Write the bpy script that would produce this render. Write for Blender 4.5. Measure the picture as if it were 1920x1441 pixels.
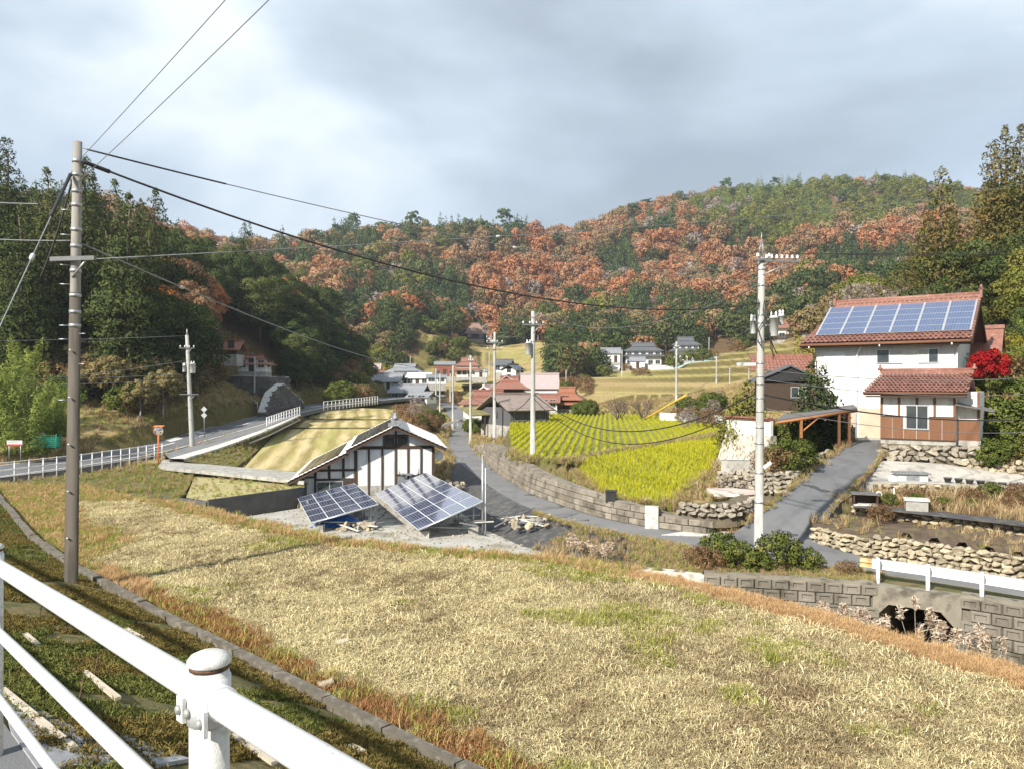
import bpy, bmesh, math, random
import numpy as np
from mathutils import Vector, Matrix
from mathutils.geometry import tessellate_polygon

for o in list(bpy.data.objects):
    bpy.data.objects.remove(o, do_unlink=True)
SC = bpy.context.scene
COL = SC.collection
R = math.radians
CAMZ = 3.8
FPX = 1450.0

# ------------------------------------------------------------------ camera, sky, sun, exposure
cam_d = bpy.data.cameras.new('camera')
cam_d.sensor_width = 36.0
cam_d.lens = 36.0 * FPX / 1920.0
cam_d.clip_start = 0.05
cam_d.clip_end = 4000.0
cam = bpy.data.objects.new('camera', cam_d)
cam.location = (0, 0, CAMZ)
cam.rotation_euler = (R(90), 0, 0)
COL.objects.link(cam)
SC.camera = cam

SUN_DIR = Vector((-0.60, -0.72, 0.68)).normalized()
sun_d = bpy.data.lights.new('sun', 'SUN')
sun_d.energy = 5.0
sun_d.angle = R(1.2)
sun_d.color = (1.0, 0.93, 0.82)
sun = bpy.data.objects.new('sun', sun_d)
sun.rotation_euler = SUN_DIR.to_track_quat('Z', 'Y').to_euler()
sun.location = (-30, -30, 40)
COL.objects.link(sun)

world = bpy.data.worlds.new('World')
SC.world = world
world.use_nodes = True
wt = world.node_tree
wt.nodes.clear()
def wn(t, **k):
    n = wt.nodes.new(t)
    for a, b in k.items():
        setattr(n, a, b)
    return n
wo = wn('ShaderNodeOutputWorld'); wb = wn('ShaderNodeBackground')
sky = wn('ShaderNodeTexSky', sky_type='NISHITA')
sky.sun_disc = False
sky.sun_elevation = math.asin(SUN_DIR.z)
sky.sun_rotation = math.atan2(SUN_DIR.x, SUN_DIR.y)
tc = wn('ShaderNodeTexCoord')
mp = wn('ShaderNodeMapping')
mp.inputs['Scale'].default_value = (1.0, 1.0, 2.1)
mp.inputs['Location'].default_value = (2.1, 0.9, 0.4)
nz = wn('ShaderNodeTexNoise'); nz.inputs['Scale'].default_value = 1.55
nz.inputs['Detail'].default_value = 5; nz.inputs['Roughness'].default_value = 0.5
nz.inputs['Distortion'].default_value = 0.25
rp = wn('ShaderNodeValToRGB')
rp.color_ramp.elements[0].position = 0.36; rp.color_ramp.elements[0].color = (7.4, 8.0, 8.5, 1)
rp.color_ramp.elements[1].position = 0.64; rp.color_ramp.elements[1].color = (3.2, 3.75, 4.35, 1)
e = rp.color_ramp.elements.new(0.48); e.color = (4.9, 5.75, 6.6, 1)
nz2 = wn('ShaderNodeTexNoise'); nz2.inputs['Scale'].default_value = 1.1; nz2.inputs['Detail'].default_value = 4
rp2 = wn('ShaderNodeValToRGB')
rp2.color_ramp.elements[0].position = 0.40; rp2.color_ramp.elements[0].color = (0.78, 0.78, 0.78, 1)
rp2.color_ramp.elements[1].position = 0.62; rp2.color_ramp.elements[1].color = (1, 1, 1, 1)
mx = wn('ShaderNodeMix', data_type='RGBA')
L = wt.links.new
L(tc.outputs['Generated'], mp.inputs['Vector']); L(mp.outputs['Vector'], nz.inputs['Vector'])
L(mp.outputs['Vector'], nz2.inputs['Vector']); L(nz2.outputs['Fac'], rp2.inputs['Fac'])
L(nz.outputs['Fac'], rp.inputs['Fac']); L(rp2.outputs['Color'], mx.inputs[0])
L(sky.outputs['Color'], mx.inputs[6]); L(rp.outputs['Color'], mx.inputs[7])
L(mx.outputs[2], wb.inputs['Color']); wb.inputs['Strength'].default_value = 0.086
L(wb.outputs[0], wo.inputs['Surface'])

SC.view_settings.view_transform = 'Standard'
SC.view_settings.look = 'None'
SC.view_settings.gamma = 1.0
SC.view_settings.use_curve_mapping = False
SC.view_settings.exposure = 0.74
SC.render.engine = 'CYCLES'
SC.cycles.use_denoising = True
SC.cycles.max_bounces = 5
SC.cycles.diffuse_bounces = 3
SC.cycles.glossy_bounces = 2
SC.cycles.transmission_bounces = 3
SC.cycles.transparent_max_bounces = 6
SC.cycles.volume_bounces = 0
SC.cycles.caustics_reflective = False
SC.cycles.caustics_refractive = False
SC.cycles.use_adaptive_sampling = True
SC.cycles.adaptive_threshold = 0.02

# ------------------------------------------------------------------ helpers
def W(px, py, D):
    return Vector(((px - 960) / FPX * D, D, CAMZ + (720 - py) / FPX * D))
def G(px, py, z):
    D = (CAMZ - z) * FPX / (py - 720)
    return Vector(((px - 960) / FPX * D, D, z))

def hexrand(seed):
    return np.random.RandomState(seed)

MATS = {}
def ntree(name):
    m = bpy.data.materials.new(name); m.use_nodes = True
    nt = m.node_tree; nt.nodes.clear()
    out = nt.nodes.new('ShaderNodeOutputMaterial')
    return m, nt, out
def mat(name, c1, c2=None, scale=3.0, rough=0.8, c3=None, scale2=None, bump=0.0, bscale=None, spec=0.3, metal=0.0,
        coord='pos', lo=0.35, hi=0.65, vary=0.0, detail=5, stretch=None, coat=0.0, c3lo=.5, crack=None):
    """noise-mixed principled material; coord 'pos' = world position, 'obj' = object space"""
    if name in MATS: return MATS[name]
    m, nt, out = ntree(name)
    N = nt.nodes.new; K = nt.links.new
    b = N('ShaderNodeBsdfPrincipled'); K(b.outputs[0], out.inputs[0])
    b.inputs['Roughness'].default_value = rough
    b.inputs['Specular IOR Level'].default_value = spec
    b.inputs['Metallic'].default_value = metal
    b.inputs['Coat Weight'].default_value = coat
    if coord == 'pos':
        g = N('ShaderNodeNewGeometry'); vec = g.outputs['Position']
    else:
        g = N('ShaderNodeTexCoord'); vec = g.outputs['Object']
    if stretch:
        mpn = N('ShaderNodeMapping'); mpn.inputs['Scale'].default_value = stretch; K(vec, mpn.inputs[0]); vec = mpn.outputs[0]
    col = None
    if c2 is None:
        c2 = tuple(x * 0.82 for x in c1)
    n = N('ShaderNodeTexNoise'); n.inputs['Scale'].default_value = scale; n.inputs['Detail'].default_value = detail
    n.inputs['Roughness'].default_value = 0.62
    K(vec, n.inputs['Vector'])
    r = N('ShaderNodeValToRGB')
    r.color_ramp.elements[0].position = lo; r.color_ramp.elements[0].color = (*c1, 1)
    r.color_ramp.elements[1].position = hi; r.color_ramp.elements[1].color = (*c2, 1)
    K(n.outputs['Fac'], r.inputs[0]); col = r.outputs[0]
    if c3 is not None:
        n2 = N('ShaderNodeTexNoise'); n2.inputs['Scale'].default_value = scale2 or scale * 4.3; n2.inputs['Detail'].default_value = 6
        K(vec, n2.inputs['Vector'])
        r2 = N('ShaderNodeValToRGB'); r2.color_ramp.elements[0].position = c3lo; r2.color_ramp.elements[1].position = c3lo+.18 if c3lo < .6 else c3lo+.04
        r2.color_ramp.elements[0].color = (0, 0, 0, 1); r2.color_ramp.elements[1].color = (1, 1, 1, 1)
        K(n2.outputs['Fac'], r2.inputs[0])
        x = N('ShaderNodeMix'); x.data_type = 'RGBA'; K(r2.outputs[0], x.inputs[0]); K(col, x.inputs[6]); x.inputs[7].default_value = (*c3, 1)
        col = x.outputs[2]
    if crack:
        vo = N('ShaderNodeTexVoronoi'); vo.feature = 'DISTANCE_TO_EDGE'; vo.inputs['Scale'].default_value = crack[0]
        nw = N('ShaderNodeTexNoise'); nw.inputs['Scale'].default_value = 1.3; nw.inputs['Detail'].default_value = 6; K(vec, nw.inputs[0])
        va = N('ShaderNodeVectorMath'); va.operation = 'MULTIPLY_ADD'; va.inputs[1].default_value = (1.6,1.6,0); K(nw.outputs['Color'], va.inputs[0]); K(vec, va.inputs[2]); K(va.outputs[0], vo.inputs['Vector'])
        lt = N('ShaderNodeMath'); lt.operation = 'LESS_THAN'; lt.inputs[1].default_value = crack[1]; K(vo.outputs['Distance'], lt.inputs[0])
        gt = N('ShaderNodeMath'); gt.operation = 'GREATER_THAN'; gt.inputs[1].default_value = .53; K(n.outputs['Fac'], gt.inputs[0])
        mu = N('ShaderNodeMath'); mu.operation = 'MULTIPLY'; K(lt.outputs[0], mu.inputs[0]); K(gt.outputs[0], mu.inputs[1])
        x = N('ShaderNodeMix'); x.data_type = 'RGBA'; K(mu.outputs[0], x.inputs[0]); K(col, x.inputs[6]); x.inputs[7].default_value = (*[v*.45 for v in c1], 1); col = x.outputs[2]
    if vary:
        oi = N('ShaderNodeObjectInfo'); h = N('ShaderNodeHueSaturation'); mr = N('ShaderNodeMapRange')
        mr.inputs[3].default_value = 1 - vary; mr.inputs[4].default_value = 1 + vary
        K(oi.outputs['Random'], mr.inputs[0]); K(mr.outputs[0], h.inputs['Value']); K(col, h.inputs['Color']); col = h.outputs[0]
    K(col, b.inputs['Base Color'])
    if bump:
        n3 = N('ShaderNodeTexNoise'); n3.inputs['Scale'].default_value = bscale or scale * 6; n3.inputs['Detail'].default_value = 4
        K(vec, n3.inputs['Vector'])
        bp = N('ShaderNodeBump'); bp.inputs['Strength'].default_value = min(bump, 1); bp.inputs['Distance'].default_value = 0.03 * max(1, bump)
        K(n3.outputs['Fac'], bp.inputs['Height']); K(bp.outputs[0], b.inputs['Normal'])
    MATS[name] = m
    return m

def leafmat(name, cols, trans=0.3, vary=0.25):
    """foliage: colour picked along a ramp by the tree's own random number and each leaf's 'var' attribute"""
    if name in MATS: return MATS[name]
    m, nt, out = ntree(name)
    N = nt.nodes.new; K = nt.links.new
    oi = N('ShaderNodeObjectInfo'); at = N('ShaderNodeAttribute'); at.attribute_name = 'var'
    ma = N('ShaderNodeMath'); ma.operation = 'MULTIPLY'; ma.inputs[1].default_value = 1 - vary
    mb = N('ShaderNodeMath'); mb.operation = 'MULTIPLY'; mb.inputs[1].default_value = vary
    ad = N('ShaderNodeMath'); ad.operation = 'ADD'
    K(oi.outputs['Random'], ma.inputs[0]); K(at.outputs['Fac'], mb.inputs[0]); K(ma.outputs[0], ad.inputs[0]); K(mb.outputs[0], ad.inputs[1])
    r = N('ShaderNodeValToRGB')
    els = r.color_ramp.elements
    els[0].position = 0.0; els[0].color = (*cols[0], 1); els[1].position = 1.0; els[1].color = (*cols[-1], 1)
    for i, c in enumerate(cols[1:-1]):
        e = els.new((i + 1) / (len(cols) - 1)); e.color = (*c, 1)
    K(ad.outputs[0], r.inputs[0])
    h = N('ShaderNodeHueSaturation'); mr = N('ShaderNodeMapRange'); mr.inputs[3].default_value = 0.66; mr.inputs[4].default_value = 1.4
    K(at.outputs['Fac'], mr.inputs[0]); K(mr.outputs[0], h.inputs['Value']); K(r.outputs[0], h.inputs['Color'])
    d = N('ShaderNodeBsdfDiffuse'); t = N('ShaderNodeBsdfTranslucent'); x = N('ShaderNodeMixShader'); x.inputs[0].default_value = trans
    K(h.outputs[0], d.inputs[0]); K(h.outputs[0], t.inputs[0]); K(d.outputs[0], x.inputs[1]); K(t.outputs[0], x.inputs[2])
    K(x.outputs[0], out.inputs[0])
    MATS[name] = m
    return m

class MB:
    """collects shapes into one mesh"""
    def __init__(s):
        s.v = []; s.f = []; s.sm = []
    def add(s, vs, fs, smooth=False):
        o = len(s.v)
        s.v.extend([tuple(p) for p in vs])
        for f in fs:
            s.f.append(tuple(i + o for i in f)); s.sm.append(smooth)
        return s
    def box(s, c, d, rz=0.0, M=None):
        x, y, z = d[0] / 2, d[1] / 2, d[2] / 2
        vs = [Vector(p) for p in ((-x,-y,-z),(x,-y,-z),(x,y,-z),(-x,y,-z),(-x,-y,z),(x,-y,z),(x,y,z),(-x,y,z))]
        if M is not None: vs = [M @ p for p in vs]
        elif rz:
            q = Matrix.Rotation(rz, 3, 'Z'); vs = [q @ p for p in vs]
        c = Vector(c)
        return s.add([p + c for p in vs], [(0,3,2,1),(4,5,6,7),(0,1,5,4),(1,2,6,5),(2,3,7,6),(3,0,4,7)])
    def b6(s, x0, x1, y0, y1, z0, z1):
        return s.box(((x0+x1)/2,(y0+y1)/2,(z0+z1)/2), (abs(x1-x0),abs(y1-y0),abs(z1-z0)))
    def tube(s, pts, r, n=8, cap=True, smooth=True):
        pts = [Vector(p) for p in pts]
        if not hasattr(r, '__len__'): r = [r] * len(pts)
        vs = []; up = Vector((0, 0, 1))
        for i, p in enumerate(pts):
            a = pts[max(i-1, 0)]; b = pts[min(i+1, len(pts)-1)]
            t = (b - a).normalized()
            u = t.cross(up)
            if u.length < 1e-3: u = t.cross(Vector((1, 0, 0)))
            u.normalize(); w = u.cross(t)
            for k in range(n):
                q = 2 * math.pi * k / n
                vs.append(p + (u * math.cos(q) + w * math.sin(q)) * r[i])
        fs = []
        for i in range(len(pts) - 1):
            for k in range(n):
                k2 = (k + 1) % n
                fs.append((i*n+k, i*n+k2, (i+1)*n+k2, (i+1)*n+k))
        s.add(vs, fs, smooth)
        if cap:
            o = len(s.v) - len(vs)
            s.f.append(tuple(o + k for k in reversed(range(n)))); s.sm.append(False)
            s.f.append(tuple(o + (len(pts)-1)*n + k for k in range(n))); s.sm.append(False)
        return s
    def lathe(s, c, prof, n=16, axis=None):
        """prof: list of (r, h) along axis"""
        c = Vector(c); ax = Vector(axis or (0, 0, 1)).normalized()
        u = ax.orthogonal().normalized(); w = ax.cross(u)
        vs = []
        for r, h in prof:
            for k in range(n):
                q = 2*math.pi*k/n
                vs.append(c + ax*h + (u*math.cos(q)+w*math.sin(q))*max(r, 1e-4))
        fs = []
        for i in range(len(prof)-1):
            for k in range(n):
                k2 = (k+1) % n
                fs.append((i*n+k, i*n+k2, (i+1)*n+k2, (i+1)*n+k))
        fs.append(tuple(reversed(range(n)))); fs.append(tuple((len(prof)-1)*n+k for k in range(n)))
        return s.add(vs, fs, True)
    def prism(s, poly, z0, z1):
        """poly: xy list, vertical prism"""
        n = len(poly)
        vs = [(p[0], p[1], z0) for p in poly] + [(p[0], p[1], z1) for p in poly]
        tri = tessellate_polygon([[Vector((p[0], p[1], 0)) for p in poly]])
        fs = [(i, (i+1) % n, n+(i+1) % n, n+i) for i in range(n)]
        for a, b, c in tri:
            fs.append((a+n, b+n, c+n)); fs.append((c, b, a))
        return s.add(vs, fs)
    def prism_y(s, poly, y0, y1):
        """poly: xz list, extruded along y"""
        n = len(poly)
        vs = [(p[0], y0, p[1]) for p in poly] + [(p[0], y1, p[1]) for p in poly]
        tri = tessellate_polygon([[Vector((p[0], p[1], 0)) for p in poly]])
        fs = [(i, (i+1) % n, n+(i+1) % n, n+i) for i in range(n)]
        for a, b, c in tri:
            fs.append((a, b, c)); fs.append((c+n, b+n, a+n))
        return s.add(vs, fs)
    def slab(s, p0, p1, p2, p3, th):
        """quad with thickness th along its normal (below)"""
        P = [Vector(p) for p in (p0, p1, p2, p3)]
        nrm = (P[1]-P[0]).cross(P[3]-P[0]).normalized()
        if nrm.z < 0: nrm = -nrm
        Q = [p - nrm*th for p in P]
        return s.add(P+Q, [(0,1,2,3),(7,6,5,4),(0,4,5,1),(1,5,6,2),(2,6,7,3),(3,7,4,0)])
    def mesh(s, name, m, fix=True):
        me = bpy.data.meshes.new(name)
        me.from_pydata(s.v, [], s.f)
        me.polygons.foreach_set('use_smooth', s.sm)
        if fix:
            bm = bmesh.new(); bm.from_mesh(me); bmesh.ops.recalc_face_normals(bm, faces=bm.faces); bm.to_mesh(me); bm.free()
        if m is not None: me.materials.append(m)
        me.update()
        return me
    def build(s, name, m, parent=None, loc=None, fix=True):
        o = bpy.data.objects.new(name, s.mesh(name, m, fix)); COL.objects.link(o)
        if parent is not None: o.parent = parent
        if loc is not None: o.location = loc
        return o

def tag(o, label=None, cat=None, group=None, kind=None):
    if label: o['label'] = label
    if cat: o['category'] = cat
    if group: o['group'] = group
    if kind: o['kind'] = kind
    return o
def thing(name, label, cat, loc=(0,0,0), rz=0.0, group=None):
    o = bpy.data.objects.new(name, None); COL.objects.link(o)
    o.empty_display_size = 0.2
    o.location = loc; o.rotation_euler = (0, 0, rz)
    return tag(o, label, cat, group)
def inst(name, me, parent=None, loc=(0,0,0), rot=(0,0,0), scale=(1,1,1)):
    o = bpy.data.objects.new(name, me); COL.objects.link(o)
    if parent is not None: o.parent = parent
    o.location = loc; o.rotation_euler = rot; o.scale = scale
    return o
def kids(o):
    return [c for c in bpy.data.objects if c.parent is o]
def mesh_np(name, V, F, m, var=None, normals=None, smooth=False):
    """fast mesh from numpy quads/tris"""
    me = bpy.data.meshes.new(name)
    nf, k = F.shape
    me.vertices.add(len(V)); me.vertices.foreach_set('co', V.astype(np.float32).ravel())
    me.loops.add(nf*k); me.loops.foreach_set('vertex_index', F.astype(np.int32).ravel())
    me.polygons.add(nf)
    me.polygons.foreach_set('loop_start', np.arange(0, nf*k, k, dtype=np.int32))
    me.polygons.foreach_set('loop_total', np.full(nf, k, dtype=np.int32))
    if smooth or normals is not None:
        me.polygons.foreach_set('use_smooth', np.ones(nf, dtype=bool))
    me.update(calc_edges=True)
    if var is not None:
        a = me.attributes.new('var', 'FLOAT', 'POINT'); a.data.foreach_set('value', var.astype(np.float32))
    if normals is not None:
        me.normals_split_custom_set_from_vertices(normals.tolist())
    if m is not None: me.materials.append(m)
    return me

def resample(pts, n):
    P = np.array([list(p) for p in pts], float)
    d = np.r_[0, np.cumsum(np.linalg.norm(np.diff(P, axis=0), axis=1))]
    # smooth catmull-like: linear resample then light smoothing
    t = np.linspace(0, d[-1], n)
    Q = np.stack([np.interp(t, d, P[:, i]) for i in range(P.shape[1])], 1)
    for _ in range(2):
        Q[1:-1] = 0.25*Q[:-2] + 0.5*Q[1:-1] + 0.25*Q[2:]
    return Q

def vnoise(x, y, seed=0):
    """smooth value noise 2d in [0,1], vectorised"""
    x = np.asarray(x, float); y = np.asarray(y, float)
    xi = np.floor(x).astype(np.int64); yi = np.floor(y).astype(np.int64)
    xf = x - xi; yf = y - yi
    u = xf*xf*(3-2*xf); v = yf*yf*(3-2*yf)
    def h(a, b):
        n = (a*374761393 + b*668265263 + seed*144665) & 0x7fffffff
        n = ((n ^ (n >> 13)) * 1274126177) & 0x7fffffff
        return ((n ^ (n >> 16)) & 0xffff) / 65535.0
    return (h(xi, yi)*(1-u) + h(xi+1, yi)*u)*(1-v) + (h(xi, yi+1)*(1-u) + h(xi+1, yi+1)*u)*v
def fbm(x, y, seed=0, oct=4):
    s = 0; a = 0.5; t = 0
    for k in range(oct):
        s = s + a*vnoise(x*2**k, y*2**k, seed+k*17); t += a; a *= 0.5
    return s/t
# ------------------------------------------------------------------ terrain height
CP = [(0,-60,1.0),(-60,-40,-1),(60,-40,-4),(0,-15,1.2),(0,0,1.2),(-8,2,0.9),(12,-4,-3.5),(-20,14,-0.6),(-40,30,-2),
 (-5,12,-.6),(-15,24,-.6),(-18,30,-1.6),(2,11,-.6),(-3,17,-.8),
 (9,12,-5.3),(8,17,-5.3),(13,19,-5.4),(17,15,-5.4),(25,8,-5.4),(4,22,-4.8),(0,25,-4.3),(-8,27,-4),(-16,36,-4.0),
 (-8,42,-4),(-14,46,-4),(-3,36,-4),(-9,56,-3.6),
 (15,27.5,-3.4),(22,23,-3.3),(6,31,-3.3),(1,40,-3.3),(-4,62,-3.2),(-7,85,-3.1),(-8,115,-3.0),(-14,170,-2),
 (8.5,38.5,-2.4),(12,35.2,-2.5),(5.5,42,-2.0),(14.5,41,-1.9),(14,37,-2.2),(8,60,-1.7),(14,56,-1.9),(8,80,-1.3),(20,75,-1.4),(4,110,-0.9),(20,100,-.4),
 (18,33,-2.5),(22,30,-2.4),(28,24,-2.5),(25,36,-1.7),(30,33,-1.4),(24,42,-.6),(30,42,-.3),(17,45,-.6),(15.3,40,-1.6),
 (25,50,0),(30,56,.4),(20,56,0),(19,62,.2),(29,43.4,1.0),(32,44,2.4),(36,43,3.4),(34,49.5,3.0),(38,54,4.5),(42,45,4.5),(50,40,6),(60,60,12),(48,62,9),(41,75,8),(52,80,10),(70,60,15),(60,90,13),(90,90,21),(75,130,20),(120,110,27),(50,110,12),(36,75,5),(38,95,8),(30,80,2.2),
 (-30,44,-2.3),(-28,57,-2.3),(-28,83,-1.0),(-30,100,-.4),(-27,135,.5),(-24,170,.9),(-38,58,-2.2),(-34,66,-1.6),
 (-18,50,-3.5),(-16,60,-2.7),(-17,80,-1.9),(-16,100,-1.4),(-18,125,-.6),(-10,130,-2.2),
 (-42,66,-.2),(-46,72,2.0),(-38,78,1.8),(-36,90,1.6),(-60,72,4),(-60,95,9),(-85,90,12),(-90,130,20),(-41,100,5.5),(-36,112,1.6),(-44,118,4.5),(-36,124,3.2),(-50,110,10),(-52,128,16),(-60,150,22),(-42,155,15),(-34,150,7.5),(-34,168,8),(-27,172,2.4),(-45,185,10),(-80,200,20),
 (-40,200,1),(-30,195,.2),(-18,195,.0),(-12,200,0.4),(-14,230,4.6),(-28,230,1.5),(-38,232,4),(2,220,4.2),(-8,260,9.5),(-15,300,18),(-14,330,22.5),(14,230,6.5),
 (24,140,1.8),(8,140,.6),(40,170,6),(30,225,8.3),(43,230,8.6),(54,235,10.2),(61,180,13.5),(46,150,6.8),(33,105,2.4),(30,112,2.9),(22,118,1.0),(50,120,6.6),(70,170,15.0),(74,200,17),
 (-1,120,-.6),(9,120,-.4),(-4,150,-.6),(4,180,1.5),
 (-46,255,11),(-60,240,12),(-36,262,22),(-30,300,22),(8,280,17),(26,262,16),(48,285,22),(66,262,20),(88,240,22),(110,200,25),(130,240,33),
 (-150,420,72),(-118,440,80),(-81,450,88),(-42,470,91),(3,500,91),(50,520,102),(108,540,122),(170,560,137),(216,580,138),(251,570,132),(286,560,133),(331,540,124),(380,520,118),
 (-200,420,72),(-300,400,80),(-120,560,40),(0,650,40),(150,720,70),(300,700,70),(450,600,90),(-70,340,44),(-20,380,46),(60,400,56),(120,400,66),(200,420,88),(280,400,88),(190,320,52),(130,330,44),(-100,300,34),(-150,300,60)]
CPA = np.array(CP, float)
def _tps_fit(P, lam=4.0):
    n = len(P)
    d2 = ((P[:, None, :2] - P[None, :, :2])**2).sum(2)
    K = 0.5*d2*np.log(d2 + 1e-9) + lam*np.eye(n)*20
    A = np.zeros((n+3, n+3)); A[:n, :n] = K; A[:n, n] = 1; A[:n, n+1:] = P[:, :2]; A[n, :n] = 1; A[n+1:, :n] = P[:, :2].T
    return np.linalg.solve(A, np.r_[P[:, 2], 0, 0, 0])
TW = _tps_fit(CPA)
def H(x, y):
    x = np.atleast_1d(np.asarray(x, float)); y = np.atleast_1d(np.asarray(y, float))
    out = np.empty(x.shape)
    fx, fy, fo = x.ravel(), y.ravel(), out.ravel()
    for i in range(0, len(fx), 20000):
        a, b = fx[i:i+20000], fy[i:i+20000]
        d2 = (a[:, None]-CPA[None, :, 0])**2 + (b[:, None]-CPA[None, :, 1])**2
        z = (0.5*d2*np.log(d2+1e-9)) @ TW[:len(CPA)] + TW[-3] + TW[-2]*a + TW[-1]*b
        far = np.clip((b-235)/80, 0, 1)
        z = z + far*(fbm(a/62+3.1, b/62, 5, 3)-.5)*26
        tw_ = np.clip((b-132)/15, 0, 1)*np.clip((345-b)/20, 0, 1)*np.clip((a+42)/6, 0, 1)*np.clip((88-a)/10, 0, 1)
        q = z/TST; fr = q-np.floor(q); z = z*(1-tw_) + tw_*TST*(np.floor(q) + np.clip((fr-.66)/.34, 0, 1))
        near = np.clip((b-20)/20, 0, 1)*(1-far)*(1-tw_*.8)
        z = z + near*(fbm(a/5, b/5, 9, 3)-.5)*0.35
        fo[i:i+20000] = z
    return out
TST = 1.9
def hz(x, y):
    return float(H([x], [y])[0])

# ------------------------------------------------------------------ surface materials
m_stub = mat('stubble_soil', (.25,.20,.11), (.34,.28,.16), scale=1.6, rough=.95, c3=(.19,.19,.06), scale2=.8, bump=.8, bscale=22)
m_asph = mat('asphalt', (.135,.138,.145), (.155,.158,.163), scale=.25, rough=.9, c3=(.118,.12,.125), scale2=1.1, bump=.25, bscale=60, crack=(.16,.012))
m_asph2 = mat('old_asphalt', (.165,.166,.170), (.20,.20,.202), scale=.22, rough=.9, c3=(.140,.139,.137), scale2=.8, bump=.25, bscale=50, crack=(.2,.012))
m_conc = mat('concrete', (.42,.41,.38), (.30,.29,.26), scale=1.3, rough=.9, c3=(.22,.21,.18), scale2=3.0, bump=.3, bscale=30)
m_concw = mat('pale_concrete', (.62,.61,.57), (.50,.49,.45), scale=1.0, rough=.9, c3=(.36,.34,.30), scale2=4.0, bump=.2, bscale=30)
m_gravel = mat('yard_gravel', (.36,.35,.32), (.44,.43,.39), scale=1.2, rough=.95, c3=(.24,.225,.18), scale2=.9, bump=.6, bscale=45)
m_soil = mat('dark_soil', (.085,.060,.042), (.135,.10,.07), scale=2.0, rough=.97, c3=(.17,.14,.08), scale2=1.6, bump=1.0, bscale=12)
m_bank = mat('weedy_bank', (.10,.105,.035), (.17,.13,.06), scale=.9, rough=.95, c3=(.06,.075,.02), scale2=3.4, bump=1.0, bscale=10)
m_dry = mat('dry_grass_ground', (.36,.29,.14), (.26,.24,.09), scale=.5, rough=.95, c3=(.18,.20,.06), scale2=.9, bump=.8, bscale=8)
m_sheet = mat('weed_sheet', (.05,.05,.053), (.085,.085,.086), scale=.8, rough=.7, c3=(.14,.13,.115), scale2=3, bump=.6, bscale=5)
m_paddy = mat('paddy_soil', (.17,.18,.05), (.22,.23,.06), scale=.6, rough=.95, c3=(.13,.12,.05), scale2=2.0, bump=.6, bscale=9)
m_plot = mat('dry_plot', (.36,.30,.15), (.30,.30,.10), scale=.35, rough=.95, c3=(.40,.35,.20), scale2=1.4, bump=.7, bscale=10)

def rowmat(name, c1, c2, c3, ang, period):
    m, nt, out = ntree(name); N = nt.nodes.new; K = nt.links.new
    g = N('ShaderNodeNewGeometry')
    n0 = N('ShaderNodeTexNoise'); n0.inputs['Scale'].default_value = .12; K(g.outputs['Position'], n0.inputs[0])
    dt = N('ShaderNodeVectorMath'); dt.operation = 'DOT_PRODUCT'; dt.inputs[1].default_value = (math.cos(ang), math.sin(ang), 0); K(g.outputs['Position'], dt.inputs[0])
    q = N('ShaderNodeMath'); q.operation = 'MULTIPLY_ADD'; q.inputs[1].default_value = .9; K(n0.outputs['Fac'], q.inputs[0]); K(dt.outputs['Value'], q.inputs[2])
    q2 = N('ShaderNodeMath'); q2.operation = 'MULTIPLY'; q2.inputs[1].default_value = 2*math.pi/period; K(q.outputs[0], q2.inputs[0])
    w = N('ShaderNodeMath'); w.operation = 'SINE'; K(q2.outputs[0], w.inputs[0])
    n = N('ShaderNodeTexNoise'); n.inputs['Scale'].default_value = .3; n.inputs['Detail'].default_value = 6; K(g.outputs['Position'], n.inputs[0])
    dv_ = N('ShaderNodeVectorMath'); dv_.operation = 'DOT_PRODUCT'; dv_.inputs[1].default_value = (-math.sin(ang)*.09, math.cos(ang)*.09, 0); K(g.outputs['Position'], dv_.inputs[0])
    cx_ = N('ShaderNodeCombineXYZ'); K(dt.outputs['Value'], cx_.inputs[0]); K(dv_.outputs['Value'], cx_.inputs[1])
    n2 = N('ShaderNodeTexNoise'); n2.inputs['Scale'].default_value = 1.6; n2.inputs['Detail'].default_value = 8; n2.inputs['Roughness'].default_value = .7; K(cx_.outputs[0], n2.inputs[0])
    n.inputs['Scale'].default_value = .5; nt.links.remove(n.inputs[0].links[0]); K(cx_.outputs[0], n.inputs[0])
    ad = N('ShaderNodeMath'); ad.operation = 'MULTIPLY_ADD'; ad.inputs[1].default_value = .14; K(w.outputs[0], ad.inputs[0]); K(n2.outputs['Fac'], ad.inputs[2])
    r = N('ShaderNodeValToRGB'); r.color_ramp.elements[0].color = (*c1, 1); r.color_ramp.elements[1].color = (*c2, 1); r.color_ramp.elements[0].position = .35; r.color_ramp.elements[1].position = .65
    K(ad.outputs[0], r.inputs[0])
    rr = N('ShaderNodeValToRGB'); rr.color_ramp.elements[0].position = .46; rr.color_ramp.elements[1].position = .60; rr.color_ramp.elements[1].color = (.75,.75,.75,1)
    K(n.outputs['Fac'], rr.inputs[0])
    x = N('ShaderNodeMix'); x.data_type = 'RGBA'; K(rr.outputs[0], x.inputs[0]); K(r.outputs[0], x.inputs[6]); x.inputs[7].default_value = (*c3, 1)
    b = N('ShaderNodeBsdfDiffuse'); K(x.outputs[2], b.inputs[0])
    bp = N('ShaderNodeBump'); bp.inputs['Strength'].default_value = .8; bp.inputs['Distance'].default_value = .08; K(ad.outputs[0], bp.inputs['Height']); K(bp.outputs[0], b.inputs['Normal'])
    K(b.outputs[0], out.inputs[0])
    return m

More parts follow.
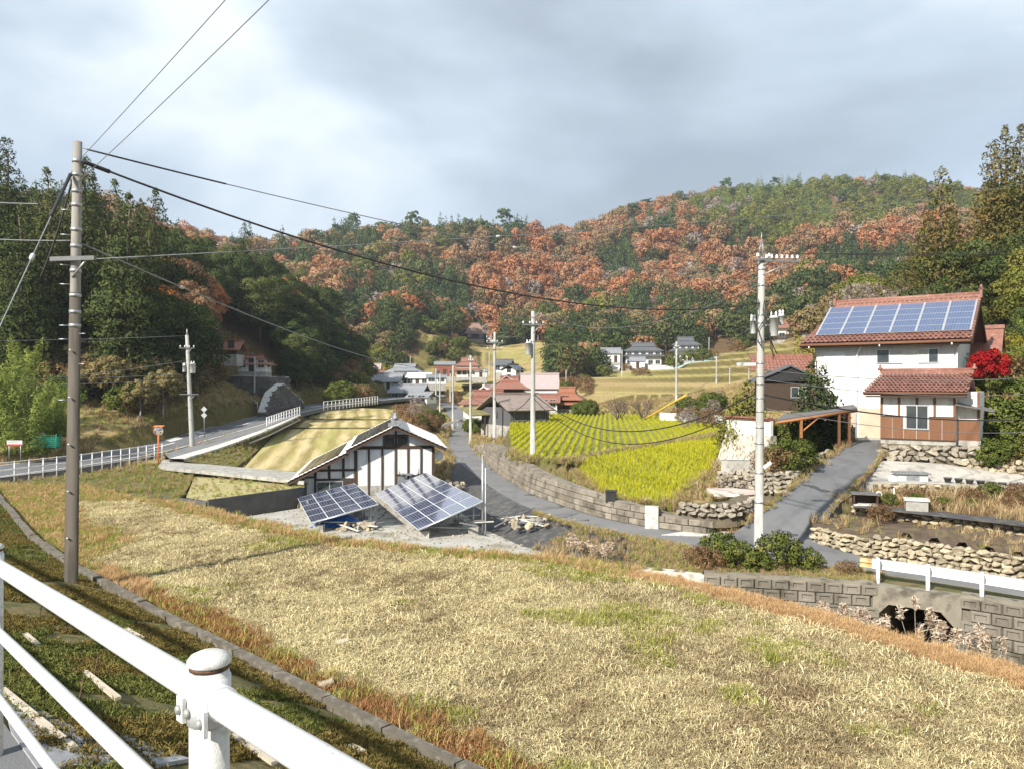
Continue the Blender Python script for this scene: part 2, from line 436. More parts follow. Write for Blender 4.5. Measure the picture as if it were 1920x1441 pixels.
PATCH = []     # (poly xy, z) where the terrain is pressed down
def patch_reg(pts):
    P = np.array([list(p) for p in pts], float)
    PATCH.append((P[:, :2], P[:, 2].min()))
def poly_patch(name, pts, m, skirt=1.2, out=0.0, skirt_m=None, kind='structure', reg=True, label=None, dense=0):
    pts = [Vector(p) for p in pts]
    n = len(pts)
    area = sum(pts[i].x*pts[(i+1) % n].y - pts[(i+1) % n].x*pts[i].y for i in range(n))
    if area < 0: pts.reverse()
    mb = MB()
    tri = tessellate_polygon([[Vector((p.x, p.y, 0)) for p in pts]])
    mb.add(pts, [(c, b, a) if ((pts[b]-pts[a]).cross(pts[c]-pts[a])).z < 0 else (a, b, c) for a, b, c in tri])
    if skirt:
        low = []
        for i in range(n):
            e1 = (pts[i]-pts[i-1]).xy; e2 = (pts[(i+1) % n]-pts[i]).xy
            nn = Vector((e1.y, -e1.x)).normalized() + Vector((e2.y, -e2.x)).normalized()
            nn = nn.normalized() if nn.length > 1e-6 else Vector((0, 0))
            low.append(Vector((pts[i].x + nn.x*out, pts[i].y + nn.y*out, pts[i].z - skirt)))
        mb.add(pts+low, [(i, n+i, n+(i+1) % n, (i+1) % n) for i in range(n)])
    me = mb.mesh(name, m, fix=False)
    if skirt and skirt_m:
        me.materials.append(skirt_m)
        nt_ = len(tri)
        for k, p in enumerate(me.polygons):
            if k >= nt_: p.material_index = 1
    o = inst(name, me); tag(o, label, None, None, kind)
    if reg: patch_reg(pts)
    return o
def strip(name, A, B, m, n=50, skirt=0.6, lift=0.0, reg=True, kind='structure', cross=1):
    a = resample(A, n); b = resample(B, n)
    a[:, 2] += lift; b[:, 2] += lift
    V = []
    for k in range(cross+1):
        V.append(a*(1-k/cross) + b*k/cross)
    V = np.stack(V, 1)
    c = cross+1
    vs = [tuple(v) for v in V.reshape(-1, 3)]
    fs = [(i*c+k, i*c+k+1, (i+1)*c+k+1, (i+1)*c+k) for i in range(n-1) for k in range(cross)]
    if V[1, 0, 0] is not None:
        p0, p1, p3 = V[0, 0], V[0, -1], V[1, 0]
        if np.cross(p1-p0, p3-p0)[2] < 0: fs = [f[::-1] for f in fs]
    mb = MB(); mb.add(vs, fs, True)
    if skirt:
        for E in (a, b):
            q = len(mb.v)
            lo = E.copy(); lo[:, 2] -= skirt
            mb.add(list(map(tuple, E))+list(map(tuple, lo)), [(i, i+1, n+i+1, n+i) for i in range(n-1)])
    o = mb.build(name, m, fix=False); tag(o, kind=kind)
    if reg:
        for i in range(n-1):
            PATCH.append((np.array([a[i, :2], a[i+1, :2], b[i+1, :2], b[i, :2]]), min(a[i, 2], b[i, 2], a[i+1, 2], b[i+1, 2])))
    return a, b, o

# ------------------------------------------------------------------ near: upper road, bank, kerb, stubble field
RD = Vector((-0.905, 1.0))
def rail_pt(t, z=0.0):
    return Vector((-0.9 + RD.x*t, 2.3 + RD.y*t, z))
def road_z(t):
    return max(1.62 - 0.088*t, -1.9)
ts = [-9, -6, -3, 0, 3, 6, 9, 12, 16, 20, 24, 28, 32, 36]
RNX = Vector((0.741, 0.671))
strip('upper_road', [rail_pt(t) + Vector((-RNX.x*6.6, -RNX.y*6.6, road_z(t))) for t in ts],
      [rail_pt(t) + Vector((RNX.x*.16, RNX.y*.16, road_z(t))) for t in ts], m_asph, n=40, skirt=.8)
KERB = [(6.0,1.2,.03),(4.2,3.1,.03),(2.4,4.75,.04),(.8,6.2,.05),(-.7,7.6,.06),(-2.2,9.0,.06),(-5.0,11.75,.06),(-8.5,15.2,.06),(-11.4,18.4,.05),(-14.2,22.0,.03),(-17.0,25.6,0),(-19.8,29.4,-.05),(-23,34,-.4)]
RAILE = [rail_pt(t) + Vector((RNX.x*.16, RNX.y*.16, road_z(t)-.02)) for t in (-7.5,-5,-3,-1,1,3,5.5,8.5,11.5,15,18.5,22,26)]
ba, bb, _o = strip('bank_slope', RAILE, KERB, m_bank, n=60, skirt=.3, cross=6, reg=False)
BANK_A, BANK_B = ba, bb
for i in range(59):
    PATCH.append((np.array([ba[i,:2], ba[i+1,:2], bb[i+1,:2], bb[i,:2]]), min(ba[i,2], bb[i,2]) - .1))
FAR_EDGE = [G(px, py, 0) for px, py in ((-60,908),(0,908),(150,909),(300,941),(480,986),(620,1016),(760,1030),(900,1042),(1050,1054),(1180,1077),(1300,1101),(1500,1150),(1700,1213),(1900,1268),(2100,1335),(2300,1420),(2480,1560))]
FIELD = [Vector((k[0]+.16, k[1]+.14, 0)) for k in reversed(KERB[:12])] 
FIELD_POLY = [Vector((p.x, p.y, 0)) for p in FAR_EDGE] + [Vector((p.x, p.y, 0)) for p in reversed(FIELD)]
fld = poly_patch('stubble_field', FIELD_POLY, m_stub, skirt=4.2, out=1.6, skirt_m=m_bank)
kr = resample(KERB, 40)
kerb = bpy.data.objects.new('kerb', None); COL.objects.link(kerb); tag(kerb, kind='structure')
for i in range(38):
    a, b = Vector(kr[i]), Vector(kr[i+1])
    d = (b-a); d.z = 0; u = d.normalized(); nrm = Vector((u.y, -u.x, 0))
    if nrm.x < 0: nrm = -nrm
    g = u*.012
    mb = MB()
    jj = random.Random(i).uniform(-.012, .012)
    h1 = .13 + jj
    kj = nrm*random.Random(i+99).uniform(-.015,.015); lo = [a+g-nrm*.05+kj, b-g-nrm*.05+kj, b-g+nrm*.08+kj, a+g+nrm*.08+kj]
    vs = [Vector((p.x, p.y, a.z-.25)) for p in lo] + [Vector((p.x, p.y, (a.z if k in (0, 3) else b.z)+h1)) for k, p in enumerate(lo)]
    mb.add(vs, [(0,3,2,1),(4,5,6,7),(0,1,5,4),(1,2,6,5),(2,3,7,6),(3,0,4,7)])
    mb.build('kerb_stone', mat('kerb_stone', (.15,.135,.11), (.10,.09,.07), scale=4, rough=.95, c3=(.22,.20,.17), scale2=9, bump=.5, bscale=60), kerb)

# ------------------------------------------------------------------ main valley road, driveway, left road, farm track
ZR = -2.8
def GR(px, py, z=ZR): return G(px, py, z)
ROAD_NEAR = [GR(2300,1190), GR(2050,1138), GR(1760,1086), GR(1500,1056), GR(1300,1026), GR(1180,1001), GR(1060,975), GR(990,950), GR(940,925), GR(890,890), GR(852,858), GR(838,835), GR(842,815,-2.75), GR(848,800,-2.65), GR(838,782,-2.3), GR(836,766,-1.6), GR(820,752,-.7)]
ROAD_FAR = [GR(2300,1135), GR(2050,1100), GR(1720,1050), GR(1530,1013), GR(1400,1004), GR(1310,1000), GR(1200,985), GR(1120,968), GR(1050,945), GR(990,922), GR(940,890), GR(905,862), GR(888,845), GR(878,822,-2.75), GR(884,806,-2.65), GR(874,784,-2.3), GR(866,766,-1.6), GR(850,751,-.7)]
ra, rb, _o = strip('valley_road', ROAD_NEAR, ROAD_FAR, m_asph2, n=90, skirt=.5)
ROAD_A, ROAD_B = ra, rb
DRV_L = [GR(1330,1012), GR(1372,1003,-2.79), W(1392,986,33.4), W(1436,957,34.2), W(1480,916,36.3), W(1525,880,39.5), W(1565,850,42.5), W(1590,832,45), W(1600,824,48)]
DRV_R = [GR(1570,1034), GR(1548,1022,-2.79), W(1535,1000,33.0), W(1558,960,34.0), W(1600,915,37.0), W(1636,880,39.5), W(1656,850,42.0), W(1662,829,45), W(1668,823,48)]
strip('driveway', DRV_L, DRV_R, m_asph, n=40, skirt=1.0, lift=.006)
LZ = [(-1.9,44), (-1.85,58), (-1.3,70), (-.5,81), (.2,100), (.6,116), (1.0,135), (1.3,170)]
LR_NEAR = [Vector((-33,36,-1.9)), G(0,893,-1.9), G(150,874,-1.9), G(305,849,-1.85), G(400,822,-1.3), G(490,797,-.5), G(560,774,.2), G(610,763,.5), G(690,752,1.0), G(760,745.5,1.2), W(835,742,170)]
LR_FAR = [Vector((-42,44,-1.9)), G(0,871,-1.9), G(150,853,-1.9), G(255,834,-1.85), G(350,810,-1.3), G(440,788,-.6), G(520,768,.15), G(580,757,.6), G(680,746,1.1), G(750,741,1.25), W(832,738.5,175)]
la, lb, _o = strip('lane_road', LR_NEAR, LR_FAR, m_asph, n=60, skirt=.5)
LANE_A, LANE_B = la, lb
# raised footway beside the lane
FW_IN = [G(308,852,-1.83), G(400,825,-1.28), G(490,799,-.48), G(558,776,.22)]
FW_OUT = [G(318,862,-1.83), G(415,834,-1.28), G(498,805,-.48), G(562,778,.22)]
strip('footway', FW_IN, FW_OUT, m_asph2, n=20, skirt=.5, lift=.12)
FE_OUT = [G(345,863,-1.83), G(425,838,-1.28), G(503,808,-.48), G(564,779,.22)]
strip('footway_edge', FW_OUT, FE_OUT, m_concw, n=20, skirt=.6, lift=.16)
strip('farm_track', [G(306,861,-1.95), G(420,873,-2.1), G(580,886,-2.2)], [G(296,874,-1.95), G(420,886,-2.1), G(570,902,-2.2)], m_conc, n=14, skirt=.22, lift=.03)
strip('footway_slope', FE_OUT, [G(440,876,-2.3), G(470,855,-2.0), G(520,806,-1.1), G(572,786,-.9)], m_bank, n=20, skirt=.3, cross=2, reg=False)
# painted lines
m_paint = mat('road_paint', (.78,.78,.76), (.62,.62,.60), scale=3, rough=.8, c3=(.35,.35,.35), scale2=9)
def line_between(name, A, B, f0, f1, i0, i1, lift=.008):
    V = []
    for i in range(i0, i1+1):
        V.append(A[i]*(1-f0)+B[i]*f0 + np.array([0, 0, lift])); V.append(A[i]*(1-f1)+B[i]*f1 + np.array([0, 0, lift]))
    mb = MB(); mb.add(V, [(2*k, 2*k+1, 2*k+3, 2*k+2) for k in range(i1-i0)])
    o = mb.build(name, m_paint); tag(o, kind='structure'); return o
line_between('edge_line', LANE_A, LANE_B, .94, .965, 2, 56)
line_between('edge_line', LANE_A, LANE_B, .05, .075, 2, 56)
for k in range(4, 50, 4):
    line_between('centre_line', LANE_A, LANE_B, .46, .50, k, k+2)
line_between('stop_marking', LANE_A, LANE_B, .60, .90, 16, 17)
line_between('stop_marking', LANE_A, LANE_B, .62, .88, 14, 15)

# ------------------------------------------------------------------ house yard, embankment, plots, paddies, garden terraces
ZY = -3.6
YARD_E = [Vector((-4.6,56,ZY)), Vector((-4.2,50,ZY)), Vector((-3.0,45,ZY)), Vector((-1.6,40,ZY)), Vector((.2,36,ZY)), Vector((2.6,32,ZY)), Vector((3.6,30,ZY))]
yard = [Vector((-20.5,37,ZY)), Vector((-16.4,41.5,ZY)), Vector((-12.6,46.6,ZY)), Vector((-12.6,57,ZY))] + YARD_E + [Vector((3.2,27,ZY)), Vector((-3,25,ZY)), Vector((-9,27,ZY)), Vector((-15,33,ZY))]
poly_patch('house_yard', yard, m_gravel, skirt=.6, out=.3)
strip('road_embankment', YARD_E, [Vector(p)+Vector((0,0,-.03)) for p in (ROAD_NEAR[10], ROAD_NEAR[9], ROAD_NEAR[8], ROAD_NEAR[7], ROAD_NEAR[6], ROAD_NEAR[5], ROAD_NEAR[4])], m_sheet, n=30, skirt=.3, cross=3)
strip('roadside_verge', [GR(2300,1190), GR(2050,1138), GR(1760,1086), GR(1500,1056), GR(1300,1026), GR(1180,1001)], [Vector(p)+Vector((0,.45,-.02)) for p in (GR(2150,1176), GR(1960,1142), GR(1800,1118), GR(1500,1087), GR(1320,1077), GR(1190,1068))], m_bank, n=40, skirt=0, lift=-.02)
strip('weedy_slope', [Vector((-33,37,-1.95)), G(0,905,-1.95), G(150,888,-1.95), G(296,868,-1.98)], [Vector((-24,33,-3.5)), Vector((-21.8,37.5,-3.2)), Vector((-18.4,43,-2.6)), Vector((-22,53.6,-2.5))], m_bank, n=20, skirt=.3, cross=3)
poly_patch('lower_plot', [G(349,931,-2.5), G(389,938,-2.5), G(568,914,-2.5), G(578,904,-2.5), G(480,898,-2.5), G(366,890,-2.5)], m_plot, skirt=1.2, skirt_m=m_sheet)
m_row1 = rowmat('stubble_rows', (.27,.22,.095), (.54,.44,.25), (.33,.31,.11), R(11), 1.7)
poly_patch('strip_field', [G(456,877,-2.2), G(600,884,-2.2), Vector((-9.5,63,-2.2)), Vector((-10.2,80,-1.4)), G(760,803,-1.0), G(640,803,-1.0), G(524,803,-1.0)], m_row1, skirt=1.2, skirt_m=m_bank)
poly_patch('strip_field', [W(548,800,86), W(620,800,86), W(770,800,86), W(775,787,101), W(690,786.5,101), W(575,786,101)], m_row1, skirt=1.2, skirt_m=m_bank)
poly_patch('strip_field', [W(578,783,103), W(690,784,103), W(790,784,103), W(780,770,118), W(718,765,123), W(640,763,123), W(592,768,112)], m_row1, skirt=1.2, skirt_m=m_bank)
PAD_U = [W(962,842,56), W(985,857,51.5), W(1060,863,49), W(1085,858,51), W(1180,840,58), W(1270,824,66), W(1345,812,72), W(1362,797,84), W(1330,790,90), W(1180,777,112), W(1060,772,122), W(985,775,117), W(958,790,92), W(955,815,68)]
PAD_L = [W(1074,868,52), W(1090,892,46.5), W(1120,918,42), W(1165,938,39.6), W(1215,944,38.4), W(1265,938,38.6), W(1290,915,42), W(1330,885,46.6), W(1350,840,57), W(1345,822,66), W(1270,831,61), W(1180,846,54.5), W(1100,860,51)]
poly_patch('upper_paddy', PAD_U, m_paddy, skirt=1.5, out=.6, skirt_m=m_bank)
poly_patch('lower_paddy', PAD_L, m_paddy, skirt=1.5, out=.5, skirt_m=m_bank)
poly_patch('far_paddy', [W(985,769,126), W(1100,766,130), W(1250,770,125), W(1330,772,122), W(1310,763,140), W(1100,757,150), W(1000,760,145)], m_paddy, skirt=1.2, out=.6, skirt_m=m_bank)
SW1 = [GR(1524,1016), GR(1600,1036), GR(1640,1045), GR(1740,1060), GR(1815,1072), GR(1920,1090), GR(2080,1112)]
def behind(P, k, z): return [Vector((p.x*k, p.y*k, z)) for p in P]
SW2 = [G(1600,963,-2.08), G(1680,974,-2.08), G(1740,983,-2.08), G(1905,1003,-2.08), G(2090,1026,-2.08)]
TER_A = behind(SW1[::-1], 1.012, -2.08)[:0] + [Vector((13.2,34.8,-2.08)), Vector((15.6,36.8,-2.08)), Vector((19,35,-2.08)), Vector((24,32.5,-2.08)), Vector((27,29.5,-2.08))] + behind(SW1[::-1], 1.012, -2.08)
poly_patch('vegetable_bed', TER_A, m_soil, skirt=1.0, skirt_m=m_soil)
TER_B = [Vector((14.4,35.2,-1.62))] + behind(SW2, 1.012, -1.62) + [Vector((27.5,33,-1.62)), Vector((24.6,38.2,-1.62)), Vector((18.2,38.6,-1.62)), Vector((16.0,38.6,-1.62)), Vector((14.8,36.8,-1.62))]
poly_patch('garden_terrace', TER_B, mat('garden_soil', (.20,.16,.09), (.13,.115,.05), scale=1.2, rough=.95, c3=(.27,.22,.12), scale2=2, bump=.9, bscale=10), skirt=.9)
PATH = [W(1610,903,38.6), W(1700,900,38.6), W(1920,914,37.6), W(2100,925,37), W(2100,905,40), W(1920,886,40.5), W(1840,872,41), W(1700,864,41.4), W(1646,862,41.6)]
poly_patch('garden_path', PATH, mat('path_concrete', (.46,.44,.40), (.38,.365,.33), scale=.8, rough=.9, c3=(.28,.265,.235), scale2=2.4, bump=.2, bscale=30), skirt=.8)
poly_patch('concrete_apron', [G(1240,1001,-2.775), G(1330,987,-2.775), G(1400,960,-2.775), G(1425,942,-2.775), G(1432,950,-2.775), G(1400,985,-2.775), G(1352,1004,-2.775)], m_concw, skirt=.1, reg=False)
CH = np.array([(2.6,21),(4.3,27.4),(9.6,26.2),(12.0,25.5),(12.3,32),(14.6,32),(14.9,23.9),(17.2,22.4),(24,18),(24,9),(8.6,8),(7.4,10.2),(6.6,11.8),(5.6,13.6),(4.2,15.6),(3.0,17.5)]); PATCH.append((CH, -5.2))
# house platform behind the small annex and upper garden
poly_patch('house_platform', [Vector((21.2,44.2,.35)), Vector((26.5,41.0,.35)), Vector((28.2,43.2,.4)), Vector((31.5,47.6,.45)), Vector((36.4,54.2,.5)), Vector((30,61,.5)), Vector((18.5,62,.3)), Vector((15.6,55,.25)), Vector((16.2,51,.2)), Vector((20,48.2,.28))], m_gravel, skirt=1.2)

# ------------------------------------------------------------------ the terrain sheet
def warp(a, b, n, c, k):
    u = np.linspace(-1, 1, n)
    s = np.sinh(u*k)/math.sinh(k)
    return np.where(s < 0, c + (c-a)*s, c + (b-c)*s)
gx = warp(-700, 800, 400, 0, 3.8)
gy = np.r_[np.linspace(-90, 0, 14)[:-1], np.arange(0, 70, .75), 70 + (930)*(np.sinh(np.linspace(0, 1, 300)*3.2)/math.sinh(3.2))]
X, Y = np.meshgrid(gx, gy)
Z = H(X, Y)
for P, z in PATCH:
    x0, y0 = P.min(0); x1, y1 = P.max(0)
    i0, i1 = np.searchsorted(gx, [x0, x1]); j0, j1 = np.searchsorted(gy, [y0, y1])
    if i1 <= i0 or j1 <= j0: continue
    sx, sy = X[j0:j1, i0:i1], Y[j0:j1, i0:i1]
    ins = np.zeros(sx.shape, bool)
    n = len(P)
    for k in range(n):
        xa, ya = P[k]; xb, yb = P[(k+1) % n]
        c = ((ya > sy) != (yb > sy)) & (sx < (xb-xa)*(sy-ya)/((yb-ya) + 1e-12) + xa)
        ins ^= c
    zz = Z[j0:j1, i0:i1]
    zz[ins] = np.minimum(zz[ins], z - .3)
V = np.stack([X.ravel(), Y.ravel(), Z.ravel()], 1)
nx_, ny_ = len(gx), len(gy)
ii = (np.arange(ny_-1)[:, None]*nx_ + np.arange(nx_-1)[None, :]).ravel()
F = np.stack([ii, ii+1, ii+1+nx_, ii+nx_], 1)
def ground_mat():
    m, nt, out = ntree('hillside_ground'); N = nt.nodes.new; K = nt.links.new
    g = N('ShaderNodeNewGeometry')
    def noise(s, d=5):
        n = N('ShaderNodeTexNoise'); n.inputs['Scale'].default_value = s; n.inputs['Detail'].default_value = d; K(g.outputs['Position'], n.inputs[0]); return n.outputs['Fac']
    def ramp(f, a, b, ca, cb):
        r = N('ShaderNodeValToRGB'); r.color_ramp.elements[0].position = a; r.color_ramp.elements[1].position = b
        r.color_ramp.elements[0].color = (*ca, 1); r.color_ramp.elements[1].color = (*cb, 1); K(f, r.inputs[0]); return r.outputs[0]
    def mixc(f, a, b):
        x = N('ShaderNodeMix'); x.data_type = 'RGBA'; K(f, x.inputs[0]); K(a, x.inputs[6]); K(b, x.inputs[7]); return x.outputs[2]
    fine = noise(2.2, 8)
    dry = ramp(fine, .35, .65, (.39,.30,.15), (.25,.20,.095))
    grn = ramp(fine, .35, .65, (.26,.25,.08), (.17,.17,.055))
    big = ramp(noise(.075, 4), .56, .68, (0,0,0), (1,1,1))
    grass = mixc(big, dry, grn)
    ton = N('ShaderNodeAttribute'); ton.attribute_name = 'tone'
    fields = N('ShaderNodeValToRGB'); fe = fields.color_ramp.elements; fe[0].color = (.34,.25,.125,1); fe[1].color = (.21,.22,.075,1)
    for pp, cc in ((.25,(.25,.19,.09,1)),(.5,(.37,.29,.14,1)),(.75,(.31,.29,.095,1))):
        q = fe.new(pp); q.color = cc
    K(ton.outputs['Fac'], fields.inputs[0])
    fx = N('ShaderNodeMix'); fx.data_type = 'RGBA'; fx.inputs[0].default_value = .65; K(grass, fx.inputs[6]); K(fields.outputs[0], fx.inputs[7]); grass = fx.outputs[2]
    sp = N('ShaderNodeSeparateXYZ'); K(g.outputs['Normal'], sp.inputs[0])
    steep = ramp(sp.outputs['Z'], .86, .955, (1,1,1), (0,0,0)); weeds = ramp(fine, .35, .65, (.16,.125,.055), (.09,.085,.03)); grass = mixc(steep, grass, weeds)
    wood = ramp(fine, .35, .65, (.09,.065,.035), (.15,.095,.05))
    at = N('ShaderNodeAttribute'); at.attribute_name = 'wood'
    col = mixc(at.outputs['Fac'], grass, wood)
    b = N('ShaderNodeBsdfDiffuse'); K(col, b.inputs[0])
    bp = N('ShaderNodeBump'); bp.inputs['Strength'].default_value = .8; bp.inputs['Distance'].default_value = .15; K(noise(3.5, 6), bp.inputs['Height']); K(bp.outputs[0], b.inputs['Normal'])
    K(b.outputs[0], out.inputs[0]); return m
gme = mesh_np('ground', V, F, ground_mat(), smooth=True)
# zones of woodland (used for the ground cover and for planting)
Z_LEFT = np.array([(-140,66),(-60,70),(-36,79),(-38,100),(-47,111),(-49,127),(-35,130),(-35,150),(-35,170),(-44,195),(-90,210),(-190,150)], float)
Z_RIGHT = np.array([(33,66),(37,60),(37,50),(42,44),(60,40),(130,60),(160,150),(100,175),(82,130),(50,116),(38,100)], float)
Z_KNOLL = np.array([(-58,222),(-43,212),(-33,234),(-31,262),(-36,300),(-66,280)], float)
Z_MID = np.array([(9,207),(24,212),(30,238),(58,246),(76,226),(92,205),(112,190),(160,190),(160,260),(60,300),(14,275),(12,240)], float)
Z_FAR = np.array([(-320,330),(-100,262),(-60,262),(-36,280),(-18.5,286),(-21.5,322),(-9,334),(-5,302),(14,288),(60,285),(100,255),(160,240),(240,250),(420,380),(430,560),(200,640),(-100,520),(-320,460)], float)
def inside(P, x, y):
    ins = np.zeros(np.shape(x), bool)
    for k in range(len(P)):
        xa, ya = P[k]; xb, yb = P[(k+1) % len(P)]
        ins ^= ((ya > y) != (yb > y)) & (x < (xb-xa)*(y-ya)/((yb-ya) + 1e-12) + xa)
    return ins
wood = np.zeros(X.shape)
for P in (Z_LEFT, Z_RIGHT, Z_KNOLL, Z_MID, Z_FAR):
    wood = np.maximum(wood, inside(P, X, Y))
lev = np.floor(H(X, Y)/TST+.17); tone = vnoise(lev*7.31+.5, np.floor(X/23+lev*.37)*3.7+.5, 3); a_ = gme.attributes.new('tone', 'FLOAT', 'POINT'); a_.data.foreach_set('value', tone.ravel().astype(np.float32))
a_ = gme.attributes.new('wood', 'FLOAT', 'POINT'); a_.data.foreach_set('value', wood.ravel().astype(np.float32))
ground = inst('ground', gme); tag(ground, kind='structure')
# ------------------------------------------------------------------ foliage builders
def leaf_mesh(name, P, Nn, size, m, rs, var, jitter=.7, aspect=.6, cn=None):
    n = len(P)
    d = Nn + rs.normal(0, jitter, (n, 3)); d /= np.linalg.norm(d, axis=1)[:, None] + 1e-9
    a = np.cross(d, rs.normal(0, 1, (n, 3))); a /= np.linalg.norm(a, axis=1)[:, None] + 1e-9
    b = np.cross(d, a)
    s = size*rs.uniform(.6, 1.35, n)[:, None]
    V = np.stack([P - a*s, P - b*s*aspect, P + a*s, P + b*s*aspect], 1).reshape(-1, 3)
    F = np.arange(n*4).reshape(n, 4)
    return mesh_np(name, V, F, m, var=np.repeat(np.clip(var, 0, 1), 4), normals=np.repeat(cn if cn is not None else Nn, 4, 0))
def lobes_to_leaves(lobes, n, rs, low=-.35, thick=.35):
    C = np.array([l[0] for l in lobes]); Rr = np.array([l[1] for l in lobes])
    w = (Rr**2).sum(1); w = w/w.sum()
    k = rs.choice(len(lobes), n, p=w)
    d = rs.normal(0, 1, (n, 3)); d /= np.linalg.norm(d, axis=1)[:, None]
    d[:, 2] = np.where(d[:, 2] < low, -d[:, 2], d[:, 2])
    P = C[k] + d*Rr[k]*(1 - thick*rs.uniform(0, 1, n)**1.6)[:, None]
    tone = rs.uniform(0, 1, len(lobes))[k]
    return P, d, tone
def crown(name, lobes, n, leaf, m, seed, jitter=.7, aspect=.6, low=-.35, thick=.4):
    rs = hexrand(seed)
    P, d, tone = lobes_to_leaves(lobes, n, rs, low, thick)
    c = P.mean(0); o = P - c; o /= np.linalg.norm(o, axis=1)[:, None] + 1e-9
    cn = d*.75 + o*.35 + np.array([0, 0, .12]); cn /= np.linalg.norm(cn, axis=1)[:, None]
    return leaf_mesh(name, P, d, leaf, m, rs, .15 + .4*tone + .45*rs.uniform(0, 1, n), jitter, aspect, cn)
def trunk_mesh(name, h, r, m, seed, limbs=5, lean=.05, first=.35, spread=.45):
    rs = random.Random(seed); mb = MB()
    pts = [Vector((math.sin(i*1.3+seed)*lean*h*.3*i/6, math.cos(i*1.7+seed)*lean*h*.3*i/6, h*i/6 - .3*(i == 0))) for i in range(7)]
    mb.tube(pts, [r*(1.25-.17*i) if i else r*1.5 for i in range(7)], 7)
    for k in range(limbs):
        f = first + (1-first)*.85*k/max(1, limbs); a = k*2.4 + rs.random()
        i = min(5, int(f*6)); p = pts[i].lerp(pts[i+1], f*6-i)
        L_ = h*spread*(1.1-f)*rs.uniform(.8, 1.2)
        q = p + Vector((math.cos(a)*L_*.6, math.sin(a)*L_*.6, L_*.35)); e_ = p + Vector((math.cos(a)*L_, math.sin(a)*L_, L_*.85))
        mb.tube([p, q, e_], [r*.5*(1.1-f), r*.3*(1.1-f), r*.1], 5)
    return mb.mesh(name, m, fix=False)

m_bark = mat('bark', (.10,.075,.055), (.16,.125,.095), scale=6, rough=.95, coord='obj', bump=.6)
m_barkp = mat('pale_bark', (.26,.23,.20), (.34,.31,.27), scale=5, rough=.95, coord='obj')
LM = {
 'cedar': leafmat('cedar_needles', [(.050,.070,.027), (.072,.092,.032), (.11,.10,.038)], .2, .5),
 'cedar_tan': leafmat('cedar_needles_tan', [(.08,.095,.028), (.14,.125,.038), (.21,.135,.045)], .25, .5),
 'conifer': leafmat('conifer_needles', [(.045,.075,.030), (.070,.105,.038), (.11,.14,.045)], .2, .35),
 'plantation': leafmat('plantation_needles', [(.13,.19,.055), (.19,.24,.065), (.25,.26,.075)], .25, .35),
 'broad': leafmat('evergreen_leaves', [(.046,.070,.026), (.070,.096,.033), (.12,.13,.045)], .25, .5),
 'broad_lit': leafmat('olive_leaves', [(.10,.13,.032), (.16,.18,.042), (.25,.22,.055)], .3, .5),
 'autumn': leafmat('rust_leaves', [(.27,.145,.08), (.40,.175,.085), (.44,.21,.10), (.38,.225,.13), (.29,.20,.105), (.25,.20,.09)], .3, .3),
 'orange': leafmat('orange_leaves', [(.42,.13,.035), (.50,.17,.045), (.40,.20,.06)], .3, .5),
 'dull': leafmat('dull_leaves', [(.15,.16,.065), (.24,.19,.09), (.30,.22,.12)], .3, .45),
 'bare': leafmat('bare_twigs', [(.24,.19,.165), (.33,.27,.24), (.38,.31,.27)], .2, .5),
 'bamboo': leafmat('bamboo_leaves', [(.13,.20,.05), (.20,.26,.065), (.28,.30,.08)], .35, .6),
 'bamboo_dark': leafmat('bamboo_leaves_dark', [(.035,.075,.025), (.055,.10,.03), (.09,.13,.04)], .3, .6),
 'yellow': leafmat('yellow_leaves', [(.30,.29,.05), (.38,.33,.06), (.28,.26,.05)], .35, .6),
 'crimson': leafmat('crimson_leaves', [(.26,.012,.016), (.36,.018,.022), (.30,.035,.025)], .35, .8),
 'shrub': leafmat('shrub_leaves', [(.07,.105,.026), (.115,.15,.036), (.19,.18,.05)], .3, .7),
 'brown': leafmat('withered_leaves', [(.16,.10,.055), (.24,.15,.08), (.30,.20,.10)], .3, .7),
}
def lb_cedar(h, rad, seed, levels=19, base=.06, pw=.68):
    rs = random.Random(seed); out = []
    for i in range(levels):
        f = base + (1-base)*(i+.3)/levels
        rr = rad*(1-f)**pw*(1+.12*rs.uniform(-1, 1)) + .05*rad
        k = max(2, int(9*(rr/rad)**.7))
        ph = rs.random()*6.28
        for j in range(k):
            a = ph + 6.283*j/k + rs.uniform(-.3, .3); q = rr*rs.uniform(.50, .80)
            s = rr*rs.uniform(.34, .58) + .03*rad
            out.append(((math.cos(a)*q, math.sin(a)*q, h*f - .25*rr), (s, s, max(s*.75, h/levels*.75))))
    out.append(((0, 0, h*.95), (rad*.10, rad*.10, h*.06)))
    return out
def lb_round(h, rad, seed, n=20, low=.25, sq=.8, big=.42):
    rs = random.Random(seed); out = []
    cz = h*(low+1)/2; hh = h*(1-low)/2
    for i in range(n):
        a = i*2.39996 + rs.uniform(-.4, .4); t = (i+.5)/n*1.75-.75
        q = math.sqrt(max(0, 1-t*t))
        s = rad*rs.uniform(big*.65, big*1.2)
        out.append(((math.cos(a)*q*rad*.78, math.sin(a)*q*rad*.78, cz + t*hh*.82), (s, s, s*sq)))
    out.append(((0, 0, cz), (rad*.5, rad*.5, hh*.6)))
    return out
def lb_bamboo(h, rad, seed, n=9):
    rs = random.Random(seed); out = []
    for i in range(n):
        a = i*2.39996 + rs.random(); b = rad*rs.uniform(.1, .6); L_ = h*rs.uniform(.7, 1.0); lean = rad*rs.uniform(.3, .75)
        for k in range(9):
            f = .25 + .75*k/8
            x = b + lean*f**2.4; z = L_*(f - .10*max(0, f-.75)*4)
            s = rad*(.30*(1-f)+.10)*rs.uniform(.8, 1.2)
            out.append(((math.cos(a)*x, math.sin(a)*x, z), (s, s, h/9*.75)))
    return out
PROTO = {}
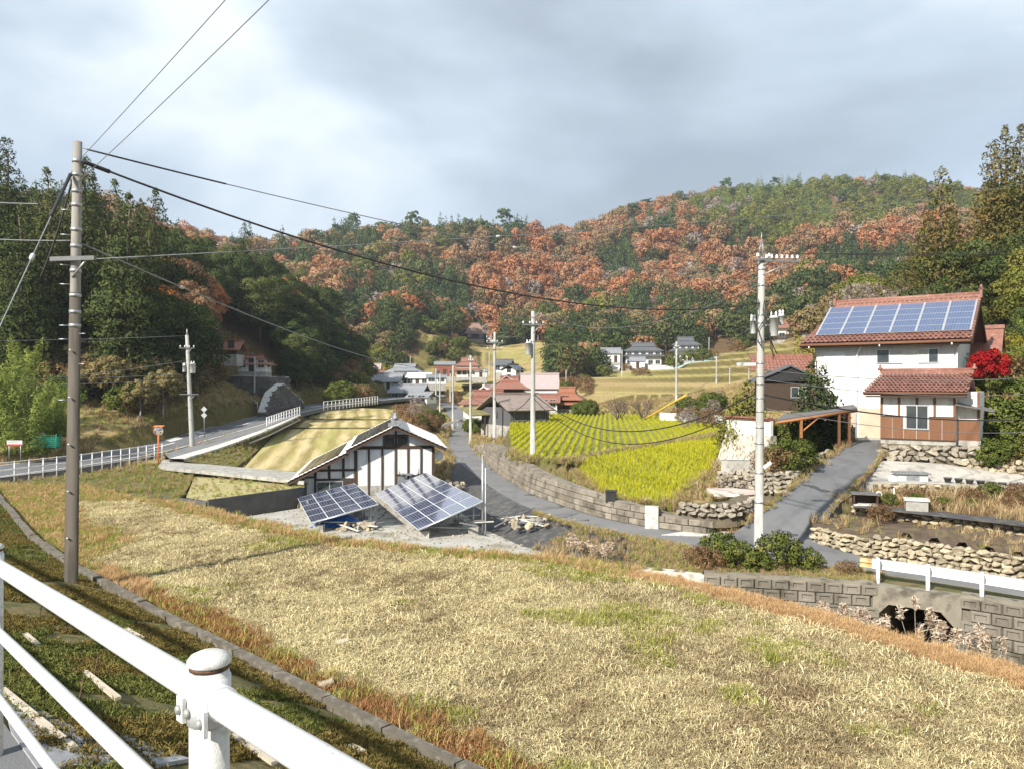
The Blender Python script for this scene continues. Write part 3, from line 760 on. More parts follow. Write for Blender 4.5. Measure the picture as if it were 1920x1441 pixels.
def proto(kind, var, shape, h, rad, n, leaf, seed, trunk_r, bark, limbs=5, jitter=.7, aspect=.6, low=-.35, first=.35, thick=.4):
    lobes = {'cedar': lambda: lb_cedar(h, rad, seed), 'round': lambda: lb_round(h, rad, seed, 22, .10), 'airy': lambda: lb_round(h, rad, seed, 26, .3, .8, .27),
             'bamboo': lambda: lb_bamboo(h, rad, seed), 'pine': lambda: lb_round(h, rad, seed, 9, .55, .45, .45), 'bush': lambda: lb_round(h, rad, seed, 26, .02, .9, .30)}[shape]()
    c = crown(kind+'_crown', lobes, n, leaf, LM[kind], seed, jitter, aspect, low, thick)
    t = trunk_mesh(kind+'_trunk', h*(.93 if shape == 'cedar' else .75), trunk_r, bark, seed, limbs, first=first)
    PROTO.setdefault(var, []).append((t, c))
# near, detailed trees
for s in range(3): proto('cedar', 'cedar', 'cedar', 20, 4.1, 19000, .18, 11+s, .28, m_bark, 0, .8, .4)
for s in range(2): proto('cedar_tan', 'cedar_tan', 'cedar', 17, 3.2, 12000, .165, 21+s, .25, m_bark, 0, .8, .4)
for s in range(3): proto('broad', 'broad', 'round', 11, 4.6, 14000, .15, 31+s, .25, m_bark)
for s in range(2): proto('broad_lit', 'broad_lit', 'round', 9, 4.0, 12000, .13, 41+s, .2, m_bark)
for s in range(3): proto('autumn', 'autumn_near', 'airy', 11, 4.4, 10000, .14, 51+s, .2, m_bark, 8)
for s in range(2): proto('dull', 'dull_near', 'airy', 9, 4.0, 5000, .19, 61+s, .18, m_barkp, 8)
for s in range(2): proto('bare', 'bare_near', 'airy', 9, 3.6, 2600, .22, 71+s, .16, m_barkp, 12, .9, .16)
for s in range(2): proto('bamboo', 'bamboo', 'bamboo', 11, 4.0, 9000, .20, 81+s, .06, m_bark, 0, .9, .22, -.9)
for s in range(2): proto('bamboo_dark', 'bamboo_dark', 'bamboo', 11, 4.0, 7000, .20, 91+s, .06, m_bark, 0, .9, .25, -.9)
proto('yellow', 'yellow_near', 'bamboo', 9, 3.8, 7000, .20, 95, .06, m_bark, 0, .9, .3, -.9)
proto('orange', 'orange_near', 'airy', 10, 3.6, 6000, .19, 97, .18, m_bark, 8)
proto('crimson', 'crimson', 'bush', 2.6, 1.6, 3800, .085, 98, .06, m_bark, 7, .8, .6, first=.15)
for s in range(2): proto('shrub', 'shrub', 'bush', 2.2, 1.5, 3400, .085, 100+s, .05, m_bark, 8, .9, .5, first=.1, thick=.8)
for s in range(2): proto('brown', 'brown_shrub', 'bush', 2.0, 1.5, 2600, .085, 105+s, .05, m_bark, 10, .9, .35, first=.1, thick=.85)
# distant trees
for s in range(3): proto('autumn', 'autumn_far', 'round', 9, 4.6, 1150, .40, 111+s, .2, m_bark, 3)
for s in range(2): proto('dull', 'dull_far', 'round', 9, 4.2, 950, .40, 121+s, .2, m_bark, 3)
for s in range(2): proto('bare', 'bare_far', 'airy', 9, 4.0, 420, .62, 131+s, .2, m_barkp, 6, .8, .25)
for s in range(2): proto('conifer', 'conifer_far', 'cedar', 13, 2.9, 1150, .36, 141+s, .2, m_bark, 0, .7, .5)
for s in range(2): proto('plantation', 'plantation_far', 'cedar', 12, 3.2, 1150, .36, 151+s, .2, m_bark, 0, .7, .5)
for s in range(2): proto('broad', 'broad_far', 'round', 10, 4.6, 1150, .40, 161+s, .2, m_bark, 3)
for s in range(2): proto('broad_lit', 'olive_far', 'round', 9, 4.2, 1150, .38, 171+s, .2, m_bark, 3)
for s in range(2): proto('conifer', 'pine_far', 'pine', 13, 3.6, 420, .55, 181+s, .22, m_bark, 5, .7, .5, first=.6)

def branchy(name, h, rad, m, seed, n=8):
    q = random.Random(seed); mb = MB()
    def grow(p, d, L_, r, lv):
        e_ = p + d*L_; mid = p + d*L_*.5 + Vector((q.uniform(-.06,.06), q.uniform(-.06,.06), .03))*L_
        mb.tube([p, mid, e_], [r, r*.8, r*.5], 4 if lv else 6, cap=False)
        if lv < 3:
            for _ in range(3 if lv < 2 else 2):
                nd = (d + Vector((q.uniform(-.7,.7), q.uniform(-.7,.7), q.uniform(-.15,.45)))).normalized(); grow(p.lerp(e_, q.uniform(.6,1)), nd, L_*q.uniform(.5,.75), r*.55, lv+1)
    for i in range(n):
        a = i*2.4+q.random(); s = rad/h; grow(Vector((0,0,h*.05)), Vector((math.cos(a)*s*q.uniform(.3,1.1), math.sin(a)*s*q.uniform(.3,1.1), 1)).normalized(), h*.42, h*.012+.03, 0)
    return mb.mesh(name, m, fix=False)
m_twig = mat('dark_twig', (.12,.092,.075), (.17,.135,.11), scale=5, rough=.95, coord='obj')
PROTO['branchy'] = [(branchy('branch_limbs', 4.6, 3.6, m_twig, 5+k, 11), crown('twig_crown', lb_round(4.8, 3.3, 8+k, 26, .3, .8, .27), 800, .09, LM['brown'], 6+k, .9, .14, thick=.8)) for k in range(2)]
def plant(kind, x, y, s, label, cat, group, name=None, z=None, seed=0, sz=None):
    t, c = PROTO[kind][seed % len(PROTO[kind])]
    if z is None: z = hz(x, y)
    rz = (seed*2.399) % 6.283
    o = thing(name or 'tree', label, cat, (x, y, z-.1), rz, group)
    o.scale = (s, s, sz or s)
    inst('trunk', t, o); inst('crown', c, o)
    return o

def scatter(name, label, P, scale, protos, idx=None, seed=0, tilt=.15, kind='stuff', align=None, zvar=(.9, 1.1)):
    """one object that repeats small meshes over points (stuff nobody could count)"""
    n = len(P); rs = hexrand(seed)
    me = bpy.data.meshes.new(name)
    me.vertices.add(n); me.vertices.foreach_set('co', np.asarray(P, np.float32).ravel())
    def at(nm, ty, data, key='value'):
        a = me.attributes.new(nm, ty, 'POINT'); a.data.foreach_set(key, data)
    sc3 = np.repeat(np.broadcast_to(np.asarray(scale, np.float32), (n,))[:, None], 3, 1).copy(); sc3[:, 2] *= rs.uniform(zvar[0], zvar[1], n)
    at('scl', 'FLOAT_VECTOR', sc3.ravel(), 'vector')
    at('pick', 'INT', (rs.randint(0, len(protos), n) if idx is None else np.asarray(idx)).astype(np.int32))
    rot = np.stack([rs.normal(0, tilt, n), rs.normal(0, tilt, n), rs.uniform(0, 6.283, n) if align is None else align], 1).astype(np.float32)
    at('rot', 'FLOAT_VECTOR', rot.ravel(), 'vector')
    o = bpy.data.objects.new(name, me); COL.objects.link(o)
    ng = bpy.data.node_groups.new(name, 'GeometryNodeTree')
    ng.interface.new_socket('Geometry', in_out='INPUT', socket_type='NodeSocketGeometry')
    ng.interface.new_socket('Geometry', in_out='OUTPUT', socket_type='NodeSocketGeometry')
    N = ng.nodes.new; K = ng.links.new
    gi = N('NodeGroupInput'); go = N('NodeGroupOutput')
    j = N('GeometryNodeJoinGeometry')
    for q, pme in reversed(list(enumerate(protos))):
        po = bpy.data.objects.get('source_'+pme.name) or bpy.data.objects.new('source_'+pme.name, pme)
        oi = N('GeometryNodeObjectInfo'); oi.inputs['Object'].default_value = po
        g2 = N('GeometryNodeGeometryToInstance'); K(oi.outputs['Geometry'], g2.inputs[0]); K(g2.outputs[0], j.inputs[0])
    ip = N('GeometryNodeInstanceOnPoints')
    def na(nm, ty):
        q = N('GeometryNodeInputNamedAttribute'); q.data_type = ty; q.inputs['Name'].default_value = nm; return q.outputs['Attribute']
    K(gi.outputs[0], ip.inputs['Points']); K(j.outputs[0], ip.inputs['Instance'])
    ip.inputs['Pick Instance'].default_value = True
    K(na('pick', 'INT'), ip.inputs['Instance Index'])
    e2r = N('FunctionNodeEulerToRotation'); K(na('rot', 'FLOAT_VECTOR'), e2r.inputs[0]); K(e2r.outputs[0], ip.inputs['Rotation'])
    K(na('scl', 'FLOAT_VECTOR'), ip.inputs['Scale'])
    K(ip.outputs[0], go.inputs[0])
    md = o.modifiers.new('scatter', 'NODES'); md.node_group = ng
    for pme in protos:
        if pme.materials and pme.materials[0].name not in [mm.name for mm in me.materials]: me.materials.append(pme.materials[0])
    tag(o, label, None, None, kind)
    return o

# ------------------------------------------------------------------ planting the woods
def jit_grid(P, sp, seed, jitter=.42):
    rs = hexrand(seed); x0, y0 = P.min(0); x1, y1 = P.max(0)
    a, b = np.meshgrid(np.arange(x0, x1, sp), np.arange(y0, y1, sp))
    b = b + (np.arange(b.shape[1]) % 2)[None, :]*sp*.5
    a = a.ravel() + rs.uniform(-jitter, jitter, a.size)*sp; b = b.ravel() + rs.uniform(-jitter, jitter, b.size)*sp
    k = inside(P, a, b)
    return a[k], b[k], rs
def visible_front(x, y, margin=140):
    px = 960 + FPX*x/np.maximum(y, 1); return (px > -margin) & (px < 1920+margin)
WH = {'L': (( -999,'beyond the net bin'),(130,'behind the near pole'),(200,'above the lane fence'),(270,'behind the round mirror'),(330,'behind the lane pole'),(400,'around the cottage'),(520,'above the ramp wall'),(610,'above the far white fence')),
 'R': ((-999,'left of the solar roof'),(1600,'over the left ridge end'),(1690,'over the middle of the ridge'),(1770,'over the right ridge end'),(1850,'above the crimson maple'),(1920,'at the picture edge')),
 'M': ((-999,'near the spur end'),(760,'behind the grey roofs'),(840,'near the thatched house'),(960,'behind the field pole'),(1060,'behind the small garden house'),(1170,'behind the middle terrace house'),(1260,'behind the stacked-roof house'),(1360,'behind the transformer pole'),(1480,'by the high brown house')),
 'F': ((-999,'over the dark spur'),(640,'over the knoll'),(780,'over the grey roofs'),(860,'over the thatched house'),(960,'over the field pole'),(1080,'over the small garden house'),(1180,'over the middle terrace house'),(1280,'over the blue tarp'),(1380,'over the transformer pole'),(1500,'over the solar roof'))}
SPLIT = {'L': (82, 95, 118, 145), 'R': (72, 90, 112), 'M': (225, 245, 265), 'F': (285, 305, 330)}
def where(l, z, px, y, s):
    p = [t for a, t in WH[z] if px >= a][-1]
    row = ['front-row', 'second-row', 'third-row', 'upper', 'topmost'][sum(y > q for q in SPLIT[z])]
    big = 'larger' if s > {'L': .95, 'R': .72, 'M': .95, 'F': 1.05}[z] else 'smaller'
    l = l.split(' in the ')[0].split(' on the ')[0].split(' at the ')[0].split(' above the ')[0].split(' among ')[0].split(' behind ')[0].split(' just ')[0].split(' standing ')[0]
    return big + ' ' + row + ' ' + l + ' ' + p
LBL = {
 'cedar': ('cedar_tree', 'tall dark cedar in the shaded wood above the lane', 'cedar', 'dark cedars above the lane'),
 'broad': ('evergreen_tree', 'dark rounded evergreen on the shaded spur beyond the lane', 'tree', 'evergreens on the shaded spur'),
 'autumn_near': ('autumn_tree', 'rust-leaved tree among the dark evergreens above the lane', 'tree', 'rust trees above the lane'),
 'bare_near': ('bare_tree', 'greyish half-bare tree at the foot of the shaded wood', 'tree', 'half-bare trees by the shaded wood'),
 'dull_near': ('understory_tree', 'olive-brown low tree at the edge of the shaded wood', 'tree', 'olive-brown edge trees'),
 'orange_near': ('orange_tree', 'bright orange tree behind the dark cedars', 'tree', 'orange trees behind the cedars'),
}
x, y, rs = jit_grid(Z_LEFT, 5.0, 3)
k = visible_front(x, y, 160) & ~((y > 150) & (x < -75)); x, y = x[k], y[k]
zz = H(x, y); px = 960+FPX*x/y
order = np.argsort(y)
cnt = {}
for i in order:
    u = rs.random_sample(); u2 = rs.random_sample()
    front = y[i] < 84 + 6*u2 and x[i] > -75
    if y[i] > 150 and u < .12: kd = 'autumn_near'
    elif px[i] < 325 and y[i] < 118: kd = 'cedar' if u < .80 else ('autumn_near' if u < .9 else 'broad')
    elif px[i] < 470 and y[i] < 125: kd = 'autumn_near' if u < .32 else ('bare_near' if u < .5 else ('dull_near' if u < .66 else 'broad'))
    else: kd = 'broad' if u < .78 else ('cedar' if u < .86 else ('dull_near' if u < .94 else 'autumn_near'))
    if front and px[i] < 330 and u2 < .25: kd = 'dull_near'
    s = rs.uniform(.78, 1.15)
    if kd == 'cedar': s *= 1.05 if y[i] < 115 else .72
    if kd in ('broad', 'autumn_near', 'bare_near') and y[i] > 120: s *= .92
    if x[i] > -40 and y[i] > 140: s *= .8
    if kd == 'dull_near' and front: s *= .55
    n_, l_, c_, g_ = LBL[kd]; l_ = where(l_, 'L', px[i], y[i], s)
    plant(kd, x[i], y[i], s, l_, c_, g_, n_, zz[i], int(rs.randint(0, 1000)))
    cnt[kd] = cnt.get(kd, 0)+1
for (px_, D, s) in ((295, 100, 1.0), (312, 97, .8), (330, 112, 1.25), (372, 118, 1.05)):
    p = W(px_, 700, D)
    plant('orange_near' if px_ < 320 else 'autumn_near', p.x, p.y, s, LBL['orange_near' if px_ < 320 else 'autumn_near'][1], 'tree', LBL['orange_near' if px_ < 320 else 'autumn_near'][3], LBL['orange_near' if px_ < 320 else 'autumn_near'][0], None, px_)
rs2 = hexrand(66)
for i in range(44):
    px_ = rs2.uniform(556, 688); X_ = rs2.uniform(-39, -31.5); D = X_/((px_-960)/FPX)
    s = rs2.uniform(.45, .75)*(1.0 if X_ < -34 else .75)
    kd = 'broad' if rs2.random_sample() < .8 else 'dull_near'
    plant(kd, X_, D, s, where(LBL[kd][1], 'L', px_, D, s), 'tree', 'low evergreens between lane and spur', LBL[kd][0], None, i)
# thin understory along the foot of the shaded wood
for i in range(34):
    D = 74 + 9*rs.random_sample(); px_ = -20 + 440*i/34 + rs.uniform(-12, 12)
    if px_ > 330: D += 10+ (px_-330)*.12
    p = W(px_, 700, D)
    kd = 'dull_near' if rs.random_sample() < .5 else ('brown_shrub' if rs.random_sample() < .6 else 'shrub')
    plant(kd, p.x, p.y, rs.uniform(.35, .6) if kd == 'dull_near' else rs.uniform(1.0, 1.7), 'low tangled bush at the foot of the shaded cedar wood', 'bush', 'bushes at the foot of the cedar wood', 'woodland_bush', None, int(rs.randint(1000)))
# pale bamboo by the pole
for px_, D, s in ((15, 60, .72), (52, 57, .66), (88, 60, .60), (-40, 58, .8), (108, 64, .5), (30, 66, .8)):
    p = W(px_, 700, D)
    plant('bamboo', p.x, p.y, s, 'pale feathery bamboo clump in front of the dark cedars', 'bamboo', 'pale bamboo clumps', 'bamboo_clump', None, px_)

# wooded slope behind the tiled house
x, y, rs = jit_grid(Z_RIGHT, 4.9, 5)
px = 960+FPX*x/y; k = visible_front(x, y, 130) & (y < 150) & ((y > 66) | (px > 1895)); x, y = x[k], y[k]; zz = H(x, y); px = 960+FPX*x/y
RL = {'cedar_tan': ('tan_cedar', 'sunlit bronze-green cedar on the slope behind the tiled house', 'cedar', 'bronze-green cedars behind the tiled house'),
 'broad_lit': ('olive_tree', 'sunlit olive-green tree on the slope behind the tiled house', 'tree', 'olive trees behind the tiled house'),
 'broad': ('evergreen_tree', 'deep green rounded tree on the slope behind the tiled house', 'tree', 'deep green trees behind the tiled house'),
 'bare_near': ('bare_tree', 'pale leafless tree just behind the solar roof', 'tree', 'leafless trees behind the solar roof'),
 'dull_near': ('brown_tree', 'brownish thin-leaved tree behind the solar roof', 'tree', 'brownish trees behind the solar roof'),
 'bamboo': ('bamboo_clump', 'bright green bamboo on the slope above the crimson tree', 'bamboo', 'bamboo on the sunlit slope'),
 'autumn_near': ('autumn_tree', 'rust-leaved tree on the slope behind the tiled house', 'tree', 'rust trees behind the tiled house')}
for i in np.argsort(y):
    u = rs.random_sample(); P_ = px[i]
    if P_ < 1700: kd = 'bare_near' if u < .3 else ('dull_near' if u < .72 else ('broad_lit' if u < .88 else 'autumn_near'))
    elif P_ < 1800: kd = 'broad' if u < .30 else ('cedar_tan' if u < .5 else ('dull_near' if u < .75 else 'broad_lit'))
    else: kd = 'broad_lit' if u < .42 else ('bamboo' if u < .64 else ('cedar_tan' if u < .76 and y[i] > 62 else ('broad' if u < .93 else 'dull_near')))
    s = rs.uniform(.75, 1.1)*(.8 if y[i] > 60 else .55)
    if kd == 'cedar_tan': s *= .9
    n_, l_, c_, g_ = RL[kd]; l_ = where(l_, 'R', px[i], y[i], s)
    plant(kd, x[i], y[i], s, l_, c_, g_, n_, zz[i], int(rs.randint(1000)))
for px_, D, s in ((1765, 72, 1.02), (1735, 76, .8), (1862, 84, 1.15), (1885, 88, 1.25), (1915, 82, 1.2)):
    p = W(px_, 700, D); plant('cedar_tan', p.x, p.y, s, *[RL['cedar_tan'][q] for q in (1, 2, 3, 0)], None, px_)
for px_, D, s in ((1535, 66, .62), (1560, 69, .7), (1515, 72, .6), (1590, 74, .7), (1548, 78, .75)):
    p = W(px_, 700, D); plant('yellow_near', p.x, p.y, s, 'yellow-green bamboo beside the tiled roof of the large house', 'bamboo', 'yellow-green bamboo by the large house', 'yellow_bamboo', None, px_)

# bright bamboo on the knoll front
# knoll and the dark belt at the foot of the hill
ML = {'olive_far': ('olive_tree', 'yellow-green rounded tree on the knoll above the grey-roofed houses', 'tree', 'yellow-green trees on the knoll'),
 'broad_far': ('evergreen_tree', 'dark evergreen in the belt of wood at the hill foot', 'tree', 'dark evergreens at the hill foot'),
 'conifer_far': ('conifer_tree', 'dark pointed conifer in the belt of wood at the hill foot', 'conifer', 'dark conifers at the hill foot'),
 'autumn_far': ('autumn_tree', 'rust-leaved tree in the belt of wood at the hill foot', 'tree', 'rust trees at the hill foot'),
 'dull_far': ('brown_tree', 'brownish tree in the belt of wood at the hill foot', 'tree', 'brownish trees at the hill foot')}
for Pz, sp, sd in ((Z_KNOLL, 6.0, 7), (Z_MID, 6.6, 8)):
    x, y, rs = jit_grid(Pz, sp, sd); k = visible_front(x, y, 40); x, y = x[k], y[k]; zz = H(x, y)
    for i in np.argsort(y):
        u = rs.random_sample()
        if sd == 7: kd = ('olive_far' if y[i] < 252 else 'broad_far') if u < .62 else ('autumn_far' if u < .82 and y[i] > 240 else ('dull_far' if u < .9 else 'broad_far'))
        else: kd = 'broad_far' if u < .46 else ('conifer_far' if u < .74 else ('dull_far' if u < .87 else 'autumn_far'))
        if kd == 'olive_far' and sd != 7: kd = 'broad_far'
        n_, l_, c_, g_ = ML[kd]
        if sd == 7 and kd != 'olive_far': l_ = l_.replace('in the belt of wood at the hill foot', 'on the knoll above the grey-roofed houses'); g_ = g_.replace('at the hill foot', 'on the knoll')
        s = rs.uniform(.75, 1.15); l_ = where(l_, 'M', 960+FPX*x[i]/y[i], y[i], s)
        plant(kd, x[i], y[i], s*(1.0 if sd == 8 else .85), l_, c_, g_, n_, zz[i], int(rs.randint(1000)))

# far hill: the nearest trees one by one, the rest as one mass
x, y, rs = jit_grid(Z_FAR, 6.9, 12); k = visible_front(x, y, 60); x, y = x[k], y[k]; zz = H(x, y)
n1 = fbm(x/46, y/46, 31, 3); n2 = fbm(x/30+9, y/34, 41, 3); u = rs.random_sample(len(x)); px = 960+FPX*x/y
KF = ['autumn_far', 'dull_far', 'bare_far', 'conifer_far', 'plantation_far', 'broad_far', 'olive_far', 'pine_far']
kf = np.where(n1 > np.where(x < 70, .35, .46), np.where(u < .78, 0, np.where(u < .88, 1, np.where(u < .95, 2, 5))), np.where(u < .24, 5, np.where(u < .38, 3, np.where(u < .60, 6, np.where(u < .74, 1, np.where(u < .83, 2, 0))))))
kf = np.where((n2 > .60) & (u < .85), 3, kf)
plant_zone = (x > 110) & (zz > 80 + 14*(n1-.5)*4)
kf = np.where(plant_zone & (u < .86), np.where(n2 > .5, 4, 6), kf)
kf = np.where((zz > 80) & (u > .95), 7, kf)
kf = np.where((y < 300) & (u < .6), np.where(u < .36, 3, 5), kf)
sc = rs.uniform(.82, 1.32, len(x))*np.where(kf == 7, 1.0, 1)*np.where(plant_zone, .8, 1)
o_ = np.argsort(np.hypot(x, y))
FL = {'autumn_far': ('autumn_tree', 'rust-red tree on the lower slope of the far wooded hill', 'tree', 'rust trees on the far hill'),
 'dull_far': ('brown_tree', 'brown-green tree on the lower slope of the far wooded hill', 'tree', 'brown-green trees on the far hill'),
 'bare_far': ('bare_tree', 'greyish leafless tree on the lower slope of the far wooded hill', 'tree', 'leafless trees on the far hill'),
 'conifer_far': ('conifer_tree', 'dark conifer on the lower slope of the far wooded hill', 'conifer', 'conifers on the far hill'),
 'broad_far': ('evergreen_tree', 'dark round evergreen on the lower slope of the far wooded hill', 'tree', 'evergreens on the far hill'),
 'olive_far': ('olive_tree', 'olive-green tree on the lower slope of the far wooded hill', 'tree', 'olive trees on the far hill'),
 'plantation_far': ('plantation_tree', 'bright green conifer on the far wooded hill', 'conifer', 'bright green conifers on the far hill'),
 'pine_far': ('pine_tree', 'tall thin pine standing over the far wooded hill', 'pine', 'pines on the far hill')}
NIND = 280
for i in o_[:NIND]:
    kd = KF[kf[i]]; n_, l_, c_, g_ = FL[kd]; l_ = where(l_, 'F', px[i], y[i], sc[i])
    plant(kd, x[i], y[i], sc[i], l_, c_, g_, n_, zz[i], int(rs.randint(1000)))
rest = o_[NIND:]
protos = []; start = {}
def joined(t, c, nm):
    """trunk and crown in one mesh for the far mass"""
    bm = bmesh.new(); bm.from_mesh(c); nf = len(bm.faces); bm.from_mesh(t)
    bm.faces.ensure_lookup_table()
    for f in bm.faces[nf:]: f.material_index = 1
    me = bpy.data.meshes.new(nm); bm.to_mesh(me); bm.free(); me.materials.append(c.materials[0]); me.materials.append(t.materials[0]); return me
for kd in KF:
    start[kd] = len(protos); protos += [c for t, c in PROTO[kd]]
idx = np.array([start[KF[kf[i]]] + rs.randint(0, len(PROTO[KF[kf[i]]])) for i in rest])
scatter('far_forest', 'mass of rust and green trees covering the far hill', np.stack([x[rest], y[rest], zz[rest]-.2], 1), sc[rest], protos, idx, seed=2, tilt=.05, zvar=(.75, 1.3))
print('trees', cnt, len(rest))
# ------------------------------------------------------------------ building materials
m_plaster = mat('white_plaster', (.74,.75,.74), (.66,.67,.66), scale=1.2, rough=.85, c3=(.56,.56,.53), scale2=2.6, coord='obj', bump=.12, bscale=14, stretch=(1.6,1.6,.22))
m_stucco = mat('rough_stucco', (.70,.70,.68), (.58,.59,.58), scale=1.6, rough=.9, c3=(.52,.52,.49), scale2=3, coord='obj', bump=.5, bscale=40, stretch=(1.5,1.5,.25))
m_timber = mat('dark_timber', (.045,.030,.022), (.075,.05,.035), scale=3, rough=.8, coord='obj', stretch=(6,6,1))
m_timber2 = mat('brown_timber', (.20,.095,.05), (.15,.07,.035), scale=3, rough=.7, coord='obj', stretch=(9,9,.8), vary=.12)
m_timber3 = mat('orange_timber', (.36,.16,.06), (.28,.12,.05), scale=3, rough=.7, coord='obj', stretch=(1,6,6), vary=.1)
m_greywood = mat('grey_wood', (.12,.12,.125), (.17,.165,.165), scale=3, rough=.9, coord='obj', stretch=(6,6,.6))
m_tile_red = mat('red_tile', (.235,.105,.08), (.17,.078,.06), scale=5, rough=.42, spec=.5, coord='obj', c3=(.29,.175,.14), scale2=11, vary=.22)
m_tile_redf = mat('red_tile_roof', (.27,.115,.08), (.20,.09,.065), scale=2.2, rough=.5, spec=.5, coord='obj', c3=(.30,.17,.13), scale2=6)
m_tile_orange = mat('orange_tile_roof', (.30,.125,.075), (.24,.105,.065), scale=2.2, rough=.5, coord='obj')
m_tile_pale = mat('pale_tile', (.72,.67,.64), (.63,.58,.55), scale=1.6, rough=.3, spec=.6, coord='obj', c3=(.78,.74,.72), scale2=5)
m_tile_pink = mat('pinkish_tile', (.42,.34,.33), (.36,.29,.28), scale=2, rough=.45, spec=.6, coord='obj')
m_tile_grey = mat('grey_tile', (.20,.21,.23), (.27,.28,.30), scale=2, rough=.45, spec=.6, coord='obj', c3=(.14,.15,.16), scale2=6)
m_tile_dark = mat('dark_tile', (.075,.08,.09), (.12,.125,.135), scale=2, rough=.4, spec=.6, coord='obj')
m_tile_brown = mat('brown_tile', (.22,.17,.15), (.30,.24,.21), scale=2.5, rough=.55, coord='obj')
m_thatch = mat('brown_thatch', (.20,.135,.11), (.26,.18,.14), scale=2, rough=.9, coord='obj')
m_alu = mat('aluminium', (.62,.63,.64), (.55,.56,.57), scale=4, rough=.4, metal=.6, coord='obj')
m_glass = mat('window_glass', (.035,.045,.05), (.06,.07,.075), scale=2, rough=.06, spec=.8, coord='obj')
m_curtain = mat('curtain', (.55,.56,.54), (.40,.42,.42), scale=6, rough=.9, coord='obj', stretch=(5,1,.3))
m_frost = mat('frosted_panel', (.66,.72,.70), (.60,.66,.64), scale=1.2, rough=.35, coord='obj')
m_beige = mat('beige_wall', (.52,.43,.32), (.44,.36,.27), scale=1.5, rough=.9, coord='obj')
m_white = mat('white_paint', (.80,.80,.80), (.74,.74,.74), scale=2, rough=.45, spec=.5, coord='obj', c3=(.66,.66,.64), scale2=9)
m_steel = mat('galvanised_steel', (.42,.44,.46), (.34,.36,.38), scale=5, rough=.45, metal=.7, coord='obj')
m_black = mat('black_plastic', (.02,.02,.022), (.035,.035,.035), scale=4, rough=.5, coord='obj')
m_rust = mat('rusty_red_wall', (.30,.10,.06), (.22,.08,.05), scale=3, rough=.8, coord='obj')

def cellmat(name, cell, line, sx, sy, rough=.12, lw=.05, spec=.6):
    m, nt, out = ntree(name); N = nt.nodes.new; K = nt.links.new
    t = N('ShaderNodeTexCoord'); sp = N('ShaderNodeSeparateXYZ'); K(t.outputs['Object'], sp.inputs[0])
    fs = []
    for ch, s in (('X', sx), ('Y', sy)):
        d = N('ShaderNodeMath'); d.operation = 'DIVIDE'; d.inputs[1].default_value = s; K(sp.outputs[ch], d.inputs[0])
        f = N('ShaderNodeMath'); f.operation = 'FRACT'; K(d.outputs[0], f.inputs[0])
        c = N('ShaderNodeMath'); c.operation = 'LESS_THAN'; c.inputs[1].default_value = lw; K(f.outputs[0], c.inputs[0]); fs.append(c)
    mxm = N('ShaderNodeMath'); mxm.operation = 'MAXIMUM'; K(fs[0].outputs[0], mxm.inputs[0]); K(fs[1].outputs[0], mxm.inputs[1])
    n = N('ShaderNodeTexNoise'); n.inputs['Scale'].default_value = 7; K(t.outputs['Object'], n.inputs[0])
    oi = N('ShaderNodeObjectInfo')
    x0 = N('ShaderNodeMix'); x0.data_type = 'RGBA'; K(n.outputs['Fac'], x0.inputs[0]); x0.inputs[6].default_value = (*[v*.7 for v in cell], 1); x0.inputs[7].default_value = (*[v*1.3 for v in cell], 1)
    x = N('ShaderNodeMix'); x.data_type = 'RGBA'; K(mxm.outputs[0], x.inputs[0]); K(x0.outputs[2], x.inputs[6]); x.inputs[7].default_value = (*line, 1)
    b = N('ShaderNodeBsdfPrincipled'); K(x.outputs[2], b.inputs['Base Color']); b.inputs['Roughness'].default_value = rough; b.inputs['Specular IOR Level'].default_value = spec
    b.inputs['Coat Weight'].default_value = .6; b.inputs['Coat Roughness'].default_value = .06
    K(b.outputs[0], out.inputs[0]); return m
m_cell = cellmat('solar_cell', (.030,.042,.10), (.55,.57,.62), .139, .139, lw=.06)
m_cell_blue = cellmat('blue_solar_cell', (.050,.080,.175), (.26,.30,.36), .157, .157, .32, .09)
m_cell_dark = cellmat('black_solar_cell', (.022,.022,.026), (.06,.06,.065), .157, .157, .25, .06)

# ------------------------------------------------------------------ building helpers
def tile_surface(name, A, B, C, D_, nc, nr, amp, step, m, parent, sub=4):
    A, B, C, D_ = (Vector(p) for p in (A, B, C, D_))
    nrm = (B-A).cross(D_-A).normalized()
    if nrm.z < 0: nrm = -nrm
    mb = MB(); nu = nc*sub
    for j in range(nr):
        rows = []
        for v, off in ((j/nr, step), ((j+1)/nr, .0)):
            L0 = A.lerp(D_, v); R0 = B.lerp(C, v)
            rows.append([L0.lerp(R0, i/nu) + nrm*(off + amp*math.cos(2*math.pi*i/sub)) for i in range(nu+1)])
        low = [p - nrm*step*1.2 for p in rows[0]]
        k = nu+1
        mb.add(low+rows[0]+rows[1], [(i, i+1, k+i+1, k+i) for i in range(nu)] + [(k+i, k+i+1, 2*k+i+1, 2*k+i) for i in range(nu)], False)
    return mb.build(name, m, parent, fix=False)
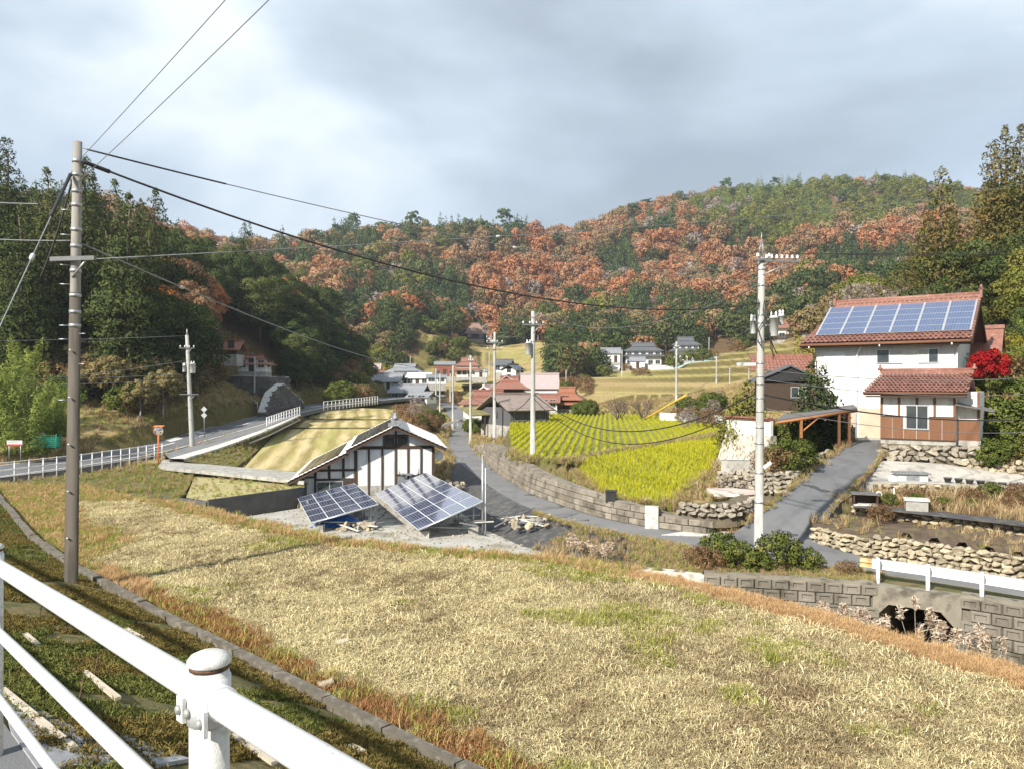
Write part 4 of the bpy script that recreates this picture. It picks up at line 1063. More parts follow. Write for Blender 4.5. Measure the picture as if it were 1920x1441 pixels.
def single_tiles(A, B, C, D_, nc, nr, m, parent, th=.02, lap=.12):
    """every roof tile its own piece"""
    A, B, C, D_ = (Vector(p) for p in (A, B, C, D_))
    ux = (B-A).normalized(); nrm = ux.cross(D_-A).normalized()
    if nrm.z < 0: nrm = -nrm
    uy = nrm.cross(ux)
    if uy.dot(D_-A) < 0: uy = -uy
    wt_ = (B-A).length/nc; ht_ = (uy.dot(D_-A))/nr
    prof = [(-.5, .0), (-.38, .055), (-.22, .07), (-.08, .03), (.12, 0.0), (.34, .012), (.52, .03)]
    mb = MB(); n = len(prof)
    vs = []
    for v, lift in ((0, .045), (ht_*(1+lap), .0)):
        for top in (0, 1):
            for q, hgt in prof: vs.append((q*wt_, v, hgt*wt_/.28 + lift + (th if top else 0)))
    fs = []
    for i in range(n-1):
        fs += [(n+i, n+i+1, 3*n+i+1, 3*n+i), (i+1, i, 2*n+i, 2*n+i+1), (i, i+1, n+i+1, n+i)]
    fs += [(0, n, 3*n, 2*n), (n-1, 3*n-1, 4*n-1, 2*n-1)]
    mb.add(vs, fs, False)
    me = mb.mesh('roof_tile', m, fix=False)
    rs = random.Random(nc*nr)
    for j in range(nr):
        L0 = A.lerp(D_, j/nr); R0 = B.lerp(C, j/nr); ncj = max(1, round((R0-L0).length/wt_))
        for i in range(ncj):
            p = L0 + ux*(wt_*(i+.5))
            o = inst('roof_tile', me, parent)
            o.matrix_basis = Matrix(((ux.x, uy.x, nrm.x, p.x), (ux.y, uy.y, nrm.y, p.y), (ux.z, uy.z, nrm.z, p.z + rs.uniform(0, .006)), (0, 0, 0, 1)))
def window(parent, x0, x1, z0, z1, y, panes=2, fm=None, glass=None, depth=.06, curtain=False, split=None):
    fm = fm or m_alu; t = .045
    mb = MB()
    mb.b6(x0-t, x1+t, y-depth, y+.02, z1, z1+t); mb.b6(x0-t, x1+t, y-depth-.02, y+.02, z0-t, z0)
    mb.b6(x0-t, x0, y-depth, y+.02, z0, z1); mb.b6(x1, x1+t, y-depth, y+.02, z0, z1)
    w = (x1-x0)/panes
    for i in range(1, panes): mb.b6(x0+w*i-.025, x0+w*i+.025, y-depth+.004, y+.02, z0, z1)
    f = mb.build('window', fm, parent)
    for i in range(panes):
        MB().b6(x0+w*i+.026, x0+w*(i+1)-.026, y-.03, y-.012, z0, z1).build('pane', (m_curtain if curtain and i % 2 == (1 if curtain == 1 else 0) else (glass or m_glass)), f)
    return f
def roof_gable(parent, w, d, z, rise, ov, m, m_end=None, th=.14, name='roof', ridge_along='x', tiles=None):
    """gable roof; ridge along x (w) at centre"""
    mb = MB()
    hx, hy = w/2+ov, d/2+ov
    zl = z - rise/(d/2)*ov
    ap = (0, z+rise)
    for s in (-1, 1):
        mb.slab((-hx, s*hy, zl), (hx, s*hy, zl), (hx, 0, z+rise), (-hx, 0, z+rise), th)
    r = mb.build(name, m, parent)
    MB().b6(-hx-.05, hx+.05, -.16, .16, z+rise-.05, z+rise+.22).build('ridge', m_end or m, r)
    return r
def roof_hip(parent, w, d, z, rise, ov, m, ridge_len, th=.12, name='roof', flat=0.0, m_end=None):
    mb = MB(); hx, hy = w/2+ov, d/2+ov; zl = z - .25*ov
    rx = ridge_len/2; fy = flat/2
    P = [Vector(p) for p in ((-hx,-hy,zl),(hx,-hy,zl),(hx,hy,zl),(-hx,hy,zl),(-rx,-fy,z+rise),(rx,-fy,z+rise),(rx,fy,z+rise),(-rx,fy,z+rise))]
    lo = [p - Vector((0,0,th)) for p in P[:4]]
    mb.add(P+lo, [(0,1,5,4),(1,2,6,5),(2,3,7,6),(3,0,4,7),(4,5,6,7),(0,8,9,1),(1,9,10,2),(2,10,11,3),(3,11,8,0),(11,10,9,8)])
    r = mb.build(name, m, parent)
    MB().b6(-rx-.2, rx+.2, -.15-fy, .15+fy, z+rise-.06, z+rise+.2).build('ridge', m_end or m, r)
    return r
def irimoya(parent, w, d, z, rise, ov, m, gm, name='roof'):
    """hip-and-gable roof"""
    r = roof_hip(parent, w, d, z, rise*.5, ov, m, w*.62, name=name, flat=d*.44)
    ww, dd = w*.66, d*.5
    mb = MB(); z1 = z+rise*.5-.05; hx = ww/2
    for s in (-1, 1): mb.slab((-hx, s*dd*.55, z1), (hx, s*dd*.55, z1), (hx, 0, z+rise), (-hx, 0, z+rise), .1)
    mb.build('upper_roof', m, r)
    for s in (-1, 1):
        g = MB(); g.prism([(0,0),(0,0),(0,0)], 0, 0) if False else None
        xx = s*(hx-.25)
        g.add([(xx, -dd*.5, z1-.02), (xx, dd*.5, z1-.02), (xx, 0, z+rise-.14), (xx-s*.1, -dd*.5, z1-.02), (xx-s*.1, dd*.5, z1-.02), (xx-s*.1, 0, z+rise-.14)], [(0,1,2),(5,4,3),(0,3,4,1),(1,4,5,2),(2,5,3,0)])
        g.build('gable_wall', gm, r)
    MB().b6(-hx-.05, hx+.05, -.15, .15, z+rise-.05, z+rise+.22).build('ridge', m, r)
    return r
def jhouse(name, label, px, py, D, rz, w, d, h, roof='gable', rise=1.6, ov=.7, rm=None, wm=None, skirt=None, cat='house', group=None, win=3, base=True, lower=None, zoff=0.0, door=True):
    p = W(px, py, D)
    if 100 < D < 150: w, d, h, rise = w*.9, d*.9, h*.9, rise*.9
    if D > 150: w, d, h, rise = w*1.14, d*1.14, h*1.12, rise*1.12; skirt = (skirt[0]*1.22, skirt[1]*1.2) if skirt else None
    t = thing(name, label, cat, (p.x, p.y, p.z+zoff), R(rz), group)
    wm = wm or m_plaster; rm = rm or m_tile_redf
    MB().b6(-w/2, w/2, -d/2, d/2, .25 if base else -.5, h).build('wall', wm, t)
    if base: MB().b6(-w/2-.06, w/2+.06, -d/2-.06, d/2+.06, -1.4, .26).build('foundation', m_conc, t)
    if lower: MB().b6(-w/2-.03, w/2+.03, -d/2-.03, d/2+.03, .27, lower).build('cladding', m_timber, t)
    if roof == 'gable': roof_gable(t, w, d, h, rise, ov, rm)
    elif roof == 'hip': roof_hip(t, w, d, h, rise, ov, rm, w*.5)
    else: irimoya(t, w, d, h, rise, ov, rm, m_plaster)
    if skirt:
        hs, so = skirt
        mb = MB(); x0, y0 = w/2+.04, d/2+.04; x1, y1 = x0+so, y0+so
        P = [(-x1,-y1,hs),(x1,-y1,hs),(x1,y1,hs),(-x1,y1,hs),(-x0,-y0,hs+so*.5),(x0,-y0,hs+so*.5),(x0,y0,hs+so*.5),(-x0,y0,hs+so*.5)]
        Q = [(a, b, c-.12) for a, b, c in P[:4]]
        mb.add(P+Q, [(0,1,5,4),(1,2,6,5),(2,3,7,6),(3,0,4,7),(0,8,9,1),(1,9,10,2),(2,10,11,3),(3,11,8,0),(11,10,9,8)])
        mb.build('skirt_roof', rm, t)
    lev = [.9] if h < 4 else [.9, h-1.7]
    for z0 in lev:
        for i in range(win):
            cx = -w/2 + w*(i+.5)/win
            if z0 == .9 and door and i == win//2:
                dd = MB().b6(cx-.45, cx+.45, -d/2-.06, -d/2+.02, .27, 2.25).build('door', m_timber, t)
                continue
            ww = min(1.5, w/win*.62)
            window(t, cx-ww/2, cx+ww/2, z0, z0+1.05, -d/2, 2, m_alu)
        for s in (-1, 1):
            mb = MB(); mb.b6(s*w/2-.03, s*w/2+.05, -.6, .6, z0+.1, z0+1.0); mb.build('side_window', m_glass, t)
    return t

# ------------------------------------------------------------------ half-timbered white house with its own solar roof
KX = .03414
def kx(px): return (px-692)*KX
def kz(py): return 7.4 - (py-720)*KX
ku = thing('white_house', 'white plastered house with dark exposed timbers behind two solar arrays', 'house', (-9.15, 49.5, -3.6), R(9.0))
HL = 12.0
MB().prism_y([(kx(569),0),(kx(814),0),(kx(814),3.40),(1.67,4.52),(kx(569),1.62)], 0, HL).build('wall', m_plaster, ku)
MB().b6(kx(569)-.08, kx(814)+.08, -.08, HL+.08, -.6, .3).build('foundation', m_conc, ku)
def beam(x0, x1, z0, z1, y=-.05):
    MB().b6(x0, x1, y, .03, z0, z1).build('beam', m_timber, ku)
def roofz(x): return 4.77-(1.67-x)*.492 if x < 1.67 else 4.77-(x-1.67)*.45
for pxp, wd, top in ((667.5, .2, None), (691.7, .13, 3.30), (716.7, .13, 3.30), (741.7, .13, 4.4), (765, .13, 3.30), (789.4, .13, 3.30), (812, .2, None)):
    x_ = kx(pxp); MB().b6(x_-wd/2, x_+wd/2, -.06, .03, .3, top or roofz(x_)-.32).build('post', m_timber, ku)
for pxp in (594, 619, 645):
    x_ = kx(pxp); MB().b6(x_-.08, x_+.08, -.06, .03, .3 if pxp == 594 else kz(896), roofz(x_)-.3).build('post', m_timber, ku)
MB().b6(kx(569)-.02, kx(569)+.12, -.06, .03, .3, 1.5).build('post', m_timber, ku)
beam(kx(667), kx(814), kz(841), kz(835)); beam(kx(716), kx(766), kz(817.5), kz(814)); beam(kx(594), kx(667), kz(881), kz(877), -.052); beam(kx(594), kx(667), kz(898), kz(894.5), -.052)
beam(kx(742), kx(790), kz(892), kz(888.5), -.052); beam(kx(569), kx(594), kz(893), kz(890), -.052)
# plaster panels between the timbers
xs = [667.5, 691.7, 716.7, 741.7, 765, 789.4, 812]
for a, b in zip(xs[:-1], xs[1:]):
    MB().b6(kx(a)+.12, kx(b)-.10, -.02, .02, (.34 if a < 741 or a > 789 else kz(888)), kz(842)).build('plaster_panel', m_plaster, ku)
for a, b, z0, z1 in ((594,619,kz(894),kz(882)), (619,645,kz(894),kz(882)), (645,666,kz(894),kz(882)), (645,666,kz(876.5),kz(860))):
    MB().b6(kx(a)+.09, kx(b)-.09, -.02, .02, z0, z1).build('plaster_panel', m_plaster, ku)
MB().b6(kx(645), kx(664), -.03, .02, .35, kz(899)).build('dark_board', m_timber, ku)
MB().b6(kx(742)+.08, kx(789)-.08, -.03, .02, .35, kz(892.5)).build('steel_shutter', m_steel, ku)
MB().b6(kx(668)+.13, kx(741)-.1, -.035, -.021, .32, .95).build('painted_shadow_band', m_conc, ku)  # grey strip painting the shadow that lies across the lower wall
window(ku, kx(597), kx(643), kz(925), kz(901), 0, 2)
window(ku, kx(719), kx(739.5), kz(833), kz(819.5), 0, 1, m_timber); window(ku, kx(744), kx(764), kz(833), kz(819.5), 0, 1, m_timber)
# wall-mounted pipes of the exhaust unit
ex = MB()
for s in (-1, 1):
    ex.tube([(kx(766)+s*.12, -.25, kz(888)), (kx(766)+s*.5, -.28, kz(889)), (kx(766)+s*.62, -.28, kz(885)), (kx(766)+s*.62, -.28, kz(879))], .045, 6)
ex.b6(kx(760), kx(772), -.32, -.05, kz(890.5), kz(887)); ex.build('exhaust_pipe', m_steel, ku)
y0, y1 = -.85, HL+.6
rr = tile_surface('roof', (4.95, y0, roofz(4.95)), (4.95, y1, roofz(4.95)), (1.67, y1, 4.77), (1.67, y0, 4.77), 46, 12, .03, .035, m_tile_pale, ku, 4)
rl = tile_surface('roof', (-1.45, y0, roofz(-1.45)), (-1.45, y1, roofz(-1.45)), (1.67, y1, 4.77), (1.67, y0, 4.77), 46, 12, .03, .035, m_tile_pale, ku, 4)
rl2 = tile_surface('roof', (-5.05, y0, roofz(-5.05)-.16), (-5.05, y1, roofz(-5.05)-.16), (-1.35, y1, roofz(-1.35)-.16), (-1.35, y0, roofz(-1.35)-.16), 46, 14, .03, .035, m_tile_pale, ku, 4)
sf = MB()
sf.slab((4.9,y0+.02,roofz(4.9)-.05),(4.9,y1-.02,roofz(4.9)-.05),(1.67,y1-.02,4.70),(1.67,y0+.02,4.70),.14)
sf.slab((-1.42,y0+.02,roofz(-1.42)-.06),(-1.42,y1-.02,roofz(-1.42)-.06),(1.67,y1-.02,4.70),(1.67,y0+.02,4.70),.14)
sf.slab((-5.0,y0+.02,roofz(-5.0)-.23),(-5.0,y1-.02,roofz(-5.0)-.23),(-1.4,y1-.02,roofz(-1.4)-.23),(-1.4,y0+.02,roofz(-1.4)-.23),.14)
sf.build('eave_boards', m_timber, ku)
MB().b6(1.67-.2, 1.67+.2, y0+.1, y1, 4.74, 4.92).b6(1.67-.13, 1.67+.13, y0+.1, y1, 4.92, 5.12).tube([(1.67, y0+.08, 5.16), (1.67, y1, 5.16)], .12, 8).build('ridge', m_tile_grey, ku)
og = MB(); og.box((1.67, y0, 5.02), (.62, .14, .46)); og.box((1.67-.36, y0, 4.86), (.2, .14, .24)); og.box((1.67+.36, y0, 4.86), (.2, .14, .24)); og.lathe((1.67, y0, 5.2), [(.14,0),(.2,.1),(.12,.22),(.05,.3),(.09,.36),(.02,.44)], 10)
og.build('ridge_ornament', m_tile_grey, ku)
def module_mesh(name, a, b, cm, fm, t=.035, fr=.02):
    """solar module: frame + cell sheet in one mesh, two materials"""
    mb = MB()
    mb.b6(0, a, 0, fr, -t, .004).b6(0, a, b-fr, b, -t, .004).b6(0, fr, fr, b-fr, -t, .004).b6(a-fr, a, fr, b-fr, -t, .004).b6(fr, a-fr, fr, b-fr, -t, -t+.008)
    me = mb.mesh(name, fm)
    n = len(me.polygons)
    bm = bmesh.new(); bm.from_mesh(me)
    vs = [bm.verts.new(p) for p in ((fr, fr, 0), (a-fr, fr, 0), (a-fr, b-fr, 0), (fr, b-fr, 0))]
    f = bm.faces.new(vs); f.material_index = 1
    bm.to_mesh(me); bm.free(); me.materials.append(cm); return me
def place_modules(parent, O, U, Vv, nu, nv, me, a, b, gu=.02, gv=.02, name='solar_module'):
    """grid of modules from corner O; U along a, Vv along b (unit vectors)"""
    U = Vector(U).normalized(); Vv = Vector(Vv); Vv = (Vv - U*U.dot(Vv)).normalized(); n = U.cross(Vv)
    for i in range(nu):
        for j in range(nv):
            p = Vector(O) + U*(i*(a+gu)) + Vv*(j*(b+gv))
            o = inst(name, me, parent)
            o.matrix_basis = Matrix(((U.x, Vv.x, n.x, p.x), (U.y, Vv.y, n.y, p.y), (U.z, Vv.z, n.z, p.z), (0, 0, 0, 1)))
me_dk = module_mesh('dark_module', 1.3, .92, m_cell_dark, m_black)
sl = Vector((1, 0, .492)).normalized()
def roof_pt(x, y, lift): return Vector((x, y, roofz(x))) + Vector((-.44, 0, .9))*lift
# modules: along y in three columns, two up the slope
place_modules(ku, roof_pt(-1.1, 10.6, .10), (0, -1, 0), sl, 8, 3, me_dk, 1.3, .92)
place_modules(ku, roof_pt(-4.45, 10.6, -.04), (0, -1, 0), sl, 8, 3, me_dk, 1.3, .92)
# right-hand lean-to with a small dish
MB().lathe((kx(822), 1.2, kz(858)), [(.02,0),(.22,.05),(.34,.14),(.36,.17),(.30,.13),(.02,.04)], 12, (.5, -.8, .2)).tube([(kx(815), 1.4, kz(862)), (kx(821), 1.25, kz(859))], .025, 6).build('satellite_dish', m_white, ku)

# ------------------------------------------------------------------ ground-mounted solar arrays
m_frame = mat('module_frame', (.60,.62,.65), (.54,.56,.59), scale=4, rough=.4, coord='obj')
me_mod = module_mesh('module', 1.67, .855, m_cell, m_frame, fr=.020)
def solar_array(name, label, Lp, Bp, v, rows, cols, block_z):
    t = thing(name, label, 'solar array', (Lp.x, Lp.y, ZY), 0, 'ground solar arrays')
    o0 = Lp - Vector((Lp.x, Lp.y, ZY)); u = (Bp-Lp); v = Vector(v)
    vv = (v - u.normalized()*u.normalized().dot(v)).normalized()
    place_modules(t, o0, u, vv, rows, cols, me_mod, 1.67, .855, .02, .012)
    ul = rows*1.69; vl = cols*.87; U = u.normalized(); nrm = U.cross(vv)
    rk = MB()
    for f in (.12, .88):
        a = o0 + vv*vl*f - nrm*.09; rk.tube([a, a+U*ul], .045, 6)
    for i in range(rows+1):
        a = o0 + U*(ul*i/rows) - nrm*.055; rk.tube([a, a+vv*vl], .03, 5)
    rk.build('rack', m_steel, t)
    for f in (.12, .88):
        for i in range(5):
            p = o0 + vv*vl*f + U*(ul*(.04+.92*i/4)) - nrm*.12
            zb = .28
            MB().tube([(p.x, p.y, zb-.05), p], .045, 6).build('leg', m_steel, t)
            MB().box((p.x, p.y, .06), (.5, .5, .56)).build('footing', m_conc, t)
    for i in (0, 2, 4):
        a = o0 + vv*vl*.12 + U*(ul*(.04+.92*i/4)) - nrm*.15; b = o0 + vv*vl*.88 + U*(ul*(.04+.92*i/4)); b.z = .3
        MB().tube([(a.x, a.y, a.z), (b.x, b.y, b.z)], .03, 5).build('brace', m_steel, t)
    return t
solar_array('solar_array', 'large tilted solar array of seven rows beside the white house', Vector((-8.5,48,-2.95)), Vector((-4.54,37,-3.10)), (3.1,.8,1.17), 7, 4, 0)
solar_array('solar_array', 'smaller tilted solar array with a blue tarp beneath it', Vector((-12.9,46.5,-3.0)), Vector((-10.3,39.3,-3.05)), (3.1,.8,.70), 5, 4, 0)

# ------------------------------------------------------------------ large tiled house with blue roof panels
u2 = Vector((.81, -.59)); rz2 = math.atan2(-.59, .81)
ER = Vector((27.9, 47.0)); LEN = 10.1
org = ER - u2*LEN/2           # middle of the front eave
h2 = thing('tiled_house', 'large white two-storey house with red tiles and blue solar roof', 'house', (org.x, org.y, .4), rz2)
EZ, RZ_, DB = 6.17, 8.95, 5.0   # eave height, ridge height, eave-to-ridge depth
OV = .85
hw = LEN/2
WL, WR = -hw+.75, hw-.85
MB().b6(WL, WR, OV, 2*DB-OV, -.2, EZ+.05).build('wall', m_stucco, h2)
gz = lambda yy: EZ + (RZ_-EZ)*yy/DB
g_ = MB(); gx_ = hw-.95
g_.add([(gx_, OV, EZ), (gx_, 2*DB-OV, EZ), (gx_, DB, RZ_-.35), (gx_-.2, OV, EZ), (gx_-.2, 2*DB-OV, EZ), (gx_-.2, DB, RZ_-.35)], [(0,1,2),(5,4,3),(0,3,4,1),(1,4,5,2),(2,5,3,0)])
g_.build('gable_wall', m_timber, h2)
HIP = 1.35
# front slope: single tiles along the eave, plain tiled sheet above (under the panels)
rf = MB().slab((-hw,0,EZ-.06),(hw,0,EZ-.06),(hw,DB,RZ_-.06),(-hw+HIP,DB,RZ_-.06),.16).slab((-hw+HIP,DB,RZ_-.06),(hw,DB,RZ_-.06),(hw,2*DB,EZ-.06),(-hw,2*DB,EZ-.06),.16).build('roof', m_tile_red, h2)
lhip = MB(); lhip.add([(-hw,0,EZ-.02),(-hw,2*DB,EZ-.02),(-hw+HIP,DB,RZ_-.02),(-hw,0,EZ-.2),(-hw,2*DB,EZ-.2)],[(0,1,2),(3,4,1,0)]); lhip.build('hip_roof', m_tile_red, rf)
vf = .16
A_, B_ = Vector((-hw,0,EZ)), Vector((hw,0,EZ)); C_, D2_ = Vector((hw,DB,RZ_)), Vector((-hw+HIP,DB,RZ_))
single_tiles(A_, B_, B_.lerp(C_, vf*1.25), A_.lerp(D2_, vf*1.25), 34, 3, m_tile_red, rf)
tile_surface('upper_tiles', A_.lerp(D2_, vf*1.25), B_.lerp(C_, vf*1.25), C_, D2_, 32, 12, .03, .03, m_tile_red, rf, 4)
tile_surface('rear_tiles', (hw,2*DB,EZ), (-hw,2*DB,EZ), (-hw+HIP,DB,RZ_), (hw,DB,RZ_), 32, 14, .03, .03, m_tile_red, rf, 4)
rd_ = MB().b6(-hw+HIP-.2, hw+.1, DB-.24, DB+.24, RZ_-.02, RZ_+.14).b6(-hw+HIP-.15, hw+.06, DB-.18, DB+.18, RZ_+.14, RZ_+.38).tube([(-hw+HIP-.2, DB, RZ_+.42), (hw+.1, DB, RZ_+.42)], .15, 8)
ridge2 = rd_.build('ridge', m_tile_redf, rf)
for i in range(30):
    xx = -hw+HIP + (2*hw-HIP)*(i+.5)/30
    MB().tube([(xx-.08, DB-.19, RZ_+.20), (xx+.08, DB-.19, RZ_+.27)], .03, 5).build('ridge_tile', m_tile_red, ridge2)
for xx in (-hw+HIP-.25, hw+.12):
    o_2 = MB(); o_2.box((xx, DB, RZ_+.40), (.16, .5, .5)); o_2.lathe((xx, DB, RZ_+.62), [(.12,0),(.18,.1),(.05,.25),(.1,.33),(.02,.42)], 8)
    o_2.tube([(xx, DB-.1, RZ_+.7), (xx-.05, DB-.25, RZ_+.85), (xx, DB-.3, RZ_+1.0)], [.06,.04,.01], 5).tube([(xx, DB+.1, RZ_+.7), (xx-.05, DB+.25, RZ_+.85), (xx, DB+.3, RZ_+1.0)], [.06,.04,.01], 5)
    o_2.build('ridge_ornament', m_tile_red, h2)
# verge boards on the open gable
vg = MB()
for s in (0, 1):
    ya, yb = (0, DB) if s == 0 else (2*DB, DB)
    vg.slab((hw-.02, ya, EZ-.02), (hw+.10, ya, EZ-.02), (hw+.10, yb, RZ_-.02), (hw-.02, yb, RZ_-.02), .34)
vg.build('verge_board', m_timber, h2)
for i in range(14):
    q = B_.lerp(C_, (i+.5)/14); MB().tube([(hw+.02, q.y-.14, q.z-.02), (hw+.02, q.y+.14, q.z+.14)], .09, 6).build('verge_tile', m_tile_red, h2)
# panels: six columns of five rows
pa = A_.lerp(D2_, .155).lerp(B_.lerp(C_, .155), .075); sv = (Vector((0, DB, RZ_-EZ))).normalized()
a_m, b_m = 1.42, .885
me_bl = module_mesh('blue_module', a_m, b_m, m_cell_blue, m_alu, fr=.02)
pnl_w = 6*(a_m+.10)
ps = Vector((-hw+.92, DB*.165, EZ+(RZ_-EZ)*.165)) + Vector((0, -.55, .85))*.17
for c in range(6):
    place_modules(h2, ps + Vector((c*(a_m+.105) + .0, 0, 0)), (1, 0, 0), sv, 1, 5, me_bl, a_m, b_m, .1, .012)
rk = MB()
for c in range(7): rk.slab(ps+Vector((c*(a_m+.105)-.10, 0, .0)), ps+Vector((c*(a_m+.105)-.005, 0, .0)), ps+Vector((c*(a_m+.105)-.005, 0, 0))+sv*4.55, ps+Vector((c*(a_m+.105)-.10, 0, 0))+sv*4.55, .03)
rk.build('panel_rail', m_alu, h2)
# soffit, gutter, downpipe
MB().b6(-hw+.08, hw-.1, .03, OV+.02, EZ-.30, EZ-.20).build('soffit', m_timber, h2)
MB().tube([(-hw-.02, -.06, EZ-.14), (hw, -.06, EZ-.14)], .065, 8).build('gutter', m_timber2, h2)
def hx2(px): return -hw + (px-1501)/(1822-1501)*LEN
MB().tube([(hx2(1622), OV-.5, EZ-.25), (hx2(1612), OV-.08, EZ-.75), (hx2(1611), OV-.07, EZ-2.0), (hx2(1609), OV-.07, -.1)], .055, 8).build('downpipe', m_white, h2)
MB().tube([(-hw-.02, 0, EZ-.2), (WL-.05, OV-.06, EZ-.7), (WL-.05, OV-.06, .0)], .05, 8).build('downpipe', m_timber2, h2)
MB().tube([(WR+.1, OV-.02, EZ-.25), (WR+.05, OV-.06, EZ-.6), (WR+.05, OV-.06, .0)], .05, 8).build('downpipe', m_white, h2)
def hz2(py, D=49.5): return CAMZ + (720-py)/FPX*D - .4
MB().b6(hx2(1545), hx2(1587), OV-.03, OV+.02, hz2(680), hz2(654)).build('frosted_panel', m_frost, h2)
window(h2, hx2(1650), hx2(1697), hz2(679), hz2(654.5), OV, 2, m_alu, None, .06, 1)
window(h2, hx2(1729), hx2(1763), hz2(679), hz2(654.5), OV, 2, m_alu, None, .06, 2)
MB().b6(WL+.02, hx2(1608), OV-.03, OV+.02, -.2, 1.75).build('lower_wall', m_beige, h2)
MB().b6(hx2(1615), WR-.02, OV-.035, OV+.02, -.2, 1.85).build('lower_wall', m_beige, h2)
MB().b6(hx2(1560), hx2(1590), OV-.06, OV-.02, -.1, 1.7).build('entrance_door', m_timber, h2)
for xx in (hx2(1520), hx2(1660), hx2(1790)): MB().box((xx, -.05, EZ-.25), (.07, .07, .14)).build('gutter_bracket', m_white, h2)
# rear wing whose tiled verge shows past the gable
wing = thing('rear_wing', 'red-tiled rear wing showing past the gable of the large house', 'house', (33.6, 55.6, .5), rz2)
MB().b6(-1.0, 1.0, -1.5, 2.5, -.3, 5.6).build('wall', m_stucco, wing)
roof_gable(wing, 2.2, 4.0, 5.6, 1.7, .4, m_tile_redf)

# ------------------------------------------------------------------ small annex in front
AR = Vector((23.5, 41.0)); AL = 3.6; dv = Vector((.59, .81))
org3 = AR - u2*AL/2
an = thing('tiled_annex', 'small annex with white walls, brown boarding and a red tiled roof', 'house', (org3.x, org3.y, .8), rz2)
aw = AL/2; AD = 3.4; AH = 2.62
MB().b6(-aw, aw, 0, AD, 0, AH).b6(aw, aw+1.05, .75, AD, 0, AH).build('wall', m_plaster, an)
MB().b6(-aw-.02, aw+.03, -.04, AD, -.25, 0.02).b6(aw+.03, aw+1.1, .70, AD, -.25, .02).build('sill_beam', m_conc, an)
px_w = lambda px: -aw + (px-1655)/(1790-1655)*AL
pz_w = lambda py: CAMZ + (720-py)/FPX*42 - .8
# boarding in single panels
xb = [1655, 1677, 1697, 1744, 1766, 1790]
for a, b in ((1655,1676),(1676,1697),(1697,1721),(1721,1744),(1744,1767),(1767,1790)):
    zt = pz_w(781) if not (1697 <= a < 1744) else pz_w(804)
    MB().b6(px_w(a)+.012, px_w(b)-.012, -.05, .01, .02, zt).build('board_panel', m_timber2, an)
MB().b6(aw+.06, aw+1.03, .70, .76, .02, pz_w(784)).build('board_panel', m_timber2, an)
MB().b6(-aw-.02, aw+.02, -.07, .0, -.03, .05).build('board_trim', m_timber, an)
MB().b6(-aw, px_w(1697), -.06, .01, pz_w(781), pz_w(781)+.06).b6(px_w(1744), aw, -.06, .01, pz_w(781), pz_w(781)+.06).build('board_trim', m_timber, an)
for px_, z0 in ((1656, .0), (1689, pz_w(780)), (1722, pz_w(757)), (1754, pz_w(780)), (1789, 0)):
    MB().b6(px_w(px_)-.06, px_w(px_)+.06, -.055, .01, z0, AH).build('post', m_timber2, an)
for xx in (aw+1.0,): MB().b6(xx-.06, xx+.06, .69, .78, 0, AH).build('post', m_timber2, an)
window(an, px_w(1702), px_w(1742), pz_w(802), pz_w(760), 0, 2, m_alu, None, .07)
eL, eD, rD = 4.95, .62, 1.75
ez = AH-.03; rzz = AH+.98
ra_ = MB().slab((-aw-.8,-eD,ez-.05),(aw+.62,-eD,ez-.05),(aw+.62,rD,rzz-.05),(-aw-.25,rD,rzz-.05),.12).slab((-aw-.25,rD,rzz-.05),(aw+.62,rD,rzz-.05),(aw+.62,AD+.6,ez+.05),(-aw-.8,AD+.6,ez+.05),.12).build('roof', m_tile_red, an)
single_tiles((-aw-.8,-eD,ez), (aw+.62,-eD,ez), (aw+.62,rD,rzz), (-aw-.25,rD,rzz), 24, 9, m_tile_red, ra_, .016)
MB().b6(-aw-.35, aw+.7, rD-.16, rD+.16, rzz, rzz+.16).tube([(-aw-.38, rD, rzz+.2), (aw+.72, rD, rzz+.2)], .10, 8).build('ridge', m_tile_redf, ra_)
for xx in (-aw-.38, aw+.72): MB().lathe((xx, rD, rzz+.2), [(.12,0),(.15,.1),(.05,.2),(.08,.26),(.01,.33)], 8).build('ridge_ornament', m_tile_redf, ra_)
MB().b6(-aw-.7, aw+.55, -eD+.04, 0, ez-.28, ez-.2).build('soffit', m_timber, an)
MB().tube([(-aw-.82, -eD-.05, ez-.04), (aw+.64, -eD-.05, ez-.04)], .05, 8).build('gutter', m_timber2, an)
sh = MB(); sh.slab((aw+.05, -.3, 1.98), (aw+1.75, .25, 1.62), (aw+1.75, 1.5, 1.66), (aw+.05, 1.5, 2.1), .06); sh.build('side_canopy', m_greywood, an)
# stone plinth under the annex is in the walls section

# ------------------------------------------------------------------ dark outbuilding, carport, lattice
ob = thing('dark_outbuilding', 'low dark outbuilding with red tiles beside the pruned tree', 'house', tuple(W(1475,752,52)), R(-10))
MB().b6(-1.6, 1.9, 0, 3.5, -.6, 1.5).build('wall', m_timber, ob)
MB().prism_y([(-2.3,1.35),(1.9+.5,1.35),(0.2,2.35)], -.2, .1).build('gable_wall', m_black, ob)
MB().slab((-2.4,-.35,1.3),(.2,-.35,2.45),(.2,3.6,2.45),(-2.4,3.6,1.3),.1).slab((.2,-.35,2.45),(2.5,-.35,1.35),(2.5,3.6,1.35),(.2,3.6,2.45),.1).build('roof', m_tile_dark, ob)
tile_surface('rear_roof', (-2.2,2.0,2.1), (2.8,2.0,2.1), (2.4,4.2,3.1), (-1.8,4.2,3.1), 18, 5, .03, .03, m_tile_redf, ob)
MB().b6(-1.9, 2.5, 4.1, 4.4, 3.05, 3.3).build('ridge', m_tile_redf, ob)
window(ob, .3, 1.2, .3, .95, 0, 2)

